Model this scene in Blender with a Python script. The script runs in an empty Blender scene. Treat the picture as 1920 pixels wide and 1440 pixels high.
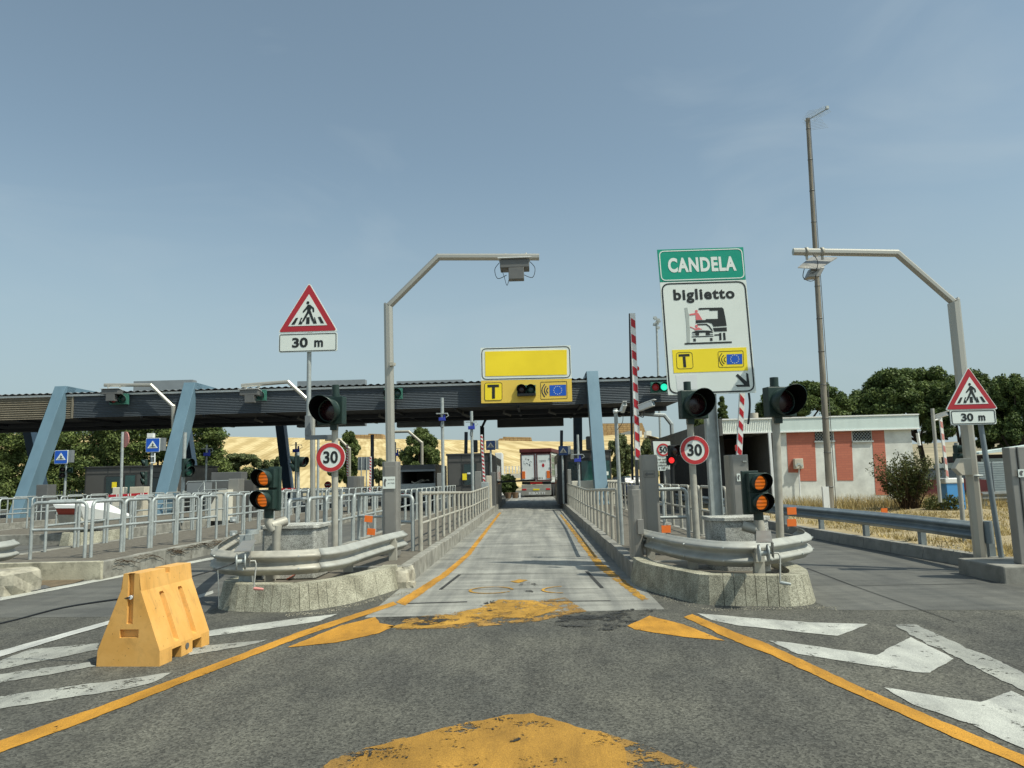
import bpy, math, random
import numpy as np
from mathutils import Vector, Matrix, Euler

# ------------------------------------------------------------------ camera, sky, sun, exposure
S = bpy.context.scene
COL = S.collection
FPX, CAMZ, ROLL = 1380.0, 1.5, 0.0245
PITCH, YAW = math.radians(7.35), math.radians(1.593)
cam_d = bpy.data.cameras.new("camera"); cam = bpy.data.objects.new("camera", cam_d); COL.objects.link(cam)
cam_d.sensor_width = 36; cam_d.lens = FPX / 1920 * 36; cam_d.clip_end = 4000; cam_d.clip_start = 0.05
R = (Matrix.Rotation(YAW, 3, 'Z') @ Matrix.Rotation(math.pi / 2 + PITCH, 3, 'X') @ Matrix.Rotation(-ROLL, 3, 'Z'))
cam.matrix_world = Matrix.Translation((0, 0, CAMZ)) @ R.to_4x4()
S.camera = cam
SUN = Vector((.587, -.33, 1.0)).normalized()
W = bpy.data.worlds.new("World"); S.world = W; W.use_nodes = True
nt = W.node_tree; bg = nt.nodes["Background"]
sky = nt.nodes.new("ShaderNodeTexSky"); sky.sky_type = 'NISHITA'; sky.sun_disc = False
sky.sun_elevation = math.asin(SUN.z); sky.sun_rotation = math.atan2(SUN.x, SUN.y)
sky.air_density = 1.0; sky.dust_density = 2.6; sky.ozone_density = 1.2; sky.altitude = 200
hsv = nt.nodes.new("ShaderNodeHueSaturation"); hsv.inputs["Saturation"].default_value = .64
nt.links.new(sky.outputs[0], hsv.inputs["Color"])
# thin high cloud veil
tc = nt.nodes.new("ShaderNodeTexCoord"); mp = nt.nodes.new("ShaderNodeMapping")
mp.inputs["Scale"].default_value = (2.2, 2.2, 6.0)
nz = nt.nodes.new("ShaderNodeTexNoise"); nz.inputs["Scale"].default_value = 1.3; nz.inputs["Detail"].default_value = 6; nz.inputs["Distortion"].default_value = .6
rp = nt.nodes.new("ShaderNodeValToRGB"); rp.color_ramp.elements[0].position = .50; rp.color_ramp.elements[1].position = .85
rp.color_ramp.elements[1].color = (.42, .42, .42, 1)
mx = nt.nodes.new("ShaderNodeMixRGB"); mx.inputs[2].default_value = (3.5, 4.2, 4.6, 1)
nt.links.new(tc.outputs["Generated"], mp.inputs[0]); nt.links.new(mp.outputs[0], nz.inputs["Vector"])
nt.links.new(nz.outputs[0], rp.inputs[0]); nt.links.new(rp.outputs[0], mx.inputs[0])
tint = nt.nodes.new("ShaderNodeMixRGB"); tint.blend_type = "MULTIPLY"; tint.inputs[0].default_value = 1; tint.inputs[2].default_value = (.825, 1.0, .995, 1)
nt.links.new(hsv.outputs[0], tint.inputs[1])
sx = nt.nodes.new("ShaderNodeSeparateXYZ"); nt.links.new(tc.outputs["Generated"], sx.inputs[0])
hz = nt.nodes.new("ShaderNodeValToRGB"); hz.color_ramp.elements[0].position = 0; hz.color_ramp.elements[0].color = (.8, .8, .8, 1); hz.color_ramp.elements[1].position = .42; hz.color_ramp.elements[1].color = (0, 0, 0, 1); hz.color_ramp.interpolation = 'EASE'
nt.links.new(sx.outputs["Z"], hz.inputs[0]); hm = nt.nodes.new("ShaderNodeMixRGB"); hm.inputs[2].default_value = (3.0, 3.72, 3.9, 1)
nt.links.new(hz.outputs[0], hm.inputs[0]); nt.links.new(tint.outputs[0], hm.inputs[1]); nt.links.new(hm.outputs[0], mx.inputs[1]); nt.links.new(mx.outputs[0], bg.inputs[0])
bg.inputs[1].default_value = .138
sl = bpy.data.lights.new("sun", 'SUN'); sl.energy = 4.4; sl.angle = math.radians(.53); sl.color = (1, .975, .83)
so = bpy.data.objects.new("sun", sl); COL.objects.link(so)
so.rotation_euler = (-SUN).to_track_quat('-Z', 'Y').to_euler()
S.view_settings.view_transform = 'Standard'; S.view_settings.look = 'None'
S.view_settings.exposure = 0; S.view_settings.gamma = 1
S.render.engine = 'CYCLES'; S.cycles.max_bounces = 6; S.cycles.use_denoising = True

# ------------------------------------------------------------------ measuring helpers (photo pixel -> point of the place)
C0 = Vector((0, 0, CAMZ))
def ray(px, py): return R @ Vector(((px - 960) / FPX, (720 - py) / FPX, -1))
def P(px, py, Y):
    d = ray(px, py); return C0 + d * (Y / d.y)
def G(px, py, z=0.0):
    d = ray(px, py); return C0 + d * ((z - CAMZ) / d.z)
def PX(px, py, X):
    d = ray(px, py); return C0 + d * (X / d.x)
def zo(ox, oy, s):            # coordinates read from an enlarged crop
    return lambda x, y: (ox + x / s, oy + y / s)
RNG = random.Random(7)

# ------------------------------------------------------------------ materials
MATS = {}
def N(m, t, **kw):
    n = m.node_tree.nodes.new("ShaderNode" + t)
    for k, v in kw.items(): setattr(n, k, v)
    return n
def L(m, a, b): m.node_tree.links.new(a, b)
def pos(m, scale=(1, 1, 1)):
    g = N(m, "NewGeometry"); mp_ = N(m, "Mapping"); mp_.inputs["Scale"].default_value = scale
    L(m, g.outputs["Position"], mp_.inputs[0]); return mp_.outputs[0]
def noise(m, vec, scale, detail=4, rough=.55, dist=0):
    n = N(m, "TexNoise"); n.inputs["Scale"].default_value = scale; n.inputs["Detail"].default_value = detail
    n.inputs["Roughness"].default_value = rough; n.inputs["Distortion"].default_value = dist
    L(m, vec, n.inputs["Vector"]); return n.outputs[0]
def ramp(m, fac, a, b, ca=(0, 0, 0), cb=(1, 1, 1)):
    r = N(m, "ValToRGB"); e = r.color_ramp.elements
    e[0].position = a; e[1].position = b; e[0].color = (*ca, 1); e[1].color = (*cb, 1)
    L(m, fac, r.inputs[0]); return r.outputs[0]
def mix(m, fac, a, b, mode='MIX'):
    n = N(m, "MixRGB", blend_type=mode)
    for i, v in ((0, fac), (1, a), (2, b)):
        if isinstance(v, (int, float)): n.inputs[i].default_value = v
        elif isinstance(v, tuple): n.inputs[i].default_value = (*v, 1)
        else: L(m, v, n.inputs[i])
    return n.outputs[0]
def bump(m, h, strength=.3, dist=.01):
    b = N(m, "Bump"); b.inputs["Strength"].default_value = strength; b.inputs["Distance"].default_value = dist
    L(m, h, b.inputs["Height"]); L(m, b.outputs[0], bsdf(m).inputs["Normal"])
def bsdf(m): return m.node_tree.nodes["Principled BSDF"]
def new(name, rough=.6, metal=0.0, spec=.4):
    m = bpy.data.materials.new(name); m.use_nodes = True; b = bsdf(m)
    b.inputs["Roughness"].default_value = rough; b.inputs["Metallic"].default_value = metal
    b.inputs["Specular IOR Level"].default_value = spec
    MATS[name] = m; return m
def mat(name, col, rough=.6, metal=0.0, var=.12, scale=2.0, bmp=0.0, bscale=60, dirt=0.0, dcol=(.10, .085, .06), dscale=1.3, spec=.4, stretch=(1, 1, 1)):
    m = new(name, rough, metal, spec); v = pos(m, stretch)
    n1 = noise(m, v, scale, 5)
    lo = tuple(c * (1 - var) for c in col); hi = tuple(min(1, c * (1 + var)) for c in col)
    c = ramp(m, n1, .3, .7, lo, hi)
    if dirt:
        n2 = noise(m, v, dscale * 3, 8, .7)
        c = mix(m, mix(m, dirt, (0, 0, 0), ramp(m, n2, .48, .72)), c, dcol)
    L(m, c, bsdf(m).inputs["Base Color"])
    if bmp: bump(m, noise(m, v, bscale, 3), bmp, .006)
    if metal < .5:
        r = ramp(m, noise(m, v, scale * 4, 4), .3, .7, (max(0, rough - .1),) * 3, (min(1, rough + .12),) * 3)
        L(m, r, bsdf(m).inputs["Roughness"])
    return m

def asphalt_mat(name, base, fine=1.0, warm=1.0):
    m = new(name, .85, 0, .35); v = pos(m)
    vo = N(m, "TexVoronoi"); vo.inputs["Scale"].default_value = 52 * fine; L(m, v, vo.inputs["Vector"])
    rnd = ramp(m, vo.outputs["Color"], .1, .95, tuple(base * .2 * k for k in (1.06, 1.03, .9)), tuple(base * 3.1 * k for k in (1.06, 1.03, .9)))
    n = noise(m, v, 100 * fine, 4, .75)
    grit = ramp(m, n, .40, .62, (base * .25,) * 3, (base * 2.5, base * 2.42, base * 2.1))
    c = mix(m, .45, rnd, grit)
    fleck = ramp(m, noise(m, v, 34 * fine, 5, .8), .585, .65); c = mix(m, mix(m, .5, (0, 0, 0), fleck), c, (base * 3.6, base * 3.6, base * 3.3))
    pit = ramp(m, noise(m, pos(m, (1, 1.02, 1)), 40 * fine, 5, .8), .36, .43, (1, 1, 1), (0, 0, 0)); c = mix(m, mix(m, .7, (0, 0, 0), pit), c, (base * .12,) * 3)
    big = ramp(m, noise(m, v, .55, 5, .6), .3, .72, (.66, .67, .69), (1.26, 1.24, 1.16 * warm))
    c = mix(m, 1.0, c, big, 'MULTIPLY')
    mid = ramp(m, noise(m, pos(m, (2.2, .6, 1)), 1.6, 6, .65, .4), .32, .62, (.72, .72, .72), (1.06, 1.06, 1.04))
    c = mix(m, 1.0, c, mid, 'MULTIPLY')
    blotch = ramp(m, noise(m, v, 7, 3, .5), .66, .75)
    c = mix(m, mix(m, .35, (0, 0, 0), blotch), c, (base * .35,) * 3)
    L(m, c, bsdf(m).inputs["Base Color"])
    bump(m, mix(m, .5, n, vo.outputs["Distance"]), .7, .006)
    return m
asphalt_mat("asphalt", .065, 1.25)

def slab_mat(name, base, streak=.5):
    m = new(name, .7, 0, .35); v = pos(m)
    c = ramp(m, noise(m, v, 1.1, 6, .6), .28, .72, tuple(base * .72 * k for k in (1, 1, .97)), tuple(base * 1.2 * k for k in (1, .99, .94)))
    st = ramp(m, noise(m, pos(m, (3.2, .16, 1)), 1.0, 5, .6, .3), .32, .66, (1 - streak * .55,) * 3, (1.12, 1.1, 1.06))
    c = mix(m, 1.0, c, st, 'MULTIPLY')
    gr = ramp(m, noise(m, v, 120, 3, .7), .35, .68, (.72, .72, .72), (1.2, 1.2, 1.18))
    c = mix(m, 1.0, c, gr, 'MULTIPLY')
    tv = ramp(m, noise(m, pos(m, (.5, 3.4, 1)), 1.3, 6, .65, .3), .34, .64, (.80, .80, .78), (1.1, 1.1, 1.07)); c = mix(m, 1.0, c, tv, 'MULTIPLY')
    gv = ramp(m, noise(m, pos(m, (.25, 14, 1)), 1.0, 3, .6), .36, .60, (.92, .92, .91), (1.04, 1.04, 1.03)); c = mix(m, 1.0, c, gv, 'MULTIPLY')
    sp = ramp(m, noise(m, v, 2.4, 8, .75), .56, .68)
    c = mix(m, mix(m, .55, (0, 0, 0), sp), c, (base * .42, base * .4, base * .36))
    L(m, c, bsdf(m).inputs["Base Color"]); bump(m, noise(m, v, 140, 3), .25, .004)
    return m
slab_mat("slab", .315, .7); slab_mat("slab_dark", .125, .4); slab_mat("slab_far", .12, .3)

def paint_mat(name, col, wear=.5, under=(.11, .11, .105), scale=5.5):
    m = new(name, .7, 0, .35); v = pos(m)
    n = noise(m, v, scale, 9, .72); n2 = noise(m, v, 150, 2, .6)
    k = N(m, "Math", operation='ADD'); k.inputs[1].default_value = 0; L(m, n, k.inputs[0])
    k2 = N(m, "Math", operation='MULTIPLY_ADD'); L(m, noise(m, v, 38, 5, .75), k2.inputs[0]); k2.inputs[1].default_value = .5; L(m, k.outputs[0], k2.inputs[2])
    f = ramp(m, k2.outputs[0], .955 - wear * .2, .995 - wear * .2)
    tone = ramp(m, noise(m, v, 1.7, 6, .6), .3, .7, tuple(c * .74 for c in col), tuple(min(1, c * 1.12) for c in col))
    gr = ramp(m, n2, .34, .66, (.66, .66, .68), (1.18, 1.18, 1.16)); gr = mix(m, 1.0, gr, ramp(m, noise(m, pos(m, (1.6, .35, 1)), 2.2, 7, .7, .5), .3, .62, (.62, .62, .64), (1.05, 1.05, 1.04)), 'MULTIPLY')
    tone = mix(m, 1.0, tone, gr, 'MULTIPLY')
    L(m, tone, bsdf(m).inputs["Base Color"]); bump(m, n2, .3, .004)
    tr = N(m, "BsdfTransparent"); ms = N(m, "MixShader"); L(m, f, ms.inputs[0]); L(m, bsdf(m).outputs[0], ms.inputs[1]); L(m, tr.outputs[0], ms.inputs[2])   # worn through to the road
    L(m, ms.outputs[0], m.node_tree.nodes["Material Output"].inputs[0])
    return m
paint_mat("yellow_paint", (.56, .27, .03), .38)
paint_mat("yellow_worn", (.50, .27, .04), .82, scale=3.2)
paint_mat("yellow_patch", (.42, .22, .035), .62, scale=2.6)
paint_mat("white_paint", (.52, .52, .47), .5)
paint_mat("white_worn", (.38, .38, .34), .66)
paint_mat("white_fresh", (.62, .62, .58), .12)

mat("seal", (.035, .035, .033), .8, var=.3, scale=8)
paint_mat("tar_patch", (.040, .040, .037), 1.35, scale=3)
paint_mat("rubber_mark", (.035, .033, .026), 1.55, scale=6)
paint_mat("yellow_ragged", (.36, .20, .045), 1.12, scale=4)
paint_mat("drip_stain", (.17, .165, .14), 1.25, scale=1.6)
mat("oil", (.03, .027, .02), .5, var=.4, scale=6)
def granite(name, a, b, sc=150, joints=0):
    m = new(name, .8, 0, .3); v = pos(m)
    vo = N(m, "TexVoronoi"); vo.inputs["Scale"].default_value = sc; L(m, v, vo.inputs["Vector"])
    c = ramp(m, vo.outputs["Color"], .15, .75, a, b)
    big = ramp(m, noise(m, v, 2.2, 8, .7, .5), .32, .62, (.50, .49, .45), (1.12, 1.12, 1.08))
    c = mix(m, 1.0, c, big, 'MULTIPLY')
    L(m, c, bsdf(m).inputs["Base Color"]); bump(m, vo.outputs["Distance"], .5, .004); return m
granite("island_stone", (.18, .17, .135), (.50, .48, .385), 130)
granite("granite", (.22, .22, .21), (.60, .60, .57), 130)
mat("kerb", (.27, .26, .225), .85, var=.3, scale=3.5, bmp=.5, bscale=40, dirt=.75, dcol=(.075, .065, .05))
mat("kerb_right", (.25, .24, .21), .85, var=.22, scale=3.0, bmp=.4, bscale=40, dirt=.5, dcol=(.08, .075, .06))
mat("broken", (.40, .37, .29), .9, var=.35, scale=5, bmp=.9, bscale=30, dirt=.7, dcol=(.06, .05, .04))
mat("island_top", (.135, .12, .095), .9, var=.38, scale=7, bmp=.6, bscale=70, dirt=.5, dcol=(.05, .04, .03), stretch=(1, 3, 1))
mat("galv", (.40, .43, .42), .5, .35, var=.14, scale=9, bmp=.08, dirt=.22, dcol=(.22, .20, .16))
mat("galv_warm", (.42, .40, .34), .55, .2, var=.16, scale=7, bmp=.06, dirt=.3, dcol=(.20, .17, .12))
mat("rail_metal", (.36, .365, .335), .6, .08, var=.15, scale=4, bmp=.05, dirt=.5, dcol=(.24, .22, .18))
mat("rail_dark", (.22, .26, .28), .5, .3, var=.15, scale=4, dirt=.2)
mat("steel", (.46, .44, .385), .42, .6, var=.06, scale=1.2, dirt=0, dcol=(.28, .25, .20), stretch=(1, 1, .4))
mat("cabinet", (.30, .29, .265), .42, .45, var=.08, scale=2, dirt=.12, dcol=(.22, .2, .18))
mat("cabinet_dark", (.15, .15, .145), .5, .3, var=.1, scale=2)
mat("grey_pole", (.36, .36, .33), .55, .1, var=.1, scale=5, dirt=.15)
mat("sig_green", (.018, .038, .032), .42, 0, var=.12, scale=5)
mat("sig_green_lit", (.05, .17, .13), .45, 0, var=.12, scale=5)
mat("sig_black", (.010, .012, .013), .5, 0, var=.2, scale=6)
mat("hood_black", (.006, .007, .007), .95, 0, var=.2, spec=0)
mat("lens_dark", (.028, .008, .010), .25, 0, var=.1, spec=.6)
mat("lens_green_off", (.015, .07, .05), .2, 0, var=.1, spec=.6)
def emit(name, col, k, stripes=False):
    m = new(name, .3, 0, .5); b = bsdf(m); b.inputs["Base Color"].default_value = (*[c * .5 for c in col], 1)
    if stripes:
        v = pos(m); w = N(m, "TexWave", bands_direction='Z'); w.inputs["Scale"].default_value = 7.5 ; w.inputs["Distortion"].default_value = 1.2; w.inputs["Detail"].default_value = 2; L(m, v, w.inputs["Vector"])
        c = ramp(m, w.outputs[0], .25, .75, tuple(x * .40 for x in col), col)
        L(m, c, b.inputs["Emission Color"])
    else: b.inputs["Emission Color"].default_value = (*col, 1)
    b.inputs["Emission Strength"].default_value = k; return m
emit("amber", (1.0, .23, .025), .55, True); emit("red_lit", (1, .03, .03), 1.1); emit("red_dim", (.5, .02, .03), .12); emit("green_lit", (.03, .9, .55), 1.0)
mat("white_sign", (.74, .79, .74), .45, var=.03, scale=1.5, dirt=.04, dcol=(.4, .4, .36), spec=.3)
mat("sign_black", (.018, .022, .022), .5, var=.1)
mat("sign_red", (.42, .028, .04), .4, var=.05)
mat("sign_red2", (.52, .04, .045), .4, var=.05)
mat("sign_green", (.005, .30, .20), .4, var=.05)
mat("sign_yellow", (.92, .72, .03), .4, var=.04, scale=1)
mat("board_yellow", (.80, .55, .09), .5, var=.05, scale=.8)
mat("board_yellow_bright", (.95, .70, .025), .5, var=.08, scale=.5)
mat("sign_blue", (.015, .10, .50), .4, var=.05)
mat("navy_and_shaded_blue", (.01, .03, .09), .4, var=.05)  # plain navy, and the painted-in shade of the dim crossing signs
mat("sign_pink", (.70, .17, .18), .5, var=.03)
mat("sign_grey", (.42, .46, .43), .5, var=.05)
mat("sign_back", (.24, .26, .27), .5, .3, var=.08)
mat("orange", (.80, .17, .025), .55, var=.06)
mat("pink_sign", (.62, .26, .23), .6, var=.1)
mat("blue_steel", (.125, .205, .26), .5, .05, var=.10, scale=1.2, dirt=.14, dcol=(.10, .17, .22), stretch=(1, 1, .3))
mat("navy_steel", (.05, .085, .13), .5, 0, var=.08)
mat("fascia_dark", (.085, .10, .115), .5, .2, var=.12, scale=1, stretch=(.3, 1, 3))
mat("fascia_cream", (.23, .20, .15), .6, 0, var=.12, scale=2)
mat("flashing", (.70, .70, .66), .5, .1, var=.08)
mat("roof_sheet", (.25, .26, .26), .6, .3, var=.15)
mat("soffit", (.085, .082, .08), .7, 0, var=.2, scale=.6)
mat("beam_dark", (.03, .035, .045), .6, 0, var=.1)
mat("booth", (.105, .10, .092), .45, .25, var=.08, scale=1)
mat("booth_trim", (.05, .05, .048), .5, .2, var=.08)
mat("glass", (.012, .03, .032), .08, 0, var=.2, spec=.8)
mat("glass_green", (.02, .07, .065), .08, 0, var=.3, spec=.8)
mat("plaster", (.66, .67, .62), .85, var=.16, scale=2.3, bmp=.2, bscale=15, dirt=.22, dcol=(.28, .28, .26))
mat("white_wall", (.66, .62, .52), .8, var=.08, scale=1.5, dirt=.2, dcol=(.4, .36, .28))
mat("white_metal", (.72, .74, .73), .5, 0, var=.06, scale=2, dirt=.1, dcol=(.4, .4, .38))
mat("pale_fascia", (.58, .67, .64), .55, 0, var=.05, scale=1, dirt=.08, dcol=(.40, .44, .42), stretch=(3, 1, .3))
mat("white_fascia", (.74, .77, .72), .55, 0, var=.07, scale=2, dirt=.25, dcol=(.42, .44, .40), stretch=(6, 1, .3))
mat("dark_panel", (.11, .11, .105), .6, .1, var=.1)
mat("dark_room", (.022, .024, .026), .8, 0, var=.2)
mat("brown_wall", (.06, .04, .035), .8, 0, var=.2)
mat("wood_pole", (.22, .20, .165), .8, 0, var=.32, scale=3, bmp=.4, bscale=20, stretch=(4, 4, .5))
mat("car_glass", (.02, .03, .035), .35, 0, var=.2)
mat("terracotta", (.17, .11, .065), .85, 0, var=.2)
mat("cable", (.025, .027, .03), .6, 0, var=.2)
mat("beige_box", (.55, .50, .40), .55, 0, var=.06, dirt=.15)
mat("blue_box", (.08, .30, .62), .45, 0, var=.06)
mat("blue_clamp", (.03, .05, .35), .5, 0, var=.06)
mat("red_paint", (.48, .02, .03), .4, 0, var=.06)
mat("white_plastic", (.78, .78, .75), .5, 0, var=.04)
mat("red_plastic", (.40, .07, .045), .55, 0, var=.12)
mat("truck_white", (.86, .89, .86), .4, 0, var=.04, dirt=.1, dcol=(.5, .5, .46))
mat("truck_maroon", (.11, .022, .022), .5, 0, var=.2)
mat("truck_silver", (.42, .41, .36), .45, .4, var=.12)
mat("truck_green", (.16, .22, .13), .6, 0, var=.3, scale=8)
mat("rubber", (.02, .02, .02), .8, 0, var=.2)
mat("lamp_red", (.6, .03, .03), .3, 0, var=.1)
mat("chrome", (.6, .6, .58), .2, .9, var=.08)
mat("cloth", (.42, .08, .035), .8, 0, var=.25, scale=10, bmp=.5, bscale=20)
mat("soil", (.14, .105, .065), .95, 0, var=.3, scale=6, bmp=.5)
mat("bale", (.40, .28, .14), .95, 0, var=.25, scale=.8, bmp=.3)
mat("house_white", (.7, .7, .66), .8, 0, var=.1)
mat("trunk", (.085, .065, .048), .95, 0, var=.3, scale=5, bmp=.6, bscale=25)
mat("curtain", (.34, .39, .38), .7, 0, var=.18, scale=3, stretch=(1, 1, 4))
mat("mesh_fence", (.28, .29, .28), .7, .2, var=.3, scale=30)
mat("puddle", (.05, .07, .12), .05, 0, var=.2, spec=.8)

def plastic_mat():
    m = new("barrier_plastic", .5, 0, .4); v = pos(m)
    c = ramp(m, noise(m, v, 3.0, 6, .6), .3, .7, (.66, .34, .08), (.76, .43, .13))
    c = mix(m, mix(m, .55, (0, 0, 0), ramp(m, noise(m, pos(m, (1, 1, .5)), 14, 9, .75), .60, .74)), c, (.46, .25, .08))
    smear = ramp(m, noise(m, pos(m, (1, 2.5, .8)), 4, 8, .72, .6), .53, .66); c = mix(m, mix(m, .28, (0, 0, 0), smear), c, (.22, .13, .05))
    sp = ramp(m, noise(m, v, 38, 2, .5), .70, .74); c = mix(m, mix(m, .6, (0, 0, 0), sp), c, (.16, .09, .03))
    L(m, c, bsdf(m).inputs["Base Color"]); bump(m, noise(m, v, 25, 3), .08, .01); return m
plastic_mat()
def brick_mat():
    m = new("brick", .85, 0, .3); g = N(m, "TexCoord"); mp_ = N(m, "Mapping"); mp_.inputs["Rotation"].default_value = (math.pi / 2, 0, 0)
    gg = N(m, "NewGeometry"); L(m, gg.outputs["Position"], mp_.inputs[0])
    b = N(m, "TexBrick"); b.inputs["Scale"].default_value = 1; b.inputs["Brick Width"].default_value = .26; b.inputs["Row Height"].default_value = .09
    b.inputs["Mortar Size"].default_value = .008; b.inputs["Color1"].default_value = (.50, .17, .11, 1); b.inputs["Color2"].default_value = (.46, .15, .10, 1); b.inputs["Mortar"].default_value = (.40, .14, .10, 1)
    L(m, mp_.outputs[0], b.inputs["Vector"]); L(m, b.outputs[0], bsdf(m).inputs["Base Color"]); return m
brick_mat()
def bale_mat():
    m = new("bales", .95, 0, .2); mp_ = N(m, "Mapping"); mp_.inputs["Rotation"].default_value = (math.pi / 2, 0, 0)
    gg = N(m, "NewGeometry"); L(m, gg.outputs["Position"], mp_.inputs[0])
    b = N(m, "TexBrick"); b.offset = .1; b.inputs["Scale"].default_value = 1; b.inputs["Brick Width"].default_value = 2.3; b.inputs["Row Height"].default_value = 1.15
    b.inputs["Mortar Size"].default_value = .09; b.inputs["Color1"].default_value = (.42, .29, .15, 1); b.inputs["Color2"].default_value = (.35, .235, .12, 1); b.inputs["Mortar"].default_value = (.14, .09, .05, 1)
    L(m, mp_.outputs[0], b.inputs["Vector"])
    c = mix(m, 1.0, b.outputs[0], ramp(m, noise(m, pos(m), .9, 4), .3, .7, (.8, .8, .8), (1.15, 1.15, 1.1)), 'MULTIPLY')
    L(m, c, bsdf(m).inputs["Base Color"]); return m
bale_mat()
def field_mat():
    m = new("wheat_field", .95, 0, .1); v = pos(m)
    mp_ = N(m, "Mapping"); mp_.inputs["Rotation"].default_value = (0, 0, math.radians(-13)); gg = N(m, "NewGeometry"); L(m, gg.outputs["Position"], mp_.inputs[0])
    w = N(m, "TexWave", bands_direction='X'); w.inputs["Scale"].default_value = .036; w.inputs["Distortion"].default_value = 16.0
    w.inputs["Detail"].default_value = 5; w.inputs["Detail Scale"].default_value = .25; w.inputs["Detail Roughness"].default_value = .6; L(m, mp_.outputs[0], w.inputs["Vector"])
    c = ramp(m, w.outputs[0], .15, .8, (.46, .345, .165), (.60, .475, .255))
    w2 = N(m, "TexWave", bands_direction='X'); w2.inputs["Scale"].default_value = .17; w2.inputs["Distortion"].default_value = 8.0; w2.inputs["Detail"].default_value = 3; w2.inputs["Detail Scale"].default_value = .15; L(m, mp_.outputs[0], w2.inputs["Vector"])
    c = mix(m, 1.0, c, ramp(m, w2.outputs[0], .15, .6, (.90, .88, .84), (1.04, 1.04, 1.04)), 'MULTIPLY')
    c = mix(m, 1.0, c, ramp(m, noise(m, v, .02, 5), .3, .7, (.84, .82, .78), (1.12, 1.12, 1.12)), 'MULTIPLY')
    L(m, c, bsdf(m).inputs["Base Color"]); return m
field_mat()
mat("rocky", (.30, .25, .16), .95, 0, var=.35, scale=.06, dirt=.7, dcol=(.10, .11, .06), dscale=.03)
mat("dry_ground", (.34, .27, .155), .95, 0, var=.25, scale=1.4, bmp=.8, bscale=25, dirt=.55, dcol=(.17, .14, .085), dscale=.7)
mat("far_ground", (.30, .25, .15), .95, 0, var=.25, scale=.2, dirt=.5, dcol=(.16, .14, .08), dscale=.08)
def leaf_mat(name, a, b, sc=.8):
    m = new(name, .6, 0, .25); v = pos(m)
    c = ramp(m, noise(m, v, sc, 5, .7), .34, .66, a, b)
    o = N(m, "ObjectInfo"); ge = N(m, "NewGeometry")
    c = mix(m, 1.0, c, ramp(m, ge.outputs["Random Per Island"], 0, 1, (.6, .62, .6), (1.35, 1.3, 1.15)), 'MULTIPLY')
    L(m, c, bsdf(m).inputs["Base Color"])
    b_ = bsdf(m); tr = N(m, "BsdfTranslucent"); L(m, c, tr.inputs[0]); ms = N(m, "MixShader"); ms.inputs[0].default_value = .22
    L(m, b_.outputs[0], ms.inputs[1]); L(m, tr.outputs[0], ms.inputs[2]); L(m, ms.outputs[0], m.node_tree.nodes["Material Output"].inputs[0]); return m
leaf_mat("pine_leaf", (.055, .092, .03), (.15, .195, .062), 1.4)
leaf_mat("cedar_leaf", (.065, .105, .035), (.215, .26, .085), 1.3)
leaf_mat("olive_leaf", (.09, .12, .055), (.19, .215, .10))
leaf_mat("broad_leaf", (.07, .11, .035), (.18, .22, .075), 1.4)
leaf_mat("bush_leaf", (.045, .06, .02), (.11, .12, .04), 2)
leaf_mat("dry_blade", (.30, .23, .11), (.52, .42, .21), 1.1)
leaf_mat("twig", (.06, .035, .02), (.14, .09, .055), 1.1)
M = MATS

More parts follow.
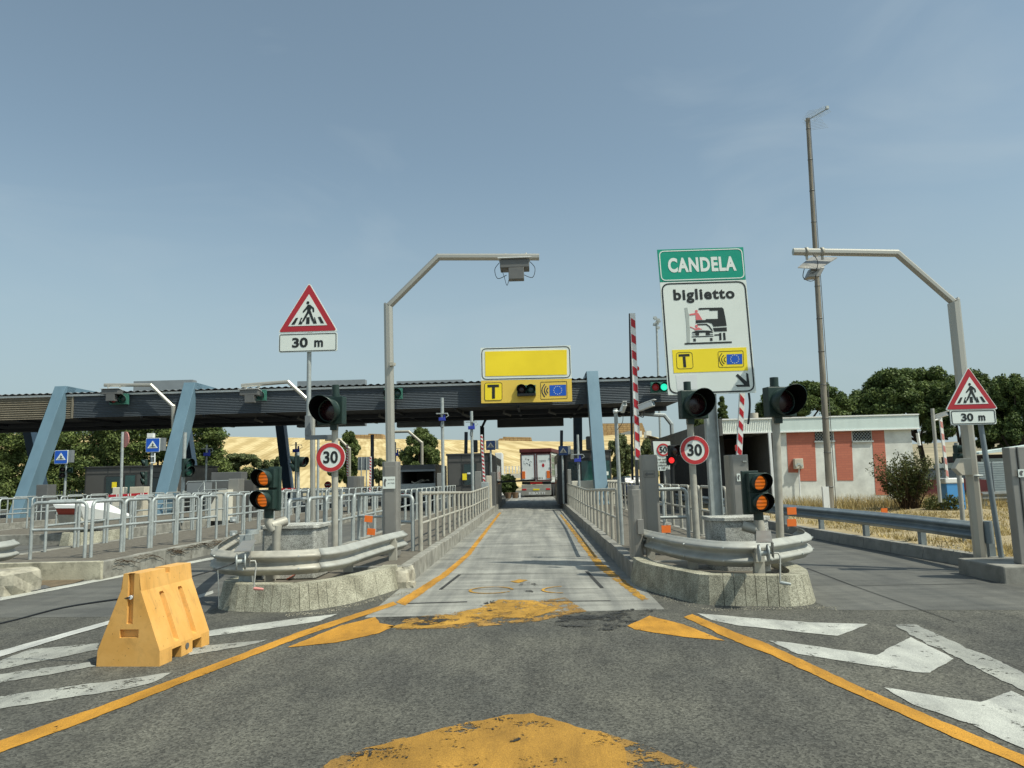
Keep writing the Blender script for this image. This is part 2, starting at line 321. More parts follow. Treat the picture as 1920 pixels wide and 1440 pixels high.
# ------------------------------------------------------------------ mesh building
ORG = {}
class MB:
    def __init__(s): s.v = []; s.f = []; s.sm = []
    def add(s, vs, fs, smooth=False):
        o = len(s.v); s.v += [tuple(x) for x in vs]; s.f += [tuple(i + o for i in f) for f in fs]; s.sm += [smooth] * len(fs)
        return s
    def box(s, c, size, rz=0, mtx=None):
        x, y, z = (d / 2 for d in size); m = mtx or Matrix.Rotation(rz, 3, 'Z'); c = Vector(c)
        vs = [c + m @ Vector((a * x, b * y, d * z)) for a in (-1, 1) for b in (-1, 1) for d in (-1, 1)]
        return s.add(vs, [(0, 1, 3, 2), (4, 6, 7, 5), (0, 4, 5, 1), (2, 3, 7, 6), (0, 2, 6, 4), (1, 5, 7, 3)])
    def b2(s, a, b): return s.box([(p + q) / 2 for p, q in zip(a, b)], [abs(q - p) for p, q in zip(a, b)])
    def tube(s, pts, r, n=8, smooth=True, cap=True, rot=0, sx=1.0):
        pts = [Vector(p) for p in pts]; rs = r if isinstance(r, (list, tuple)) else [r] * len(pts)
        vs = []; u = None
        for i, p in enumerate(pts):
            t0 = (pts[i] - pts[i - 1]).normalized() if i else None; t1 = (pts[i + 1] - pts[i]).normalized() if i < len(pts) - 1 else None
            t = (t0 + t1).normalized() if t0 is not None and t1 is not None else (t0 if t0 is not None else t1)
            if u is None:
                a = Vector((0, 1, 0)) if abs(t.y) < .9 else Vector((0, 0, 1)); u = (a - t * a.dot(t)).normalized()
            else: u = (u - t * u.dot(t)).normalized()
            w = t.cross(u); k = 1.0
            if t0 is not None and t1 is not None: k = 1 / max(.5, math.sqrt((1 + t0.dot(t1)) / 2))
            plane = (t1 - t0).normalized() if (t0 is not None and t1 is not None and (t1 - t0).length > 1e-4) else None
            for j in range(n):
                a = 2 * math.pi * (j + rot) / n; d = u * math.cos(a) * rs[i] + w * math.sin(a) * rs[i] * sx
                if plane is not None: d += plane * d.dot(plane) * (k - 1)
                vs.append(p + d)
        fs = [(i * n + j, i * n + (j + 1) % n, (i + 1) * n + (j + 1) % n, (i + 1) * n + j) for i in range(len(pts) - 1) for j in range(n)]
        s.add(vs, fs, smooth)
        if cap: s.add(vs[:n], [tuple(range(n))[::-1]]); s.add(vs[-n:], [tuple(range(n))])
        return s
    def ring(s, c, ax, r0, r1, L_, n=24, smooth=True):   # hollow tube
        ax = Vector(ax).normalized(); u = ax.orthogonal().normalized(); w = ax.cross(u); c = Vector(c); vs = []
        for rr, l in ((r0, 0), (r0, L_), (r1, L_), (r1, 0)):
            vs += [c + ax * l + (u * math.cos(2 * math.pi * j / n) + w * math.sin(2 * math.pi * j / n)) * rr for j in range(n)]
        return s.add(vs, [(k * n + j, k * n + (j + 1) % n, ((k + 1) % 4) * n + (j + 1) % n, ((k + 1) % 4) * n + j) for k in range(4) for j in range(n)], smooth)
    def prism(s, pts, d):       # polygon (3D, planar) extruded along d
        pts = [Vector(p) for p in pts]; n = len(pts); d = Vector(d); q = [p + d for p in pts]
        return s.add(pts + q, [tuple(range(n))[::-1], tuple(range(n, 2 * n))] + [(i, (i + 1) % n, n + (i + 1) % n, n + i) for i in range(n)])
    def sphere(s, c, r, sc=(1, 1, 1), n=12, m=8):
        vs = []; c = Vector(c)
        for i in range(m + 1):
            t = math.pi * i / m
            for j in range(n):
                p = 2 * math.pi * j / n; vs.append(c + Vector((math.sin(t) * math.cos(p) * r * sc[0], math.sin(t) * math.sin(p) * r * sc[1], math.cos(t) * r * sc[2])))
        return s.add(vs, [(i * n + j, (i + 1) * n + j, (i + 1) * n + (j + 1) % n, i * n + (j + 1) % n) for i in range(m) for j in range(n)], True)
    def build(s, name, m, parent=None, bevel=0, seg=2):
        me = bpy.data.meshes.new(name)
        o = bpy.data.objects.new(name, me); COL.objects.link(o)
        org = Vector((0, 0, 0))
        if parent is not None: org = ORG.get(parent.name, org); o.parent = parent; ORG[o.name] = org
        else:
            pass
        me.from_pydata([tuple(Vector(v) - org) for v in s.v], [], s.f)
        me.polygons.foreach_set("use_smooth", s.sm); me.materials.append(M[m]); me.update()
        if bevel:
            bv = o.modifiers.new("bevel", 'BEVEL'); bv.width = bevel; bv.segments = seg; bv.limit_method = 'ANGLE'; bv.angle_limit = math.radians(35)
        return o
def mb(): return MB()
def thing(name, label, cat, loc=(0, 0, 0), group=None):
    o = bpy.data.objects.new(name, None); COL.objects.link(o); o.location = loc; o.empty_display_size = .2
    o["label"] = label; o["category"] = cat
    if group: o["group"] = group
    ORG[o.name] = Vector(loc); return o
def tag(o, label, cat, group=None):
    o["label"] = label; o["category"] = cat
    if group: o["group"] = group
    return o
def recentre(o, loc):          # give a one-mesh thing its own origin
    loc = Vector(loc); o.data.transform(Matrix.Translation(-loc)); o.location = loc; return o
def struct(o, kind="structure"): o["kind"] = kind; return o
def dup(root, loc, rz=None, label=None, group=None, scale=None):
    def rec(o, par):
        c = o.copy(); COL.objects.link(c)
        if par is not None: c.parent = par
        for ch in [x for x in COL.objects if x.parent == o]: rec(ch, c)
        return c
    r = rec(root, None); r.location = loc
    if rz is not None: r.rotation_euler = (0, 0, rz)
    if scale: r.scale = scale
    if label: r["label"] = label
    if group: r["group"] = group
    return r

# text as mesh
_tc = {}
def text2d(body, off=0.0, sp=1.0):
    k = (body, off, sp)
    if k not in _tc:
        cu = bpy.data.curves.new("t", 'FONT'); cu.body = body; cu.offset = off; cu.resolution_u = 4; cu.space_character = sp; o = bpy.data.objects.new("t", cu)
        me = bpy.data.meshes.new_from_object(o)
        _tc[k] = ([(v.co.x, v.co.y) for v in me.vertices], [tuple(p.vertices) for p in me.polygons])
        bpy.data.objects.remove(o); bpy.data.curves.remove(cu); bpy.data.meshes.remove(me)
    return _tc[k]
CAP = max(v[1] for v in text2d("H")[0])
def add_text(b, body, p0, p1, h, off=.02, n=(0, -1, 0), up=None, lift=0.0, sp=1.0):
    """p0,p1 baseline ends (world); h = capital height; text stretched to fill p0..p1"""
    vs, fs = text2d(body, off, sp); p0 = Vector(p0); p1 = Vector(p1); n = Vector(n)
    x0 = min(v[0] for v in vs); x1 = max(v[0] for v in vs)
    U = (p1 - p0); V = Vector(up) if up else (n.cross(U)).normalized() * 1.0
    V = V.normalized() * h
    b.add([p0 + U * ((x - x0) / (x1 - x0)) + V * (y / CAP) + n * lift for x, y in vs], fs); return b
def rrect(pts, r, k=5):
    """rounded quad given four 2D/3D corners in order"""
    pts = [Vector(p) for p in pts]; out = []
    for i in range(4):
        a, b, c = pts[i - 1], pts[i], pts[(i + 1) % 4]; d0 = (a - b).normalized() * r; d1 = (c - b).normalized() * r
        for j in range(k + 1):
            t = j / k; out.append((b + d0) * (1 - t) ** 2 + b * 2 * t * (1 - t) + (b + d1) * t * t)
    return out
def inset(pts, d):
    pts = [Vector(p) for p in pts]; c = sum(pts, Vector(pts[0]) * 0) / len(pts); out = []
    for i in range(4):
        a, b, c_ = pts[i - 1], pts[i], pts[(i + 1) % 4]; out.append(b + (a - b).normalized() * d + (c_ - b).normalized() * d)
    return out
def add_frame(b, corners, w, r, th):      # rounded outline band, 3D corners
    o = rrect(corners, r); i = rrect(inset(corners, w), max(.001, r - w)); n = len(o); d = Vector(th)
    b.add([*o, *i, *[p + d for p in o], *[p + d for p in i]],
          [(k, (k + 1) % n, n + (k + 1) % n, n + k) for k in range(n)] + [(2 * n + k, 3 * n + k, 3 * n + (k + 1) % n, 2 * n + (k + 1) % n) for k in range(n)]
          + [(k, 2 * n + k, 2 * n + (k + 1) % n, (k + 1) % n) for k in range(n)] + [(n + k, n + (k + 1) % n, 3 * n + (k + 1) % n, 3 * n + k) for k in range(n)]); return b
def disc(c, r, n=28, ax='Y'):
    c = Vector(c); return [c + Vector((math.cos(2 * math.pi * k / n) * r, 0, math.sin(2 * math.pi * k / n) * r)) for k in range(n)]
def strip(b, pts, w, d):       # thick polyline in XZ plane
    pts = [Vector(p) for p in pts]
    for i in range(len(pts) - 1):
        t = (pts[i + 1] - pts[i]).normalized(); nn = Vector((-t.z, 0, t.x)) * w / 2; e = t * w * .15
        b.prism([pts[i] - e + nn, pts[i] - e - nn, pts[i + 1] + e - nn, pts[i + 1] + e + nn], d)
    return b
# ------------------------------------------------------------------ ground, road, lanes
def sheet(name, pts, m, z):
    b = mb(); b.add([(p[0], p[1], z) for p in pts], [tuple(range(len(pts)))]); o = b.build(name, m)
    if o.data.polygons[0].normal.z < 0: o.data.flip_normals()
    return struct(o)
def gsheet(name, px, m, z): return sheet(name, [G(*p, z) for p in px], m, z)
sheet("ground", [(-1500, -200), (1500, -200), (1500, 2500), (-1500, 2500)], "far_ground", -.03)
sheet("road", [(-60, -12), (26, -12), (26, 11.0), (9, 11.0), (6.9, 30), (6.9, 95), (-60, 95)], "asphalt", 0)
sheet("lane", [(-1.95, 8.45), (1.42, 8.6), (1.42, 60), (-1.95, 60)], "slab", .002)
sheet("lane", [(3.2, 8.35), (8.8, 7.75), (7.2, 11.4), (6.35, 20), (6.3, 60), (3.2, 60)], "slab_dark", .002)
sheet("lane", [(-13, 9.3), (-4, 8.75), (-4, 60), (-13, 60)], "slab_dark", .002)
sheet("lane", [(-60, 14), (-13.2, 14), (-13.2, 60), (-60, 60)], "slab_dark", .002)
# yellow lines
def mk(name, px, m, z=.005):
    P_ = [G(*p, z) for p in px]; out = []; r = random.Random(len(px) * 7 + int(px[0][0])); j = .014 if "worn" in m or "patch" in m else .006
    for i, a in enumerate(P_):          # hand-painted edge: small irregular steps
        c = P_[(i + 1) % len(P_)]; d = (c - a); n = max(1, int(d.length / .05)); nn = Vector((-d.y, d.x, 0)).normalized(); w = 0
        for k in range(n): w = w * .6 + r.uniform(-j, j); out.append(a + d * k / n + (nn * w if k else nn * 0))
    return sheet(name, out, m, z)
mk("yellow_line", [(-120, 1430), (0, 1388), (171, 1330), (321, 1275), (559, 1185), (737, 1128), (745, 1133), (559, 1196), (318, 1290), (171, 1348), (0, 1411), (-120, 1456)], "yellow_paint")
mk("yellow_line", [(742, 1129), (828, 1076), (872, 1040), (936, 961), (940, 961), (882, 1040), (842, 1077), (760, 1135)], "yellow_paint")
mk("yellow_line", [(1282, 1157), (1298, 1151), (1380, 1186), (1440, 1207), (1609, 1286), (1780, 1357), (1920, 1415.6), (2060, 1474), (2060, 1500), (1920, 1437), (1775, 1376), (1606, 1301), (1440, 1225), (1380, 1203)], "yellow_paint")
mk("yellow_line", [(1049, 965), (1053, 965), (1130, 1056), (1216, 1124), (1203, 1126), (1118, 1062)], "yellow_worn")
mk("yellow_marking", [(539, 1213.6), (640, 1172), (703, 1156.7), (711, 1168), (742, 1173), (711, 1187), (633, 1204)], "yellow_paint")
mk("yellow_marking", [(889, 1142), (935, 1124), (1004, 1126), (1047, 1142), (996, 1159), (940, 1157), (885, 1166), (790, 1178), (725, 1176)], "yellow_worn")
mk("yellow_marking", [(1176, 1173), (1218, 1154), (1234, 1159), (1282, 1170.6), (1359, 1201), (1282, 1194), (1190, 1180)], "yellow_paint")
mk("yellow_marking", [(600, 1560), (640, 1450), (672, 1407), (750, 1387), (861, 1357), (958, 1339), (1000, 1337), (1068, 1357), (1125, 1371), (1170, 1400), (1180, 1440), (1210, 1560)], "yellow_patch")
for px in ([(0, 1220), (205, 1163.5), (205, 1170), (0, 1231)],): mk("white_line", px + [(-100, 1262), (-100, 1246)], "white_fresh", .007)
for px in ([(-100, 1262), (0, 1240), (55, 1217), (183, 1206), (183, 1218), (-100, 1275)], [(-100, 1279), (0, 1264), (168, 1241), (180, 1249), (0, 1280), (-100, 1298)],
           [(-100, 1320), (0, 1305.5), (321, 1261), (290, 1278), (214, 1295), (0, 1328.5), (-100, 1346)], [(352, 1216), (380, 1211), (501, 1199), (460, 1211), (352, 1229)],
           [(383, 1183), (560, 1159), (633, 1151), (597, 1165), (500, 1179), (383, 1194)], [(-100, 1380), (10, 1365), (0, 1371), (-100, 1390)]):
    mk("white_marking", px, "white_worn" if px[0][1] != 1183 else "white_paint")
for px in ([(0, 1120), (418, 1041), (418, 1045), (0, 1126)], [(360, 1119), (400, 1107), (400, 1112), (367, 1124)]): mk("white_line", px, "white_paint")
for px in ([(1307, 1150), (1380, 1156), (1520, 1167), (1628, 1170), (1570, 1192), (1380, 1172), (1335, 1163)],
           [(1441, 1201), (1484, 1205), (1643, 1228), (1707, 1194), (1788, 1235), (1744, 1261), (1716, 1260), (1573, 1238), (1496, 1226)],
           [(1658, 1289), (1838, 1316), (1896, 1295), (1960, 1325), (1990, 1440), (1920, 1403), (1817, 1356), (1713, 1321)]): mk("white_marking", px, "white_paint")
mk("white_line", [(1680, 1171), (1718, 1171), (1920, 1263), (2000, 1300), (2000, 1333), (1920, 1295), (1704, 1189)], "white_worn")
z3 = zo(940, 1040, 3.6)
mk("tar_patch", [z3(*p) for p in ((240, 450), (330, 405), (520, 385), (800, 378), (1000, 345), (1050, 362), (960, 420), (860, 480), (760, 505), (600, 512), (420, 482))], "tar_patch", .008)
mk("tar_patch", [(706, 1157), (780, 1155), (870, 1156), (860, 1163), (800, 1172), (745, 1172), (712, 1168)], "tar_patch", .008)
for px in ([(921, 1349), (931, 1346), (938, 1368), (924, 1370)], [(934, 1345), (946, 1343), (953, 1364), (941, 1366)], [(949, 1342), (960, 1340), (968, 1360), (957, 1362)], [(963, 1339), (975, 1339), (980, 1356), (971, 1358)],
           [(910, 1374), (925, 1371), (932, 1380), (914, 1384)], [(940, 1370), (985, 1362), (1004, 1378), (960, 1392), (936, 1386)]): mk("tyre_mark", px, "rubber_mark", .009)
for k in range(7): x = 640 + k * 17; mk("tyre_mark", [(x, 1446), (x + 11, 1446), (x + 34, 1398 - k * 2), (x + 24, 1401 - k * 2)], "rubber_mark", .009)
for px in ([(893, 1128), (903, 1127), (912, 1152), (900, 1153)], [(906, 1127), (915, 1126), (925, 1150), (914, 1152)], [(918, 1126), (926, 1125), (936, 1148), (928, 1150)]): mk("tyre_mark", px, "rubber_mark", .009)
mk("yellow_marking", [(1120, 1368), (1218, 1400), (1273, 1425), (1330, 1450), (1400, 1560), (1120, 1560)], "yellow_ragged", .004)
mk("yellow_marking", [(560, 1470), (620, 1425), (680, 1398), (760, 1382), (760, 1400), (690, 1420), (640, 1500)], "yellow_ragged", .004)
mk("yellow_marking", [(760, 1160), (900, 1140), (1060, 1120), (1100, 1146), (1000, 1166), (860, 1178), (740, 1180)], "yellow_ragged", .004)
mk("oil_stain", [z3(*p) for p in ((100, 215), (160, 180), (230, 190), (260, 210), (190, 225), (215, 245), (225, 262), (185, 258), (150, 238))], "tar_patch", .009)
mk("oil_stain", [z3(*p) for p in ((60, 180), (120, 165), (180, 172), (120, 190))], "yellow_worn", .008)
def gline(a, c, w, m="seal", z=.007, name="joint"):
    a = G(*a, z); c = G(*c, z); t = (c - a).normalized(); n = Vector((-t.y, t.x, 0)) * w / 2
    return sheet(name, [a + n, a - n, c - n, c + n], m, z)
gline((826, 1105), (862, 1077), .05); gline((1100, 1071), (1129, 1102), .05); gline((829, 1105), (1120, 1103), .012); gline((862, 1077), (1098, 1075), .012)
gline((765, 1131), (876, 1128), .05); gline((1020, 1127), (1145, 1126), .035)
gline((842, 1076), (1160, 1073), .015)
for Y in (14.3, 16.6, 19, 22.2, 26, 31, 37): b = mb(); struct(b.add([(-1.9, Y, .007), (1.36, Y + .1, .007), (1.36, Y + .125, .007), (-1.9, Y + .025, .007)], [(0, 1, 2, 3)]).build("joint", "seal"))
gline((1513, 1065), (1600, 1098), .02); gline((1600, 1098), (1830, 1094), .02); gline((1700, 1062), (1905, 1066), .014); gline((1600, 1098), (1790, 1165), .012)
b = mb()
for (cx, cy, a0, a1) in ((921, 1106, 0, 330), (1058, 1105, 95, 265)):
    c = G(cx, cy, .009); vs = []; k = 22
    for i in range(k + 1):
        a = math.radians(a0 + (a1 - a0) * i / k); vs += [c + Vector((math.cos(a) * .27, math.sin(a) * .27, 0)), c + Vector((math.cos(a) * .31, math.sin(a) * .31, 0))]
    b.add(vs, [(2 * i, 2 * i + 1, 2 * i + 3, 2 * i + 2) for i in range(k)])
struct(b.build("yellow_ring_marks", "yellow_worn"))
mk("puddle", [(46, 1100), (85, 1097), (95, 1101), (60, 1108), (48, 1106)], "puddle", .016)
mk("mud_patch", [(46, 1090), (100, 1084), (165, 1084), (140, 1093), (96, 1101), (60, 1108), (46, 1108)], "soil", .014)

# ------------------------------------------------------------------ traffic islands
def island(name, x0, x1, y0, y1, zt, side="kerb", blk=1.1, seed=1):
    r = random.Random(seed); b = mb(); w = .16
    for X, s in ((x0, 1), (x1, -1)):
        Y = y0
        while Y < y1:
            l = min(blk * r.uniform(.85, 1.15), y1 - Y + .01); j = r.uniform(0, .012); dz = r.uniform(-.012, .008)
            xa, xb = X + s * j, X + s * w
            b.box(((xa + xb) / 2, Y + l / 2 - .004, (zt + dz) / 2 - .02), (abs(xb - xa), l - .008, zt + dz + .04)); Y += l
    b.b2((x0 + w, y0, -.02), (x1 - w, y0 + .15, zt))
    o = struct(b.build(name, side, bevel=.012, seg=2))
    struct(mb().b2((x0 + w - .02, y0 + .02, -.02), (x1 - w + .02, y1, zt - .012)).build("island_paving", "island_top"))
    return o
island("island_kerb", -4.0, -1.88, 11.0, 47, .27, "kerb", seed=3)
island("island_kerb", 1.36, 3.5, 10.9, 47, .27, "kerb_right", seed=4)
island("island_kerb", -10.0, -7.25, 12.4, 47, .30, "kerb", seed=5)
island("island_kerb", -17.2, -12.5, 20.6, 47, .28, "kerb", seed=6)
island("island_kerb", -24.5, -20.4, 20, 47, .28, "kerb", seed=7)
# broken kerb lump between nose and kerb, left of the centre lane
def lump(name, lab, c, size, m, seed, cat="rubble"):
    r = random.Random(seed); n, k = 12, 8; b = mb(); b.sphere((0, 0, 0), 1, n=n, m=k)
    b.v = [tuple(Vector((math.copysign(abs(x) ** .35, x) * size[0] / 2, math.copysign(abs(y) ** .35, y) * size[1] / 2, math.copysign(abs(z) ** .35, z) * size[2] / 2)) * r.uniform(.92, 1.04) + Vector(c)) for x, y, z in b.v]
    b.sm = [False] * len(b.f)
    return tag(b.build(name, m), lab, cat)
lump("broken_kerb_stone", "crumbled kerb stone lump between bullnose block and centre lane kerb", (-1.98, 11.0, .09), (.30, .75, .34), "broken", 3)
lump("broken_kerb_stone", "small broken concrete chunk on the ground at the left kerb's crumbled end", (-1.82, 10.75, .03), (.14, .2, .12), "broken", 5)
lump("broken_concrete_block", "cracked pale concrete block at the far left in front of the stained kerb wall", (-8.05, 11.0, .15), (1.0, .8, .42), "broken", 8, "concrete block")

def nose(name, lab, base, zt, ins, joint_rng, fine=.12, coarse=.5, gap=.006):
    """bullnose of battered stone blocks standing along the base outline"""
    root = thing(name, lab, "bullnose", (sum(p[0] for p in base) / len(base), sum(p[1] for p in base) / len(base), 0))
    base = [Vector((*p, 0)) for p in base]
    # smooth path
    pts = []
    for i in range(len(base) - 1):
        p0 = base[max(0, i - 1)]; p1 = base[i]; p2 = base[i + 1]; p3 = base[min(len(base) - 1, i + 2)]
        for k in range(8):
            t = k / 8; pts.append(.5 * ((2 * p1) + (p2 - p0) * t + (2 * p0 - 5 * p1 + 4 * p2 - p3) * t * t + (3 * p1 - p0 - 3 * p2 + p3) * t ** 3))
    pts.append(base[-1]); cum = [0]
    for i in range(1, len(pts)): cum.append(cum[-1] + (pts[i] - pts[i - 1]).length)
    def at(s):
        s = max(0, min(cum[-1], s))
        for i in range(1, len(cum)):
            if cum[i] >= s:
                t = (s - cum[i - 1]) / max(1e-6, cum[i] - cum[i - 1]); p = pts[i - 1].lerp(pts[i], t)
                a = pts[max(0, i - 2)]; c = pts[min(len(pts) - 1, i + 1)]; tg = (c - a).normalized(); return p, Vector((-tg.y, tg.x, 0))
    b = mb(); s = 0; inner = []
    cen = sum(base, Vector()) / len(base)
    while s < cum[-1] - .01:
        m_, _ = at(s); f = joint_rng(m_); l = min(fine if f else coarse, cum[-1] - s)
        sub = 1 if f else 3
        for q in range(sub):
            a, na = at(s + l * q / sub + (gap / 2 if q == 0 else 0)); c, nc = at(s + l * (q + 1) / sub - (gap / 2 if q == sub - 1 else 0))
            if na.dot(cen - a) < 0: na = -na; nc = -nc
            up = Vector((0, 0, zt)); w = .2
            A = [a - Vector((0, 0, .03)), c - Vector((0, 0, .03)), c + nc * ins + up, a + na * ins + up, a + na * (ins + w) + up, c + nc * (ins + w) + up, c + nc * (ins + w) - Vector((0, 0, .03)), a + na * (ins + w) - Vector((0, 0, .03))]
            b.add(A, [(0, 1, 2, 3), (3, 2, 5, 4), (4, 5, 6, 7), (0, 3, 4, 7), (1, 6, 5, 2), (0, 7, 6, 1)])
            inner.append(a + na * (ins + .02) + Vector((0, 0, zt - .07)))
        s += l
    b.build("edge_stones", "island_stone", root)
    mb().add(inner, [tuple(range(len(inner)))]).build("fill_slab", "island_top", root)
    return root
nose("concrete_bullnose", "pale speckled concrete bullnose at the head of the island left of the centre lane",
     [(-4.06, 11.2), (-4.10, 10.2), (-4.03, 9.4), (-3.78, 9.08), (-3.47, 8.99), (-3.07, 8.9), (-2.76, 8.98), (-2.36, 9.43), (-1.99, 10.5), (-1.97, 10.9)], .31, .07,
     lambda p: -3.95 < p.x < -2.62 and p.y < 9.5)
nose("concrete_bullnose", "concrete bullnose right of the centre lane, its lane side in shade",
     [(1.33, 11.0), (1.34, 10.4), (1.5, 9.8), (1.72, 9.25), (1.89, 8.87), (2.25, 8.74), (2.57, 8.67), (2.87, 8.62), (3.18, 8.82), (3.36, 9.5), (3.42, 11.0)], .33, .07,
     lambda p: 1.85 < p.x < 3.3 and p.y < 9.1)
nose("concrete_bullnose", "distant low concrete bullnose under the white wedge cushion",
     [(-12.0, 22), (-12.0, 21), (-12.2, 20.2), (-12.6, 19.9), (-13.0, 20.0), (-13.3, 20.8), (-13.4, 22)], .33, .07, lambda p: True, .3)

# right hand kerb and dry verge
b = mb(); Y = 10.9; kx = lambda y: 6.30 + max(0, (16 - y)) * .062 if y < 16 else 6.30 - (y - 16) * .01
while Y < 46:
    l = 1.0; x0, x1 = kx(Y), kx(Y + l); b.prism([(x0, Y, -.02), (x0 + .2, Y, -.02), (x0 + .2, Y, .2), (x0 + .03, Y, .2)], (x1 - x0, l - .01, 0)); Y += l
struct(b.build("kerb", "kerb_right", bevel=.012))
tag(lump("broken_kerb_stone", "", (6.72, 10.8, .08), (.26, .28, .26), "broken", 12), "white scuffed kerb end below the right guardrail terminal", "rubble")
n = 60
gx = np.linspace(0, 1, n); vs = []; fs = []
for i in range(n):
    y = 10.95 + 34 * gx[i] ** 1.3
    for j in range(n):
        x = kx(y) + .2 + 26 * gx[j] ** 1.5
        vs.append((x, y, .185 + .05 * math.sin(x * 1.3 + y * .7) * min(1, gx[j] * 6) + .03 * math.sin(x * 3.1 - y * 2.3) * min(1, gx[j] * 6)))
for i in range(n - 1):
    for j in range(n - 1): fs.append((i * n + j, i * n + j + 1, (i + 1) * n + j + 1, (i + 1) * n + j))
struct(mb().add(vs, fs, True).build("verge", "dry_ground"))
# dry grass blades on the verge
rs = np.random.RandomState(4)
def blades(name, n, xf, hr, m, zf=lambda x, y: .19):
    V = []; F = []
    for i in range(n):
        x, y = xf(); h = rs.uniform(*hr); a = rs.uniform(0, 6.28); w = .006 + .01 * rs.rand(); lx, ly = rs.normal(0, .4, 2) * h
        dx, dy = math.cos(a) * w, math.sin(a) * w; z = zf(x, y)
        V += [(x - dx, y - dy, z), (x + dx, y + dy, z), (x + lx, y + ly, z + h)]; F.append((3 * i, 3 * i + 1, 3 * i + 2))
    b = mb().add(V, F); return struct(b.build(name, m), "stuff")
def pxy():
    while True:
        y = 11.3 + 18 * rs.rand() ** 1.2; x = 6.75 + (6 + (y - 11) * .6) * rs.rand()
        if rs.rand() < .35 + .65 * (math.sin(x * 1.9 + y * .8) * math.sin(x * .7 - y * 1.7) > -.1): return x, y
blades("dry_grass", 34000, pxy, (.03, .11), "dry_blade")
def pwall():
    x = 8.6 + 7.5 * rs.rand(); return x, 27.6 - 3.0 * rs.rand() ** 1.5
blades("dry_grass_tall", 5000, pwall, (.15, .55), "dry_blade")
# gravel and litter on the island noses
def crumbs(name, n, f, m, s0=.006, s1=.03):
    b = mb()
    for i in range(n):
        x, y, z = f(); s = rs.uniform(s0, s1); b.box((x, y, z + s * .3), (s, s * rs.uniform(.6, 1.4), s * .7), rs.uniform(0, 3))
    return struct(b.build(name, m), "stuff")
crumbs("gravel", 420, lambda: (lambda t: (-2.9 + t * 1.15 + rs.normal(0, .05), 8.85 + max(0, t - .3) * 2.2 + rs.normal(0, .06) - .1, .004))(rs.rand()), "broken", .003, .011)
crumbs("gravel", 420, lambda: (lambda t: (3.3 - t * 1.9 + rs.normal(0, .05), 8.5 + max(0, t - .75) * 5 + rs.normal(0, .05), .004))(rs.rand()), "broken", .003, .011)
crumbs("gravel", 300, lambda: (rs.uniform(6.55, 9.5), rs.uniform(11, 13), .19), "broken", .01, .035)

# ------------------------------------------------------------------ wheat hill and far land
def ridge_px(x):      # skyline height of the hill in the photograph
    xs = [-800, 0, 300, 420, 600, 834, 1000, 1080, 1130, 1205, 1250, 1330, 1740, 1800, 2300]; ys = [830, 812, 815, 817, 820, 823, 826, 827, 815, 812, 832, 850, 830, 826, 838]
    return float(np.interp(x, xs, ys))
def hill(name, px0, px1, m, Yb=130, Yr=420, n=90, k=26):
    vs = []; fs = []
    for i in range(n + 1):
        px = px0 + (px1 - px0) * i / n; top = P(px, ridge_px(px), Yr)
        for j in range(k + 1):
            t = j / k; y = Yb + (Yr + 160 - Yb) * t; tr = (Yr - Yb) / (Yr + 160 - Yb)
            s = min(1, t / tr); z = top.z * (s * s * (3 - 2 * s) * .35 + s * .65) if t <= tr else top.z * (1 - .25 * ((t - tr) / (1 - tr)) ** 1.5)
            vs.append((top.x * (.55 + .45 * y / Yr), y, z - .3))
    for i in range(n):
        for j in range(k): a = i * (k + 1) + j; fs.append((a, a + k + 1, a + k + 2, a + 1))
    return struct(mb().add(vs, fs, True).build(name, m))
hill("hill", -900, 1215, "wheat_field")
hill("hill", 1211, 2400, "rocky", 110, 330)

mat("stained", (.44, .41, .31), .9, var=.25, scale=3, bmp=.6, bscale=30, dirt=.95, dcol=(.045, .042, .035), dscale=1.1)
struct(mb().b2((-13, 12.34, -.02), (-7.27, 12.42, .305)).build("kerb_wall", "stained", bevel=.01))
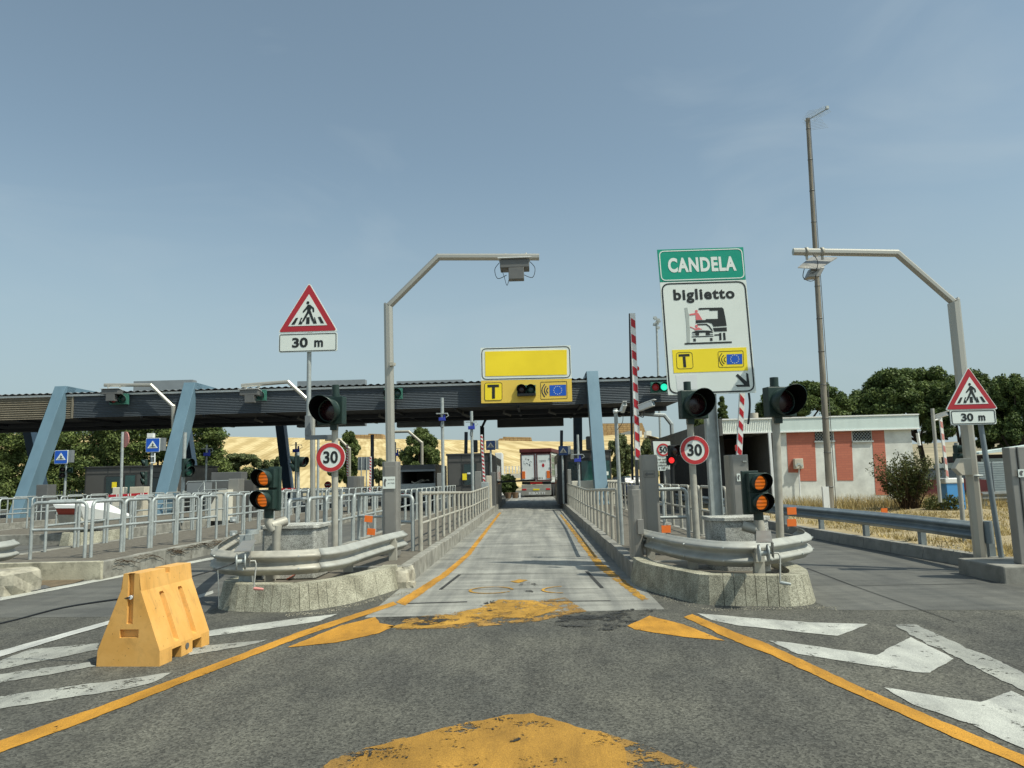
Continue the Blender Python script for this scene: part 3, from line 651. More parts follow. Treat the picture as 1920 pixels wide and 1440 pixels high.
# ------------------------------------------------------------------ reusable builders
def signal(root, c, r, depth, vis, yaw=0, lens="lens_dark", plate=None, body="sig_green", cap=False, flare=.22):
    """one round lamp with a long hood; c = centre of the front plate, faces -Y turned by yaw"""
    Rz = Matrix.Rotation(yaw, 3, 'Z'); f = Rz @ Vector((0, -1, 0)); sd = Rz @ Vector((1, 0, 0)); c = Vector(c)
    w = plate or r * 1.28
    hs = mb(); hs.box(c - f * depth / 2, (w * 2, depth, w * 2), mtx=Rz); hs.ring(c - f * .01, f, r * 1.1, r * .96, .05)
    if cap: hs.sphere(c - f * depth * .9, w * .8, (1, .5, 1))
    body_o = hs.build("signal_housing", body, root, bevel=.012)
    n = 28; vs = []; 
    for rr in (r * 1.04, r * 1.01):
        for l in (0, 1):
            for j in range(n):
                a = 2 * math.pi * j / n; up = math.sin(a)          # hood long on top, short below
                L_ = vis * (.30 + .70 * (.5 + .5 * up) ** .7) if l else -.005
                vs.append(c + sd * math.cos(a) * rr * (1 + flare * l) + Vector((0, 0, 1)) * up * rr * (1 + flare * l) + f * L_)
    fs = []
    for j in range(n):
        k = (j + 1) % n; fs += [(j, k, n + k, n + j), (2 * n + j, 3 * n + j, 3 * n + k, 2 * n + k), (n + j, n + k, 3 * n + k, 3 * n + j)]
    fo = [q for i, q in enumerate(fs) if i % 3 != 1]; fi = [q for i, q in enumerate(fs) if i % 3 == 1]
    mb().add(vs, fo, True).build("hood", body if body != "sig_green_lit" else "sig_black", body_o)
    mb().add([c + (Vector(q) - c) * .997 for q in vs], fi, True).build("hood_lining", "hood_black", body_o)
    ln = mb(); ring_ = []
    for q, (rr, dd) in enumerate(((r * .97, .0), (r * .8, .018), (r * .45, .032), (0.001, .036))):
        ring_ += [c + sd * math.cos(2 * math.pi * j / n) * rr + Vector((0, 0, 1)) * math.sin(2 * math.pi * j / n) * rr + f * dd for j in range(n)]
    ln.add(ring_, [(q * n + j, q * n + (j + 1) % n, (q + 1) * n + (j + 1) % n, (q + 1) * n + j) for q in range(3) for j in range(n)], True).build("lens", lens, body_o)
    return body_o

def amber_pair(name, label, px, py1, py2, Y, r, yaw, parent_z):
    c1 = P(px[0], py1, Y); c2 = P(px[1], py2, Y)
    root = thing(name, label, "traffic light", (c2.x, Y, parent_z))
    for c in (c1, c2): signal(root, c, r, .13, .20, yaw, "amber", r * 1.32)
    return root, c1, c2

def pole(root, p0, p1, r, m="grey_pole", n=14, name="pole"):
    return mb().tube([p0, p1], r, n).build(name, m, root)

PED = zo(0, 0, 1)
FIG = [(770, 545), (805, 545), (868, 600), (874, 655), (862, 668), (848, 660), (845, 618), (822, 600), (815, 640), (872, 800), (862, 815), (842, 815), (787, 680), (712, 808), (694, 820), (680, 806), (762, 650), (762, 612), (712, 665), (695, 668), (690, 652), (748, 578)]
BARS = [[(585, 750), (622, 750), (568, 855), (512, 855)], [(665, 750), (690, 752), (660, 800), (690, 830), (680, 855), (625, 855)], [(752, 745), (800, 745), (800, 852), (745, 852)], [(872, 748), (885, 750), (915, 850), (862, 850), (850, 822), (878, 805)], [(930, 745), (972, 745), (1028, 848), (978, 848)]]
def ped_figure(root, T, d, name="symbol"):
    b = mb(); b.prism([T(*p) for p in FIG], d); b.prism([T(771 + 24 * math.cos(a * math.pi / 8), 514 + 24 * math.sin(a * math.pi / 8)) for a in range(16)], d)
    for q in BARS: b.prism([T(*p) for p in q], d)
    return b.build(name, "sign_black", root)
def rounded_tri(T, pts, r):
    out = []; pts = [Vector((*p, 0)) for p in pts]
    for i in range(3):
        a, b, c = pts[i - 1], pts[i], pts[(i + 1) % 3]; d0 = (a - b).normalized() * r; d1 = (c - b).normalized() * r
        for j in range(6): t = j / 5; q = (b + d0) * (1 - t) ** 2 + b * 2 * t * (1 - t) + (b + d1) * t * t; out.append(T(q.x, q.y))
    return out
def crossing_warning(name, label, cx, cyb, Y, side, plate_px, text_px):
    """red-edged triangle with walking figure over a distance plate; cx,cyb = bottom centre in px"""
    o = P(cx, cyb, Y); k = side / 920; root = thing(name, label, "road sign", (o.x, Y, .2))
    T = lambda x, y, n=0.0: Vector((o.x + (x - 770) * k, Y - n, o.z + (970 - y) * k))
    d = lambda t: Vector((0, -t, 0))
    mb().prism(rounded_tri(T, [(785, 185), (1245, 985), (296, 985)], 55), Vector((0, .02, 0))).build("panel", "white_sign", root)
    mb().prism([p + Vector((0, -.001, 0)) for p in rounded_tri(T, [(785, 208), (1222, 968), (318, 968)], 45)], d(.003)).build("red_border", "sign_red", root)
    mb().prism([T(*p) + Vector((0, -.005, 0)) for p in ((785, 375), (1078, 880), (462, 880))], d(.003)).build("white_field", "white_sign", root)
    ped_figure(root, lambda x, y: T(x, y) + Vector((0, -.009, 0)), d(.003))
    (x0, y0), (x1, y1) = plate_px; a = P(x0, y0, Y); b_ = P(x1, y1, Y)
    q = [(a.x, Y, a.z), (b_.x, Y, a.z), (b_.x, Y, b_.z), (a.x, Y, b_.z)]
    mb().prism(rrect(q, .03), (0, .02, 0)).build("distance_plate", "white_sign", root)
    add_frame(mb(), [Vector(p) + Vector((0, -.001, 0)) for p in inset(q, .012)], .010, .03, (0, -.003, 0)).build("plate_border", "sign_black", root)
    t = mb(); h = .62 * abs(a.z - b_.z) * .75; zb = (a.z + b_.z) / 2 - h / 2; w = b_.x - a.x
    add_text(t, "30", (a.x + w * .23, Y - .004, zb), (a.x + w * .50, Y - .004, zb), h, .035); add_text(t, "m", (a.x + w * .61, Y - .004, zb), (a.x + w * .76, Y - .004, zb), h, .035)
    t.build("lettering", "sign_black", root)
    return root, o
def speed_sign(root, c, r, body):
    c = Vector(c); d = Vector((0, -.003, 0))
    mb().prism(disc(c, r), (0, .02, 0)).build("panel", "white_sign", root)
    mb().ring(c + Vector((0, -.001, 0)), (0, -1, 0), r * .965, r * .70, .004, 40, False).build("red_ring", "sign_red2", root)
    t = mb(); add_text(t, body, c + Vector((-r * .50, -.004, -r * .36)), c + Vector((r * .50, -.004, -r * .36)), r * .74, .03); t.build("lettering", "sign_black", root)
def noline(): pass

def hoop_path(L_, h, r=.09, z0=0):
    pts = [(0, 0, z0), (0, 0, z0 + h - r)] + [(r - r * math.cos(a), 0, z0 + h - r + r * math.sin(a)) for a in (math.pi / 6, math.pi / 3, math.pi / 2)]
    return pts + [(L_ - x, y, z) for x, y, z in pts[::-1]]
def hoop_mesh(L_=.86, h=1.0, rad=.028):
    b = mb(); b.tube(hoop_path(L_, h), rad, 8); b.tube([(0, 0, h * .52), (L_, 0, h * .52)], rad * .85, 8); return b
HOOP = {}
def hoop(x0, y0, x1, y1, z, label, group, rad=.028, h=1.0, m="galv"):
    L_ = round(math.hypot(x1 - x0, y1 - y0), 2); key = (L_, rad, h, m)
    if key not in HOOP:
        HOOP[key] = hoop_mesh(L_, h, rad).build("hoop_rail", m)
        o = HOOP[key]
    else:
        o = HOOP[key].copy(); COL.objects.link(o)
    o.location = (x0, y0, z); o.rotation_euler = (0, 0, math.atan2(y1 - y0, x1 - x0)); return tag(o, label, "railing", group)

def wprofile(h=.31, d=.075):
    z = np.linspace(0, 1, 17); prof = []
    for t in z: prof.append((d * (.5 - .5 * math.cos(4 * math.pi * t)) if True else 0, (t - .5) * h))
    return prof
def wbeam(b, path, zc, h=.31, d=.08, th=.006, side=1):
    """W-section steel beam swept along a ground path (x,y); outward normal to the right of travel * side"""
    pts = [Vector((p[0], p[1], 0)) for p in path]; zs = zc if isinstance(zc, list) else [zc] * len(pts)
    prof = wprofile(h, d); k = len(prof); vs = []
    for i, p in enumerate(pts):
        t = (pts[min(i + 1, len(pts) - 1)] - pts[max(i - 1, 0)]).normalized(); nn = Vector((t.y, -t.x, 0)) * side
        for q in (0, 1):
            for (o, z) in prof: vs.append(p + nn * (o - q * th) + Vector((0, 0, zs[i] + z)))
    m = 2 * k; fs = []
    for i in range(len(pts) - 1):
        for j in range(k - 1):
            a = i * m + j; fs.append((a, a + 1, a + m + 1, a + m)); a += k; fs.append((a, a + m, a + m + 1, a + 1))
        a = i * m; fs.append((a, a + m, a + m + k, a + k)); a += k - 1; fs.append((a, a + k, a + m + k, a + m))
    e = (len(pts) - 1) * m
    for j in range(k - 1): fs.append((j, j + k, j + k + 1, j + 1)); fs.append((e + j, e + j + 1, e + j + k + 1, e + j + k))
    b.add(vs, fs, True); return b
def spline(base, per=8):
    base = [Vector((p[0], p[1], 0)) for p in base]; pts = []
    for i in range(len(base) - 1):
        p0 = base[max(0, i - 1)]; p1 = base[i]; p2 = base[i + 1]; p3 = base[min(len(base) - 1, i + 2)]
        for k in range(per):
            t = k / per; pts.append(.5 * ((2 * p1) + (p2 - p0) * t + (2 * p0 - 5 * p1 + 4 * p2 - p3) * t * t + (3 * p1 - p0 - 3 * p2 + p3) * t ** 3))
    return [(p.x, p.y) for p in pts + [base[-1]]]
def arm_mesh(root, p0, p1, w, d, n=11, m1="white_plastic", m2="red_paint", back="grey_pole", red_first=True, slant=.6):
    """boom: aluminium profile with diagonal red bands on the front, p0 bottom, p1 top"""
    p0 = Vector(p0); p1 = Vector(p1); U = (p1 - p0); Ln = U.length; U = U.normalized(); Rt = Vector((U.z, 0, -U.x)); nn = Vector((0, -1, 0))
    m_ = Matrix((Rt, Vector((0, 1, 0)), U)).transposed()
    mb().box((p0 + p1) / 2, (w, d, Ln), mtx=m_).build("boom", m1, root)
    b = mb(); st = Ln / n
    for i in range(n):
        a = p0 + U * (i * st + st * .12) ; s = U * st * .5; sl = U * w * slant
        q = [a - Rt * w * .42 + sl / 2 , a + Rt * w * .42 - sl / 2, a + Rt * w * .42 - sl / 2 + s, a - Rt * w * .42 + sl / 2 + s]
        b.prism([v + nn * (d / 2 + .001) for v in q], nn * .003)
    b.build("red_bands", m2, root)
    return root
def cabinet(name, label, px0, px1, pyt, Y, zb, depth=.3, m="cabinet", cham=.035, cat="cabinet"):
    a = P(px0, pyt, Y); c = P(px1, pyt, Y); w = c.x - a.x; x = (a.x + c.x) / 2; zt = a.z
    root = thing(name, label, cat, (x, Y + depth / 2, zb)); h = w / 2; q = cham
    prof = [(x - h + q, Y), (x + h - q, Y), (x + h, Y + q), (x + h, Y + depth), (x - h, Y + depth), (x - h, Y + q)]
    mb().prism([(u, v, zb) for u, v in prof], (0, 0, zt - zb)).build("housing", m, root, bevel=.006)
    pr = mb()
    pr.box((x, Y - .003, (zt + zb) / 2 - .02), (w - 2 * q - .03, .006, zt - zb - .12)); pr.build("door", m, root, bevel=.003)
    return root, x, w, zt
def wire(root, pts, r=.006, name="cable", m="cable"):
    P_ = [Vector(p) for p in pts]; out = []
    for i in range(len(P_) - 1):
        a, b_, c, d = P_[max(0, i - 1)], P_[i], P_[i + 1], P_[min(len(P_) - 1, i + 2)]
        for k in range(6):
            t = k / 6; out.append(.5 * ((2 * b_) + (c - a) * t + (2 * a - 5 * b_ + 4 * c - d) * t * t + (3 * b_ - a - 3 * c + d) * t ** 3))
    out.append(P_[-1]); b = mb().tube(out, r, 6)
    return b.build(name, m, root)
# ------------------------------------------------------------------ left island furniture
Yl = 11.8
def big_red(name, label, cx, cy, Y, yaw, cappx, pole_px, zb, half=.225, r=.172, parent=None):
    c = P(cx, cy, Y - .12); b0 = P(*pole_px[1], Y); b0.z = zb; t0 = P(*pole_px[0], Y)
    root = thing(name, label, "traffic light", (b0.x, Y, zb))
    pole(root, b0, t0, .052, "galv_warm", 18)
    signal(root, c, r, .15, .36, yaw, "lens_dark", half)
    a = P(*cappx[0], Y); b = P(*cappx[1], Y); mb().tube([b, a], .058, 16).tube([b, b + Vector((0, 0, .04))], .068, 16).build("mast_cap", "sig_green", root)
    k = mb(); k.box((b0.x * .0 + t0.x, Y - .03, c.z - half - .04), (.10, .14, .09)); k.build("clamp", "sig_green", root)
    return root
r_ = big_red("traffic_light", "tall traffic light with one unlit red lamp above the left 30 sign", 618, 770, Yl, -.22, ((629, 722), (630, 744)), ((628, 745), (628, 1012)), .3)
spc = P(620, 857.5, Yl - .09)
sr = thing("speed_limit_sign", "round 30 speed limit sign on the pole left of the centre lane", "road sign", spc)
speed_sign(sr, spc, .236, "30")
tri, o = crossing_warning("crossing_warning_sign", "triangular crossing warning with 30 m plate, left of the lane, on a slim pole", 577, 621.5, 11.95, .985, ((523, 626), (632, 658)), "30 m")
tp = P(577, 822, 12.0); t2 = P(577, 560, 12.0)
pole(tri, (tp.x, 12.03, tp.z), (tp.x, 12.03, t2.z - .3), .037, "galv")
k = mb(); q = P(632, 819, 12.0); k.b2((tp.x - .04, 11.98, q.z - .035), (q.x, 12.06, q.z + .035)); k.b2((tp.x - .04, 11.97, q.z + .036), (tp.x + .04, 12.07, q.z + .36)); k.build("bracket", "sign_back", tri)
# double amber flasher on its cranked tube
am, c1, c2 = amber_pair("amber_flasher", "pair of lit amber lamps with hoods above the left bullnose", (497, 495), 897, 937, 9.55, .094, -.16, .3)
k = mb(); k.b2((c2.x + .02, 9.63, c2.z - .15), (c1.x + .17, 9.70, c1.z + .15)); k.tube([c2 + Vector((.03, .1, -.12)), c2 + Vector((.03, .1, -.24))], .062, 14); k.build("bracket", "sig_green", am, bevel=.01)
a = c2 + Vector((.03, .1, -.24))
mb().tube([a, a + Vector((.005, 0, -.06)), a + Vector((.06, .02, -.16))], [.055, .06, .062], 14).tube([a + Vector((.03, .0, -.10)), a + Vector((.17, .16, -.05))], .062, 16).tube([a + Vector((.115, .02, -.10)), a + Vector((.10, .02, -.24)), (a.x + .10, 9.67, .3)], .052, 14).build("cranked_tube", "galv_warm", am)
# plinth, post
def plinth(name, label, px0, px1, pyt, Y, depth, cham):
    a = P(px0, pyt, Y); c = P(px1, pyt, Y); root = thing(name, label, "plinth", ((a.x + c.x) / 2, Y + depth / 2, .26)); q = cham
    pr = lambda g: [(a.x + q - g * .4, Y - g), (c.x - q + g * .4, Y - g), (c.x + g, Y + q), (c.x + g, Y + depth + g), (a.x - g, Y + depth + g), (a.x - g, Y + q)]
    mb().prism([(x, y, .25) for x, y in pr(0)], (0, 0, a.z - .05 - .25)).build("block", "granite", root, bevel=.01)
    mb().prism([(x, y, a.z - .05) for x, y in pr(.03)], (0, 0, .05)).build("capstone", "granite", root, bevel=.008); return root
plinth("stone_plinth", "grey granite block behind the left crash rail", 491, 592, 986, 9.95, .6, .03)
a = P(450, 1003, 9.4); c = P(474, 1003, 9.4)
root = thing("guardrail_post", "bluish galvanised channel post inside the left crash rail", "post", (a.x, 9.4, .26))
k = mb().b2((a.x, 9.38, .26), (a.x + .07, 9.44, a.z)).b2((a.x + .075, 9.36, .26), (c.x, 9.46, a.z + .01)); k.build("channel", "galv", root, bevel=.006)
mb().tube([(a.x + .1, 9.55, a.z + .0), (a.x + .1, 9.55, a.z + .055)], .085, 18).build("cap", "galv", root)

# crash rails round the two noses
def crash_rail(name, label, px, zc, side, posts, m="rail_metal", lap=None):
    path = [tuple(G(x, y, .685).xy) for x, y in px]; path = spline(path, 6)
    root = thing(name, label, "crash rail", (path[0][0], path[0][1], .3))
    if lap:
        k_ = int(len(path) * lap); b = mb(); wbeam(b, path[:k_ + 1], .54, .30, .085, side=side); b.build("beam", "rail_metal", root)
        b = mb(); sh = [(x + .0, y + .012) for x, y in path[k_:]]; wbeam(b, [(x, y) for x, y in path[k_:]], .535, .30, .085, side=side); b.build("beam", "galv_warm", root)
    else: wbeam(mb(), path, .54, .30, .085, side=side).build("beam", m, root) if False else None
    if not lap:
        b = mb(); wbeam(b, path, .54, .30, .085, side=side); b.build("beam", m, root)
    for (x, y) in posts:
        g = G(x, y, .3); mb().box((g.x, g.y + .09, .41), (.12, .09, .30)).box((g.x, g.y + .05, .54), (.10, .10, .16)).build("post", "galv_warm", root)
    bo = mb()
    for i in range(6, len(path) - 2, 9):
        p = Vector((*path[i], 0)); t = (Vector((*path[i + 1], 0)) - p).normalized(); nn = Vector((t.y, -t.x, 0)) * side
        for dz in (-.075, .075): bo.tube([p + nn * .078 + Vector((0, 0, .54 + dz)), p + nn * .097 + Vector((0, 0, .54 + dz))], .012, 8)
    bo.build("bolts", "galv", root)
    return root, path
crash_rail("crash_rail", "double-wave steel crash rail curving round the left bullnose, winch in front", [(756, 995), (720, 1003), (680, 1013), (632, 1025), (560, 1031), (489, 1033), (445, 1033), (415, 1031), (407, 1026), (419, 1014), (456, 994)], .54, -1, [(502, 1085), (735, 1047), (650, 1068)], lap=.36)
crash_rail("crash_rail", "curved double-wave crash rail round the right bullnose, half in sign shadow", [(1199, 991), (1235, 999), (1271, 1006), (1315, 1012), (1359, 1015.5), (1411, 1015.5), (1450, 1011), (1490, 1005), (1508, 1001), (1506, 994), (1484, 985)], .54, 1, [(1428, 1080), (1222, 1045), (1302, 1062)])

# left winch
def winch(name, label, c, yaw, hx):
    root = thing(name, label, "winch", c); c = Vector(c); Rz = Matrix.Rotation(yaw, 3, 'Z'); T = lambda x, y, z: c + Rz @ Vector((x, y, z)) * 1.35
    b = mb()
    for s in (-.035, .035): b.tube([T(s - .006, 0, 0), T(s + .006, 0, 0)], .085, 22).ring(T(s - .008, 0, 0), Rz @ Vector((1, 0, 0)), .095, .082, .018, 22)
    b.tube([T(-.03, 0, 0), T(.03, 0, 0)], .03, 14); b.build("reel", "galv", root)
    b = mb(); b.prism([T(-.06, -.03, .085), T(.07, -.03, .085), T(.12, .35, .15), T(.0, .35, .15)], Vector((0, 0, .008)))
    b.prism([T(.07, -.05, .085), T(.07, .07, .10), T(.07, .07, -.03), T(.07, -.03, -.04)], Rz @ Vector((.008, 0, 0))); b.build("bracket", "cabinet", root)
    b = mb(); b.tube([T(.05, 0, 0), T(.115, 0, 0), T(.125, -.01, -.03), T(.11, -.02, -.23)], .009, 8); b.build("crank", "grey_pole", root)
    mb().tube([T(.105, -.02, -.232), T(.12, -.02, -.235), T(.19, -.03, -.245)], [.012, .02, .014], 12).build("handle", hx, root)
    return root
wl = P(452, 1053, 8.78); winch("winch", "hand winch with cable and pink grip bolted on the left crash rail", wl, .35, "pink_sign")
wr = P(1432, 1037, 8.42); winch("winch", "hand winch with two bright reels on the right crash rail", wr, -.15, "galv")

# cloth under the rail
b = mb(); n1 = 14; ca = G(528, 1092, .25); cb = G(612, 1076, .25); rr = random.Random(2)
vs = []
for i in range(n1 + 1):
    for j in range(5):
        t = i / n1; p = ca.lerp(cb, t) + Vector((0, .05 * j, 0)); vs.append((p.x, p.y + .12, .26 + .15 * math.sin(math.pi * t) * (.4 + .6 * (j / 4)) + rr.uniform(-.006, .012)))
b.add(vs, [(i * 5 + j, i * 5 + j + 1, (i + 1) * 5 + j + 1, (i + 1) * 5 + j) for i in range(n1) for j in range(4)], True)
tag(b.build("cloth", "cloth"), "crumpled red-orange cloth lying under the left crash rail", "cloth")

# orange reflector plates
def reflector(name, label, pts, Y, stem=None, bent=0):
    root = thing(name, label, "reflector", P(*pts[0], Y), "orange reflector plates")
    for (x, y) in pts:
        c = P(x, y, Y); mb().box(c, (.12, .012, .095), mtx=Matrix.Rotation(bent, 3, 'Y')).build("plate", "orange", root)
    if stem: mb().tube([P(*stem[0], Y + .01), P(*stem[1], Y + .01)], .008, 6).build("stem", "galv_warm", root)
reflector("reflector", "bent pair of orange plates above the left crash rail", [(691, 973), (696, 997)], 11.2, ((688, 978), (697, 1008)), .12)
reflector("reflector", "single orange plate at the lane end of the right crash rail", [(1249, 992)], 10.0, ((1249, 990), (1249, 1002)))
reflector("reflector", "pair of orange plates right of the right bullnose", [(1484.5, 958), (1484.5, 980)], 10.0, ((1478, 955), (1478, 992)))
reflector("reflector", "lone orange plate on top of the long verge guardrail", [(1658, 957.5)], 14.9, ((1660, 955), (1661, 966)))

# overhead antenna gantries
def gantry(name, label, px, Y, r, r2, zb=None, m="steel"):
    p = [P(x, y, Y) for x, y in px]
    if zb is not None: p[0].z = zb
    root = thing(name, label, "gantry", (p[0].x, Y, p[0].z))
    b = mb().tube(p[:2] + [p[1] + (p[2] - p[1]) * .001], r, 8, False, rot=.5); b.build("mast", m, root)
    mb().tube([p[1] + Vector((0, 0, -.02))] + p[2:], r2, 8, False, rot=.5).build("arm", m, root)
    return root, p
YG = 12.9
g1, gp = gantry("antenna_gantry", "cranked steel gantry reaching over the centre lane from its left kerb", [(735, 1030), (728, 573), (822, 482), (1011, 482)], YG, .082, .062, .27)
mb().ring(P(733, 683, YG) - Vector((0, 0, .02)), (0, 0, 1), .085, .07, .04, 8, False).box(P(735, 683, YG - .09), (.07, .09, .06)).build("clamp", "galv_warm", g1)
def antenna(root, name, label, c, s=1.0, flip=False, tilt=0.0):
    c = Vector(c); rt = thing(name, label, "antenna", c); Rx = Matrix.Rotation(tilt, 3, 'X'); T = lambda v: c + Rx @ (Vector(v) * s)
    b = mb(); b.prism([T((-.24, -.16, 0)), T((.24, -.16, 0)), T((.20, .16, -.02)), T((-.20, .16, -.02))], (0, 0, .014)); b.build("sun_shield", "white_metal", rt)
    b = mb(); b.box(T((0, .0, -.075)), (.42 * s, .26 * s, .12 * s), mtx=Rx); b.build("housing", "cabinet_dark", rt, bevel=.01)
    b = mb(); b.box(T((.02, -.06, -.22)), (.22 * s, .14 * s, .17 * s), mtx=Rx); b.build("junction_box", "cabinet_dark", rt, bevel=.008)
    b = mb()
    for x in (-.13, .17): b.ring(T((x - .015, .05, .075)), (1, 0, 0), .068, .058, .03, 14).box(T((x, .05, .0)), (.03, .03, .05))
    b.build("clamps", "galv_warm", rt)
    for sgn in (-1, 1):
        wire(rt, [T((sgn * .22, 0, -.02)), T((sgn * .29, 0, -.12)), T((sgn * .25, -.02, -.26)), T((sgn * .12, -.04, -.22))], .006)
    wire(rt, [T((-.2, 0, -.1)), T((-.16, 0, -.22)), T((-.12, 0, -.36)), T((-.08, -.03, -.25))], .005)
    return rt
a = P(965, 489, YG); antenna(g1, "antenna_box", "dark antenna box with loose cables hanging over the centre lane", a, 1.25)

# cabinets on the left island
cb, x, w, zt = cabinet("control_cabinet", "tall grey cabinet at the foot of the left gantry mast", 716, 746, 866, 12.6, .26, .26)
def emblem(root, px0, py0, px1, py1, Y, lines, m="white_sign", ink="cabinet_dark", mark=True):
    a = P(px0, py0, Y); c = P(px1, py1, Y); mb().b2((a.x, Y - .006, c.z), (c.x, Y, a.z)).build("plaque", m, root)
    b = mb(); h = a.z - c.z; w = c.x - a.x
    if mark: b.prism([(a.x + w * (.2 + .14 * math.cos(t) * (1 if t < 5 else .3)), Y - .0085, (a.z + c.z) / 2 + h * .33 * math.sin(t)) for t in np.linspace(.7, 5.6, 14)] + [(a.x + w * .22, Y - .0085, (a.z + c.z) / 2)], (0, .002, 0))
    x0 = a.x + w * (.4 if mark else .08)
    for i, tx in enumerate(lines):
        z = a.z - h * (.30 + .30 * i); add_text(b, tx, (x0, Y - .008, z), (c.x - w * .06, Y - .008, z), h * .14, .0)
    b.build("lettering", ink, root)
emblem(cb, 718, 894, 741, 916, 12.58, ["autostrade", "per l'italia"])

# ------------------------------------------------------------------ right island furniture
big_red("traffic_light", "tall traffic light with one dark red lamp partly over the white sign's foot", 1303, 758, 11.6, .22, ((1288, 716), (1289, 736)), ((1291, 745), (1306, 1004)), .3, .22, .170)
sc = P(1302.5, 844, 11.5); sr = thing("speed_limit_sign", "round 30 speed limit sign right of the centre lane", "road sign", sc); speed_sign(sr, sc, .224, "30")
big_red("traffic_light", "tall traffic light with dark lamp on the rightmost pole of the right island", 1467, 753, 10.2, .22, ((1451, 708), (1452, 730)), ((1453, 745), (1461, 1002)), .3, .205, .158)
am, c1, c2 = amber_pair("amber_flasher", "pair of lit amber lamps with hoods above the right bullnose", (1422, 1425), 905, 942, 9.3, .092, .16, .3)
k = mb(); k.b2((c1.x - .18, 9.38, c2.z - .15), (c2.x + .03, 9.44, c1.z + .15)); k.tube([c2 + Vector((0, .1, -.10)), c2 + Vector((.0, .1, -.22))], .06, 14); k.build("bracket", "sig_green", am, bevel=.01)
a = c2 + Vector((0, .1, -.22))
mb().tube([a, (a.x + .02, 9.4, .3)], [.06, .085], 16).tube([a + Vector((-.0, 0, -.13)), a + Vector((-.19, .05, -.07))], .06, 16).build("cranked_tube", "galv_warm", am)
plinth("stone_plinth", "pale chamfered block behind the right crash rail", 1338, 1446, 971, 9.75, .55, .14)

# the big toll sign, slightly leaning
YS = 12.0
root = thing("toll_sign", "tall leaning sign with green name panel above white ticket panel", "road sign", (P(1345, 1013, YS).x, YS, .27))
z6 = zo(1140, 440, 4.8); Q = lambda x, y, n=0.0: P(*z6(x, y), YS - n)
def flat(b, pts, n, th=.003): b.prism([Q(x, y, n) for x, y in pts], (0, -th, 0)); return b
b = mb(); b.prism([Q(443, 135), Q(1217, 112), Q(1240, 403), Q(468, 425)], (0, .03, 0)); b.build("name_panel", "sign_green", root)
b = mb(); add_frame(b, [Q(456, 147, .001), Q(1206, 122, .001), Q(1232, 392, .001), Q(478, 417, .001)], .016, .09, (0, -.003, 0)); b.build("name_border", "white_sign", root)
b = mb(); up = Q(545, 215) - Q(552, 330); add_text(b, "CANDELA", Q(545, 334, .004), Q(1158, 316, .004), up.length, .042, sp=1.12, up=Q(443, 135) - Q(468, 425)); b.build("lettering", "white_sign", root)
b = mb(); b.prism([Q(468, 430), Q(1243, 406), Q(1335, 1421), Q(542, 1444)], (0, .03, 0)); b.build("white_panel", "white_sign", root)
b = mb(); add_frame(b, [Q(478, 439, .001), Q(1236, 416, .001), Q(1325, 1411, .001), Q(551, 1434, .001)], .022, .14, (0, -.003, 0)); b.build("panel_border", "sign_black", root)
b = mb(); add_text(b, "biglietto", Q(592, 586, .004), Q(1142, 568, .004), (Q(592, 500) - Q(598, 586)).length * 1.02, .038, sp=1.14, up=Q(468, 430) - Q(542, 1444)); b.build("lettering", "sign_black", root)
b = mb(); flat(b, [(690, 658), (714, 656), (722, 700), (730, 720), (731, 790), (738, 860), (738, 965), (712, 970), (705, 800)], .001); b.build("ticket_column_symbol", "sign_grey", root)
b = mb()
flat(b, [(795 + 13 * math.cos(t * math.pi / 7), 690 + 13 * math.sin(t * math.pi / 7)) for t in range(14)], .001)
flat(b, [(733, 714), (785, 705), (812, 705), (850, 765), (790, 768), (788, 722), (735, 727)], .001)
flat(b, [(796 + 13 * math.cos(t * math.pi / 7), 823 + 13 * math.sin(t * math.pi / 7)) for t in range(14)], .001)
flat(b, [(740, 826), (785, 845), (812, 834), (850, 852), (782, 861), (776, 848), (742, 836)], .001); b.build("driver_symbols", "sign_pink", root)
b = mb()
flat(b, [(812, 668), (824, 660), (1025, 655), (1040, 668), (1055, 740), (1068, 820), (950, 828), (935, 800), (900, 790), (790, 797), (790, 772), (880, 768), (880, 760), (990, 757), (988, 682), (915, 684), (910, 671), (820, 677)], .001)
flat(b, [(945, 840), (1068, 833), (1070, 868), (957, 872)], .001)
for pl, w in (([(805, 810), (885, 807), (912, 826), (938, 864)], .020), ([(757, 901), (785, 900)], .008), ([(915, 898), (945, 896)], .008), ([(757, 884), (785, 882)], .010), ([(915, 880), (945, 878)], .010), ([(755, 919), (948, 912)], .013), ([(960, 903), (1005, 901)], .02), ([(692, 982), (1112, 967)], .026)):
    strip(b, [Q(x, y, .001) for x, y in pl], w, (0, -.003, 0))
flat(b, [(757, 876), (790, 866), (850, 862), (910, 863), (945, 874), (916, 878), (916, 903), (880, 905), (880, 880), (820, 882), (820, 907), (788, 908), (786, 880)], .001)
for q in ([(767, 935), (790, 935), (792, 960), (769, 960)], [(918, 930), (940, 930), (942, 955), (920, 955)], [(1000, 885), (1020, 884), (1022, 948), (1003, 949)], [(1035, 883), (1055, 882), (1060, 947), (1040, 948)]): flat(b, q, .001)
b.build("vehicle_symbols", "sign_black", root)
b = mb(); flat(b, [(577, 1038), (1245, 1013), (1260, 1222), (592, 1245)], .001); b.build("yellow_strip", "sign_yellow", root)
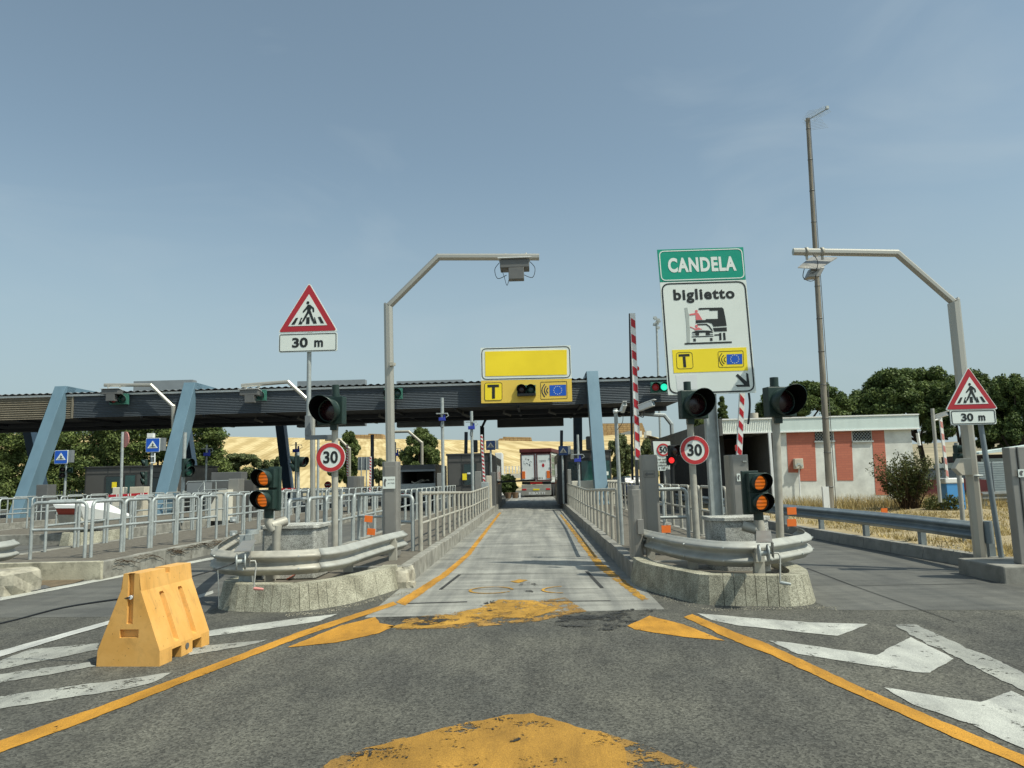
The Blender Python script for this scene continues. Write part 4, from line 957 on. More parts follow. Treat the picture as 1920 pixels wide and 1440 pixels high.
def tele(root, T, n, tb, ts, eb, fl, arcs, stc, sr_, fm="sign_black"):
    b = mb(); add_frame(b, [T(x, y, n) for x, y in tb], .006, .05, (0, -.002, 0)); add_frame(b, [T(x, y, n) for x, y in eb], .006, .03, (0, -.002, 0))
    for q in ts: b.prism([T(x, y, n) for x, y in q], (0, -.002, 0))
    for a0, am_, a1 in arcs:
        pts = [((1 - t) ** 2 * a0[0] + 2 * t * (1 - t) * (2 * am_[0] - (a0[0] + a1[0]) / 2) + t * t * a1[0], (1 - t) ** 2 * a0[1] + 2 * t * (1 - t) * (2 * am_[1] - (a0[1] + a1[1]) / 2) + t * t * a1[1]) for t in np.linspace(0, 1, 9)]
        strip(b, [T(x, y, n) for x, y in pts], .012 if fm == "sign_black" else .04, (0, -.002, 0))
    b.build("symbol", "sign_black", root)
    mb().prism([T(x, y, n) for x, y in fl], (0, -.002, 0)).build("blue_flag", "sign_blue", root)
    b = mb()
    for k_ in range(12):
        c = T(stc[0] + sr_ * math.cos(k_ * math.pi / 6), stc[1] + sr_ * math.sin(k_ * math.pi / 6), n + .003); s_ = .012 if fm == "sign_black" else .04
        b.prism([c + Vector((math.cos(math.pi / 2 + t * math.pi / 5), 0, math.sin(math.pi / 2 + t * math.pi / 5))) * (s_ if t % 2 == 0 else s_ * .42) for t in range(10)], (0, -.002, 0))
    b.build("stars", "white_sign", root)
tele(root, Q, .005, [(612, 1060), (758, 1055), (770, 1205), (620, 1210)], [[(635, 1077), (733, 1072), (735, 1093), (637, 1098)], [(672, 1098), (697, 1096), (705, 1192), (680, 1194)]],
     [(988, 1050), (1218, 1042), (1224, 1190), (996, 1196)], [(1067, 1078), (1207, 1073), (1210, 1163), (1070, 1167)],
     [((1026, 1068), (1003, 1122), (1034, 1180)), ((1043, 1085), (1023, 1124), (1048, 1163)), ((1058, 1102), (1045, 1124), (1060, 1144))], (1140, 1120), 37)
b = mb(); flat(b, [(1150, 1268), (1168, 1252), (1248, 1322), (1243, 1243), (1262, 1252), (1277, 1368), (1165, 1370), (1147, 1352), (1226, 1350)], .001); b.build("arrow", "sign_black", root)
b = mb(); flat(b, [(610, 1265), (800, 1258), (808, 1392), (622, 1398)], .001, .0015); b.build("blank_sticker", "white_metal", root)
t0 = P(1330, 735, YS + .12); b0 = P(1347, 1013, YS + .12); b0.z = .27; t1 = P(1313, 470, YS + .12)
d_ = (t1 - b0)
b = mb(); w = .09
for s in (-1, 1): b.prism([b0 + Vector((s * w - .008, -.07, 0)), b0 + Vector((s * w + .008, -.07, 0)), b0 + Vector((s * w + .008, .07, 0)), b0 + Vector((s * w - .008, .07, 0))], d_)
b.prism([b0 + Vector((-w, -.008, 0)), b0 + Vector((w, -.008, 0)), b0 + Vector((w, .008, 0)), b0 + Vector((-w, .008, 0))], d_); b.build("beam_post", "galv", root)
wire(root, [P(1404, 737, YS + .05), P(1406, 760, YS + .05), P(1403, 795, YS + .02)], .018)
# boom arms and their housings
root = thing("boom_barrier", "raised red and white boom with camera behind, left side of the right island", "barrier", P(1193, 900, 12.3))
arm_mesh(root, P(1196, 862, 12.3), P(1186, 588, 12.3), .085, .06, 9)
mb().tube([P(1186, 900, 12.37), P(1181, 588, 12.37)], .02, 8).build("edge_strip", "sig_black", root)
mb().sphere(P(1195, 691, 12.3), .035, (1, .6, 1.2)).build("arm_lamp", "lamp_red", root)
cabinet("barrier_cabinet", "grey cabinet with arrow plate beside the raised boom", 1202, 1233, 853, 11.95, .26, .3)
cr = [o for o in COL.objects if o.get("label") == "grey cabinet with arrow plate beside the raised boom"][0]
a = P(1206, 883, 11.93); c = P(1228, 895, 11.93)
b = mb(); add_frame(b, [a, Vector((c.x, a.y, a.z)), c, Vector((a.x, a.y, c.z))], .006, .01, (0, -.004, 0))
za = (a.z + c.z) / 2; w = c.x - a.x; b.prism([(a.x + w * .1, 11.926, za), (a.x + w * .35, 11.926, za + .035), (a.x + w * .35, 11.926, za + .014), (a.x + w * .9, 11.926, za + .014), (a.x + w * .9, 11.926, za - .014), (a.x + w * .35, 11.926, za - .014), (a.x + w * .35, 11.926, za - .035)], (0, -.003, 0)); b.build("arrow_plate", "cabinet_dark", cr)
rt, x, w, zt = cabinet("bollard_housing", "short grey housing with round head at the island's lane edge", 1180, 1202, 918, 11.2, .2, .28)
mb().tube([(x - .01, 11.3, zt), (x - .01, 11.3, zt + .06)], .085, 18).build("head", "cabinet", rt); mb().box((x + .05, 11.17, .75), (.09, .06, .22)).build("socket_box", "cabinet", rt, bevel=.006)
root = thing("boom_barrier", "raised red and white boom behind the ticket sign's right foot", "barrier", P(1387, 900, 12.35))
arm_mesh(root, P(1385.5, 856, 12.35), P(1396, 640, 12.35), .085, .06, 9, slant=.9)
mb().box(P(1380.5, 840, 12.35), (.03, .05, .10)).build("arm_lamp", "lamp_red", root)
rt, x, w, zt = cabinet("barrier_cabinet", "grey cabinet with white label below the right boom", 1367, 1403, 853, 12.2, .28, .36)
emblem(rt, 1381, 888, 1401, 902, 12.18, ["autostrade", "tech"], mark=True)
mb().box(P(1396, 865, 12.18), (.06, .02, .02)).build("handle", "chrome", rt)
# surveillance cameras on poles
def cctv(root, c, s=1.0, m="white_metal", yaw=.5, pitch=-.25):
    Rm = Matrix.Rotation(yaw, 3, 'Z') @ Matrix.Rotation(pitch, 3, 'X'); c = Vector(c)
    mb().box(c, (.10 * s, .30 * s, .10 * s), mtx=Rm).box(c + Rm @ Vector((0, -.03 * s, .058 * s)), (.12 * s, .36 * s, .014 * s), mtx=Rm).build("camera", m, root, bevel=.012)
    mb().box(c + Rm @ Vector((0, -.152 * s, 0)), (.075 * s, .01, .07 * s), mtx=Rm).build("lens", "glass", root)
root = thing("camera_pole", "slim galvanised pole carrying a small white camera right of the lane", "camera pole", (*P(1167, 1026, 13.6).xy, .27))
b0 = P(1166, 1000, 13.6); b0.z = .27; pole(root, b0, P(1154, 766, 13.6), .035, "galv")
mb().tube([P(1154, 772, 13.6), P(1168, 770, 13.5)], .015, 8).ring(P(1154, 775, 13.6), (0, 0, 1), .042, .03, .06).build("bracket", "white_metal", root)
cctv(root, P(1169, 765, 13.5), .7, yaw=.2, pitch=-.6); wire(root, [P(1168, 776, 13.5), P(1167, 792, 13.5), P(1157, 806, 13.55)], .006)
root = thing("camera_pole", "white bullet camera on a bracket behind the left boom", "camera", P(1190, 900, 12.6))
b0 = P(1195, 950, 12.6); b0.z = .27; pole(root, b0, P(1188, 700, 12.6), .03, "cabinet_dark")
mb().tube([P(1190, 772, 12.6), P(1206, 768, 12.2)], .015, 8).build("bracket", "white_metal", root)
cctv(root, P(1212, 761, 11.9), .85, yaw=.95, pitch=-.25); wire(root, [P(1207, 770, 12), P(1206, 782, 12), P(1196, 778, 12.1)], .008)

# ------------------------------------------------------------------ railings beside the centre lane
def lane_rail(name, label, X, Y0, Y1, n, zf, m, zb=.26):
    root = thing(name, label, "railing", (X, Y0, zb)); Ys = [Y0 + (Y1 - Y0) * i / (n - 1) for i in range(n)]
    mb().tube([(X, y, zf(y)) for y in Ys], .034, 10).build("top_rail", m, root)
    mb().tube([(X, y, zb + (zf(y) - zb) * .47) for y in Ys], .026, 8).build("mid_rail", m, root)
    for i, y in enumerate(Ys): mb().tube([(X, y, zb), (X, y, zf(y) - .0)], .036 if i else .042, 10).build("post", m, root)
    return root
lane_rail("safety_railing", "long beige-grey railing of round posts on the lane's left kerb", -2.08, 13.4, 34.5, 20, lambda y: float(np.interp(y, [13, 24, 31, 36], [1.29, 1.10, 1.17, 1.20])), "galv_warm")
lane_rail("safety_railing", "long railing of round posts on the lane's right kerb", 1.52, 13.9, 35, 20, lambda y: float(np.interp(y, [13, 22, 33, 36], [1.27, 1.12, 1.20, 1.22])), "galv_warm")
def hoops(X0, Y0, X1, Y1, z, label, group, rad=.028, m="galv", pitch=1.06, L_=.94, h=1.0):
    D = math.hypot(X1 - X0, Y1 - Y0); n = int(D / pitch); ux, uy = (X1 - X0) / D, (Y1 - Y0) / D
    for i in range(n):
        s = i * pitch; hoop(X0 + ux * s, Y0 + uy * s, X0 + ux * (s + L_), Y0 + uy * (s + L_), z, label, group, rad, h, m)
hoops(-3.93, 11.75, -3.9, 40, .25, "galvanised hoop rail on the far edge of the left island", "hoop rails along the left island's far edge")
hoops(3.42, 13.5, 3.36, 40, .25, "galvanised hoop rail along the right island's outer edge", "hoop rails along the right island's outer edge", m="galv_warm")
g = "hoop rails along the stained second island"
for i, (x0, y0, x1, y1) in enumerate(((56, 1049, 158, 1046), (170, 1045, 226, 1035), (231, 1034, 278, 1027.5), (283, 1027, 327, 1021), (331, 1020.5, 370, 1016), (375, 1015, 405, 1010))):
    a = G(x0, y0, .29); c = G(x1, y1, .29); hoop(a.x, a.y, c.x, c.y, .28, "wide hoop rail across the front of the stained kerb wall" if i == 0 else "galvanised hoop rail along the second island, nearer edge", g, .031)
hoops(-7.45, 17.8, -7.4, 42, .28, "galvanised hoop rail along the second island, nearer edge", g)
hoops(-9.75, 14.6, -9.7, 42, .28, "galvanised hoop rail along the second island, farther edge", g)
hoop(-11.6, 12.9, -10.4, 12.9, .28, "hoop rail cut by the photo's left border", "hoop rails along the stained second island", .031)
hoops(-12.8, 23.5, -12.75, 44, .26, "small hoop rail along the distant third island", "hoop rails along the distant third island", pitch=1.3, L_=1.15)
hoops(-16.9, 21.5, -16.8, 44, .26, "small hoop rail along the third island's far edge", "hoop rails along the distant third island", pitch=1.5, L_=1.3)
hoops(-20.8, 20.5, -20.7, 42, .26, "tiny hoop rail on the fourth island far left", "hoop rails on the fourth island", pitch=1.7, L_=1.4)
a = G(673, 1012, .26); c = G(722, 1015, .26); hoop(a.x, a.y, c.x, c.y, .26, "thick hoop rail just left of the gantry cabinet", "hoop rails beside the gantry cabinet", .034, .98)
a = G(738, 1031, .26); c = G(774, 1033, .26); hoop(a.x, a.y + .0, c.x, c.y, .26, "thick hoop rail between gantry cabinet and lane railing", "hoop rails beside the gantry cabinet", .034, .98)
a = G(1210, 984, .26); c = G(1246, 986, .26); hoop(a.x, a.y, c.x, c.y, .26, "hoop rail crossing the island right of the arrow cabinet", "hoop rails behind the arrow cabinet", .032, 1.0)
hoop(1.7, 12.9, 2.6, 12.9, .26, "hoop rail hidden partly behind the bollard housing", "hoop rails behind the arrow cabinet", .032, 1.0)
# small sockets on the left hoops
for (x, y) in ((438, 974), (438, 1000)):
    c = P(x, y, 14.6 if True else 0); rt = thing("socket_box", "upper small metal socket box on hoop rail" if y < 980 else "lower small metal socket box on hoop rail", "box", c)
    mb().box(c, (.13, .08, .10)).build("housing", "galv", rt, bevel=.01); mb().box(c + Vector((.02, -.045, -.01)), (.045, .01, .045)).build("cover", "white_plastic", rt)

# crash rail stub on the far left and guardrail on the verge
rt = thing("crash_rail", "rounded end of a steel crash rail cut by the left edge", "crash rail", (-8.6, 11.5, .3))
wbeam(mb(), spline([(-12, 11.2), (-9.6, 11.0), (-8.75, 11.15), (-8.45, 11.55), (-8.6, 12.1)]), .56, .31, .09, side=1).build("beam", "rail_metal", rt)
mb().box((-8.8, 11.6, .42), (.12, .12, .3)).build("post", "galv_warm", rt)
rt = thing("guardrail", "long bluish steel guardrail on the dry verge right of the lane", "guardrail", (6.6, 11, .2))
e = G(1846, 982, .68); f = P(1465, 944, 19.2)
path = [(e.x, e.y), (6.62, 13.2), (6.5, 16), (f.x, 19.2), (f.x - .1, 34)]
b = mb(); wbeam(b, path, .56, .28, .085, side=-1); b.build("beam", "rail_dark", rt)
x, y = path[0]
mb().tube([(x + .02, y - .02, .40), (x + .02, y - .02, .72)], .09, 16, sx=.7).build("end_cap", "rail_dark", rt)
for t in range(0, 14):
    yy = y + .12 + t * 2.0; xx = float(np.interp(yy, [p[1] for p in path], [p[0] for p in path])) + .11
    mb().box((xx, yy, .42), (.09, .12, .5)).build("post", "rail_dark", rt)

# right gantry with antenna and grey box, triangle sign
g2, gp = gantry("antenna_gantry", "cranked steel gantry rising from the verge over the right lane", [(1835, 1012), (1788, 565), (1682, 475), (1487, 472)], 11.2, .088, .056, .2)
a = P(1528, 483, 11.2); rt = thing("antenna_box", "tilted flat antenna plate with dark box and cables under the right gantry arm", "antenna", a)
mb().prism([P(1496, 503, 11.05), P(1536, 505, 11.05), P(1570, 484, 11.45), P(1521, 483, 11.45)], (0, 0, .016)).build("plate", "cabinet", rt)
q0, q1 = P(1512, 521, 11.15), P(1541, 502, 11.15); mb().prism([(q0.x, 11.1, q0.z), (q1.x - .06, 11.1, q0.z), (q1.x + .03, 11.1, q1.z), (q0.x + .08, 11.1, q1.z)], (0, .18, 0)).build("junction_box", "cabinet", rt, bevel=.008)
b = mb()
for x in (1512, 1541): q = P(x, 472, 11.2); mb().ring(q - Vector((.02, 0, 0)), (1, 0, 0), .07, .058, .04, 14).box(q + Vector((0, 0, -.09)), (.03, .03, .07)).build("clamp", "galv_warm", rt)
wire(rt, [P(1508, 504, 11.1), P(1506, 520, 11.1), P(1518, 527, 11.1), P(1528, 524, 11.1), P(1530, 515, 11.1)], .006); wire(rt, [P(1524, 476, 11.1), P(1533, 490, 11.05), P(1530, 508, 11.05), P(1520, 512, 11.08)], .006)
b = mb(); c = P(1806, 876, 11.05); b.prism([(c.x - .13, 11.03, c.z - .02), (c.x - .04, 11.03, c.z + .13), (c.x + .12, 11.03, c.z + .13), (c.x + .12, 11.03, c.z - .12), (c.x - .04, 11.03, c.z - .12)], (0, .12, 0)); b.build("junction_box", "beige_box", g2, bevel=.01)
b = mb(); b.ring(P(1828, 894, 11.2), (0, 0, 1), .105, .09, .03, 16); b.build("clamp", "galv", g2)
tri, o = crossing_warning("crossing_warning_sign", "triangular crossing warning with 30 m plate, right of the right gantry mast", 1822, 767, 10.85, .73, ((1781, 769), (1869, 795)), "30 m")
b0 = P(1849, 1020, 10.92); b0.z = .18; t0 = P(1822, 710, 10.92); t0.y = b0.y; pole(tri, (t0.x + .16, 10.93, .18), (t0.x + .03, 10.93, t0.z), .036, "rail_dark")
# small traffic light behind the gantry mast and white and blue barrier box
rt = thing("traffic_light", "small green-hooded light half hidden left of the right gantry mast", "traffic light", P(1795, 930, 13.6))
pole(rt, (*P(1797, 900, 13.6).xy, .2), P(1793, 830, 13.6), .04, "grey_pole")
for y in (842, 857): signal(rt, P(1799, y, 13.5), .055, .08, .12, .6, "lens_dark")
rt = thing("boom_barrier", "slim raised pink and white boom on the white-topped blue box", "barrier", P(1775, 900, 24))
arm_mesh(rt, P(1776, 896, 24), P(1763, 782, 24), .08, .06, 5, m2="pink_sign")
rt = thing("barrier_box", "bright blue barrier box with white top on the verge", "barrier box", P(1792, 944, 24))
a = P(1778, 944, 24); c = P(1807, 906, 24); mb().b2((a.x, 24, .1), (c.x, 24.45, c.z)).build("body", "blue_box", rt, bevel=.01)
c2 = P(1802, 896, 24); mb().b2((a.x - .04, 23.97, c.z), (c.x, 24.45, c2.z)).build("lid", "white_plastic", rt, bevel=.03)
rt = thing("camera_pole", "thin grey pole with camera left of the pink and white boom", "camera pole", P(1763, 942, 22))
pole(rt, P(1763, 942, 22), P(1748, 766, 22), .05, "grey_pole"); mb().tube([P(1749, 789, 22), P(1764, 785, 22)], .025, 8).build("bracket", "white_metal", rt); cctv(rt, P(1765, 779, 22), 1.1, yaw=.8)
# far right cabinet standing on a block
rt = thing("ticket_cabinet", "large stainless cabinet cut by the right edge", "cabinet", (6.9, 10.3, .3))
a = P(1893, 838, 10.1); mb().b2((a.x + .10, 10.1, .22), (a.x + 1.2, 10.3, a.z)).build("housing", "cabinet", rt, bevel=.01)
mb().b2((a.x, 10.12, .22), (a.x + .095, 10.28, a.z - .005)).build("side_cheek", "cabinet", rt, bevel=.01)
emblem(rt, 1908, 880, 1942, 894, 10.09, ["autostrade"], mark=True)
a = P(1880, 1055, 9.95); tag(recentre(mb().b2((a.x, 9.95, -.02), (a.x + 2.5, 11.0, .22)).build("concrete_plinth", "kerb_right", bevel=.02), (a.x, 10.4, 0)), "dark concrete base under the large stainless cabinet", "concrete base")
# vine-stained kerb detail
b = mb(); rr = random.Random(9)
for i in range(46):
    y = 12.6 + 4.5 * rr.random(); z = .30 - .13 * rr.random() ** 1.5; p = [(-7.235, y, z)]
    for q in range(4): p.append((-7.235 + rr.uniform(0, .02), p[-1][1] + rr.uniform(.03, .14), max(.08, p[-1][2] + rr.uniform(-.035, .02))))
    b.tube(p, .005, 4)
o = b.build("creeper", "twig"); o["kind"] = "stuff"

# ------------------------------------------------------------------ yellow plastic barrier, rope
def jersey():
    A = Vector((-3.50, 6.40, 0)); u = Vector((.56, -.04, 0)).normalized(); v = Vector((.05, .78, 0)).normalized(); Ln = .84
    root = thing("water_filled_barrier", "yellow-orange plastic traffic barrier standing on the white hatching", "barrier", A)
    T = lambda x, y, z: A + u * x + v * y + Vector((0, 0, z))
    H = .77
    def hw(z): return float(np.interp(z, [0, .13, .60, .64, H], [.285, .28, .10, .082, .072]))
    st = []   # (t, notch bottom, groove, top)
    for t, bt, gr, tp in ((0, 0, 0, H), (.19, 0, 0, H), (.19, .10, 0, H), (.25, .10, 0, H), (.265, .10, 1, H), (.31, .10, 1, H), (.325, .10, 0, H), (.34, .10, 0, H), (.34, 0, 0, H), (.40, 0, 0, H - .0), (.405, 0, 0, H - .05), (.47, 0, 0, H - .05), (.475, 0, 0, H), (.53, 0, 0, H), (.53, .10, 0, H), (.555, .10, 0, H), (.57, .10, 1, H), (.615, .10, 1, H), (.63, .10, 0, H), (.69, .10, 0, H), (.69, 0, 0, H), (Ln, 0, 0, H)): st.append((t, bt, gr, tp))
    zl = [0, .125, .15, .17, .56, .58, .62, H]
    vs = []; k = len(zl)
    for t, bt, gr, tp in st:
        for s in (-1, 1):
            for i, z in enumerate(zl):
                zz = max(z, bt) if i < 2 else z
                if i == k - 1: zz = tp
                x = hw(z if i < k - 1 else H); 
                if gr and i in (3, 4): x -= .045
                vs.append(T(s * x, t, zz))
    fs = []; m = 2 * k
    for i in range(len(st) - 1):
        for s in (0, k):
            for j in range(k - 1):
                a = i * m + s + j; q = (a, a + 1, a + m + 1, a + m); fs.append(q if s == 0 else q[::-1])
        a = i * m + k - 1; fs.append((a, a + k, a + m + k, a + m)); a = i * m; fs.append((a, a + m, a + m + k, a + k))
    e = (len(st) - 1) * m; fs.append(tuple(e + j for j in range(k)) + tuple(e + k + j for j in range(k))[::-1])
    b = mb().add(vs, fs)
    # near end wall with two recesses
    lv = [0, .125, .235, .305, .35, .60, .64, H]
    for i in range(len(lv) - 1):
        z0, z1 = lv[i], lv[i + 1]
        hole = .085 if (z0, z1) == (.235, .305) else (.028 if z0 >= .35 else 0)
        if hole:
            for s in (-1, 1): b.add([T(s * hw(z0), 0, z0), T(s * hole, 0, z0), T(s * hole, 0, z1), T(s * hw(z1), 0, z1)], [(0, 1, 2, 3)])
        else: b.add([T(-hw(z0), 0, z0), T(hw(z0), 0, z0), T(hw(z1), 0, z1), T(-hw(z1), 0, z1)], [(0, 1, 2, 3)])
    for h, z0, z1 in ((.085, .235, .305), (.028, .35, H)):
        q = [T(-h, 0, z0), T(h, 0, z0), T(h, 0, z1), T(-h, 0, z1)]; r_ = [T(-h, .035, z0), T(h, .035, z0), T(h, .035, z1), T(-h, .035, z1)]
        b.add(q + r_, [(0, 4, 5, 1), (1, 5, 6, 2), (2, 6, 7, 3), (3, 7, 4, 0), (4, 7, 6, 5)])
    b.build("shell", "barrier_plastic", root, bevel=.011, seg=3)
    hp = T(.285, .435, .075); mb().tube([hp, hp + u * .004], .028, 14, rot=0).build("drain_plug", "cabinet_dark", root)
    mb().tube([T(0, -.004, .57), T(0, .05, .57)], .017, 10).build("rope_eyelet", "white_metal", root)
    return T
TJ = jersey()
rp_ = thing("rope", "dark twisted rope running from the winch through the yellow barrier", "rope", wl)
wire(rp_, [wl + Vector((-.04, -.02, 0)), P(408, 1067, 8.5), TJ(.06, .9, .63), TJ(0, .82, .6)], .008)
wire(rp_, [TJ(0, .0, .57), P(120, 1139, 6.55), P(0, 1169, 6.7), P(-150, 1196, 7.2), Vector((-8.4, 11.0, .5))], .009)
wire(rp_, [P(408, 1067, 8.5), P(409, 1085, 8.52), P(410, 1110, 8.55), P(410, 1138, 8.6)], .005, "chain", "galv")
# ------------------------------------------------------------------ toll canopy
XL, XR = -37.0, P(1276, 760, 36.6).x
YF, YB = 36.6, 48.5
zt = P(900, 722, YF).z; zb0 = P(700, 768, YF).z; zbk = P(700, 792, YB).z
root = thing("toll_canopy", "long dark toll canopy with ribbed fascia spanning all lanes", "canopy", (-12, 42, 0))
def ribbed(b, x0, x1, z0, z1, y, n, amp=.016, dirn='z'):
    vs = []; fs = []
    for i in range(n + 1):
        z = z0 + (z1 - z0) * i / n; o = amp if i % 2 else -amp; vs += [(x0, y + o, z), (x1, y + o, z)]
    fs = [(2 * i, 2 * i + 1, 2 * i + 3, 2 * i + 2) for i in range(n)]; return b.add(vs, fs)
xs_ = P(138, 750, YF).x
ribbed(mb(), xs_, XR, zb0, zt, YF, 26).build("front_fascia", "fascia_dark", root)
ribbed(mb(), XL, xs_ - .05, zb0 - .02, zt, YF - .01, 20, .035).b2((xs_ - .06, YF - .06, zb0 - .03), (xs_ + .02, YF + .02, zt)).build("front_fascia", "fascia_cream", root)["label"] = "cream ribbed fascia section"
mb().b2((XL, YF - .07, zt), (XR, YF + .03, zt + .10)).build("flashing", "flashing", root)
n = int((XR - XL) / .09); vs = []; fs = []
for i in range(n + 1):
    x = XL + (XR - XL) * i / n; z = zt + .17 + .035 * math.sin(i * math.pi / 2 + .4)
    vs += [(x, YF - .16, z), (x, YB, z + .25)]
fs = [(2 * i, 2 * i + 2, 2 * i + 3, 2 * i + 1) for i in range(n)]
mb().add(vs, fs).build("roof_sheet", "roof_sheet", root)
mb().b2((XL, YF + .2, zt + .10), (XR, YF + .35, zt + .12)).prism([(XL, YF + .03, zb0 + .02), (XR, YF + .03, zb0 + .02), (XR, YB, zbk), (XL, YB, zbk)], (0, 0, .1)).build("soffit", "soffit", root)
mb().b2((XL, YB, zbk - .05), (XR, YB + .1, zt + .3)).build("rear_fascia", "fascia_dark", root)
b = mb()
for f_ in (.33, .66):
    y = YF + (YB - YF) * f_; z = zb0 + (zbk - zb0) * f_; b.b2((XL, y - .12, z - .22), (XR, y + .12, z + .0))
x = -36
while x < XR: b.prism([(x, YF + .2, zb0 - .10), (x + .12, YF + .2, zb0 - .10), (x + .12, YF + .2, zb0 + .02), (x, YF + .2, zb0 + .02)], (0, YB - YF - .3, zbk - zb0)); x += 3.2
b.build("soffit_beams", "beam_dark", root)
rr = random.Random(4)
for px in (330, 480, 560, 712, 868, 945, 1030):
    c = P(px, 766, YF + 3); mb().tube([(c.x, YF + 3, zb0 + .1), (c.x, YF + 3, zb0 - .12)], .05, 8).box((c.x + .15, YF + 3, zb0 - .15), (.45, .2, .09), mtx=Matrix.Rotation(.35, 3, 'Y')).build("lamp", "cabinet_dark", root)
for (x0, x1) in ((255, 365), (560, 686), (745, 869), (931, 1054)):
    a = P(x0, 716, YB + .6); c = P(x1, 716, YB + .6); zb_ = P((x0 + x1) / 2, 800, YB + .6).z
    nm = {255: "leftmost seen, behind the second pylon", 560: "above the left 30 sign", 745: "right of the left gantry mast", 931: "behind the yellow T board"}[x0]
    rt = thing("lane_sign_back", f"dark rear side of an opposite-facing lane sign, {nm}", "lane sign", ((a.x + c.x) / 2, YB + .6, zb_), "lane sign backs hung on the canopy's rear edge")
    if x0 == 931: mb().b2((a.x, YB + .3, zb_), (c.x, YB + .9, P(1000, 735, YB).z)).build("casing", "dark_panel", rt)
    else: mb().b2((a.x, YB + .3, zb_), (c.x, YB + .9, a.z)).build("casing", "sign_back", rt)
# pylons
def pylon(label, X, w=.58, dep=.85, back=True):
    rt = thing("canopy_pylon", label, "pylon", (X, 33.6, 0), "blue steel pylons carrying the canopy")
    zt_ = 6.75
    def leg(p0, p1, d, m, nm):
        p0 = Vector(p0); p1 = Vector(p1); h = w / 2
        b = mb().add([p0 + Vector((s * h, q * d / 2, 0)) for s in (-1, 1) for q in (-1, 1)] + [p1 + Vector((s * h, q * d / 2, 0)) for s in (-1, 1) for q in (-1, 1)], [(0, 1, 3, 2), (4, 6, 7, 5), (0, 2, 6, 4), (1, 5, 7, 3), (0, 4, 5, 1), (2, 3, 7, 6)])
        return b.build(nm, m, rt, bevel=.01)
    leg((X, 33.9, 0), (X, 36.9, zt_), dep, "blue_steel", "front_leg")
    b = mb().prism([(X - w / 2, 36.6, zt_ + .004), (X - w / 2, 36.6, zt_ - .55), (X - w / 2, 49.6, zt_ - .35), (X - w / 2, 49.6, zt_ + .004)], (w, 0, 0)); b.v = [(x, y, z + .0) for x, y, z in b.v]; b.build("top_beam", "blue_steel", rt)
    leg((X, 52.3, 0), (X, 49.6, zt_), dep * .8, "navy_steel", "rear_leg")
    if back: mb().tube([(X, 44, zb0 + .25), (X, 51.3, 2.2)], .10, 6).build("brace", "navy_steel", rt) if False else None
    return rt
for lab, px in (("blue leaning canopy pylon nearest the left border, fully seen", 34), ("blue leaning canopy pylon behind the blue crossing sign", 299), ("single light blue pylon just right of the centre lane", 1129)):
    pylon(lab, P(px, 945, 33.9).x)
pylon("dark blue pylon foot cut by the left border", P(-395, 950, 33.9).x)
# canopy-mounted lights
def facing_pair(name, label, px, Y, r, left, right, parent=None, sep=2.3):
    c = P(*px, Y); rt = thing(name, label, "lane light", c, "lane lights on the canopy edge")
    mb().b2((c.x - r * 2.5, Y, c.z - r * 1.5), (c.x + r * 2.5, Y + .2, c.z + r * 1.5)).build("casing", "sig_green_lit", rt)
    for s, l in ((-1, left), (1, right)):
        if l: signal(rt, (c.x + s * r * 1.2, Y - .01, c.z), r, .02, .28, 0, l, r * 1.12, "sig_green_lit")
    return rt
facing_pair("lane_light", "red-lit lane light under the leftmost gantry antenna", (222, 748), 36.2, .18, "red_dim", "lens_green_off")
facing_pair("lane_light", "red-lit lane light behind the second gantry antenna", (481, 741), 36.2, .18, "red_dim", "lens_green_off")
facing_pair("lane_light", "green-cased lane light beside the big left gantry mast", (737, 738), 36.2, .18, "lens_dark", "lens_green_off")
facing_pair("lane_light", "lane light with bright green lamp beside the toll sign", (1237, 726), 36.2, .175, "red_dim", "green_lit")
# yellow T board
YT = 35.9; zT = zo(900, 640, 10.667); QT = lambda x, y, n=0.0: P(*zT(x, y), YT - n)
root = thing("lane_board", "wide yellow lane board with blank top field, black T and blue flag", "lane board", QT(900, 1220))
mb().prism([QT(10, 130), QT(1812, 80), QT(1835, 745), QT(25, 785)], (0, .15, 0)).build("upper_panel", "white_sign", root)
b = mb(); add_frame(b, [QT(28, 143, .004), QT(1798, 95, .004), QT(1815, 728, .004), QT(38, 768, .004)], .035, .25, (0, -.006, 0)); b.build("panel_border", "sign_black", root)
mb().prism([QT(100, 205, .004), QT(1735, 170, .004), QT(1740, 665, .004), QT(108, 700, .004)], (0, -.01, 0)).build("yellow_field", "board_yellow_bright", root)
mb().prism([QT(20, 788), QT(1832, 748), QT(1845, 1200), QT(25, 1238)], (0, .15, 0)).build("lower_panel", "board_yellow", root)
mb().prism(rrect([QT(92, 830, .004), QT(443, 822, .004), QT(445, 1178, .004), QT(92, 1186, .004)], .12), (0, -.008, 0)).build("bright_square", "board_yellow_bright", root)
def QTn(x, y, n=0.0): return QT(x, y, n)
b = mb(); add_frame(b, [QT(90, 828, .013), QT(445, 820, .013), QT(447, 1180, .013), QT(90, 1188, .013)], .022, .12, (0, -.005, 0)); add_frame(b, [QT(1208, 812, .005), QT(1738, 795, .005), QT(1748, 1145, .005), QT(1215, 1162, .005)], .018, .05, (0, -.005, 0))
for q in ([(150, 868), (380, 862), (380, 915), (150, 922)], [(240, 918), (300, 916), (300, 1145), (240, 1148)]): b.prism([QT(x, y, .014) for x, y in q], (0, -.006, 0))
b.build("symbol", "sign_black", root)
b = mb()
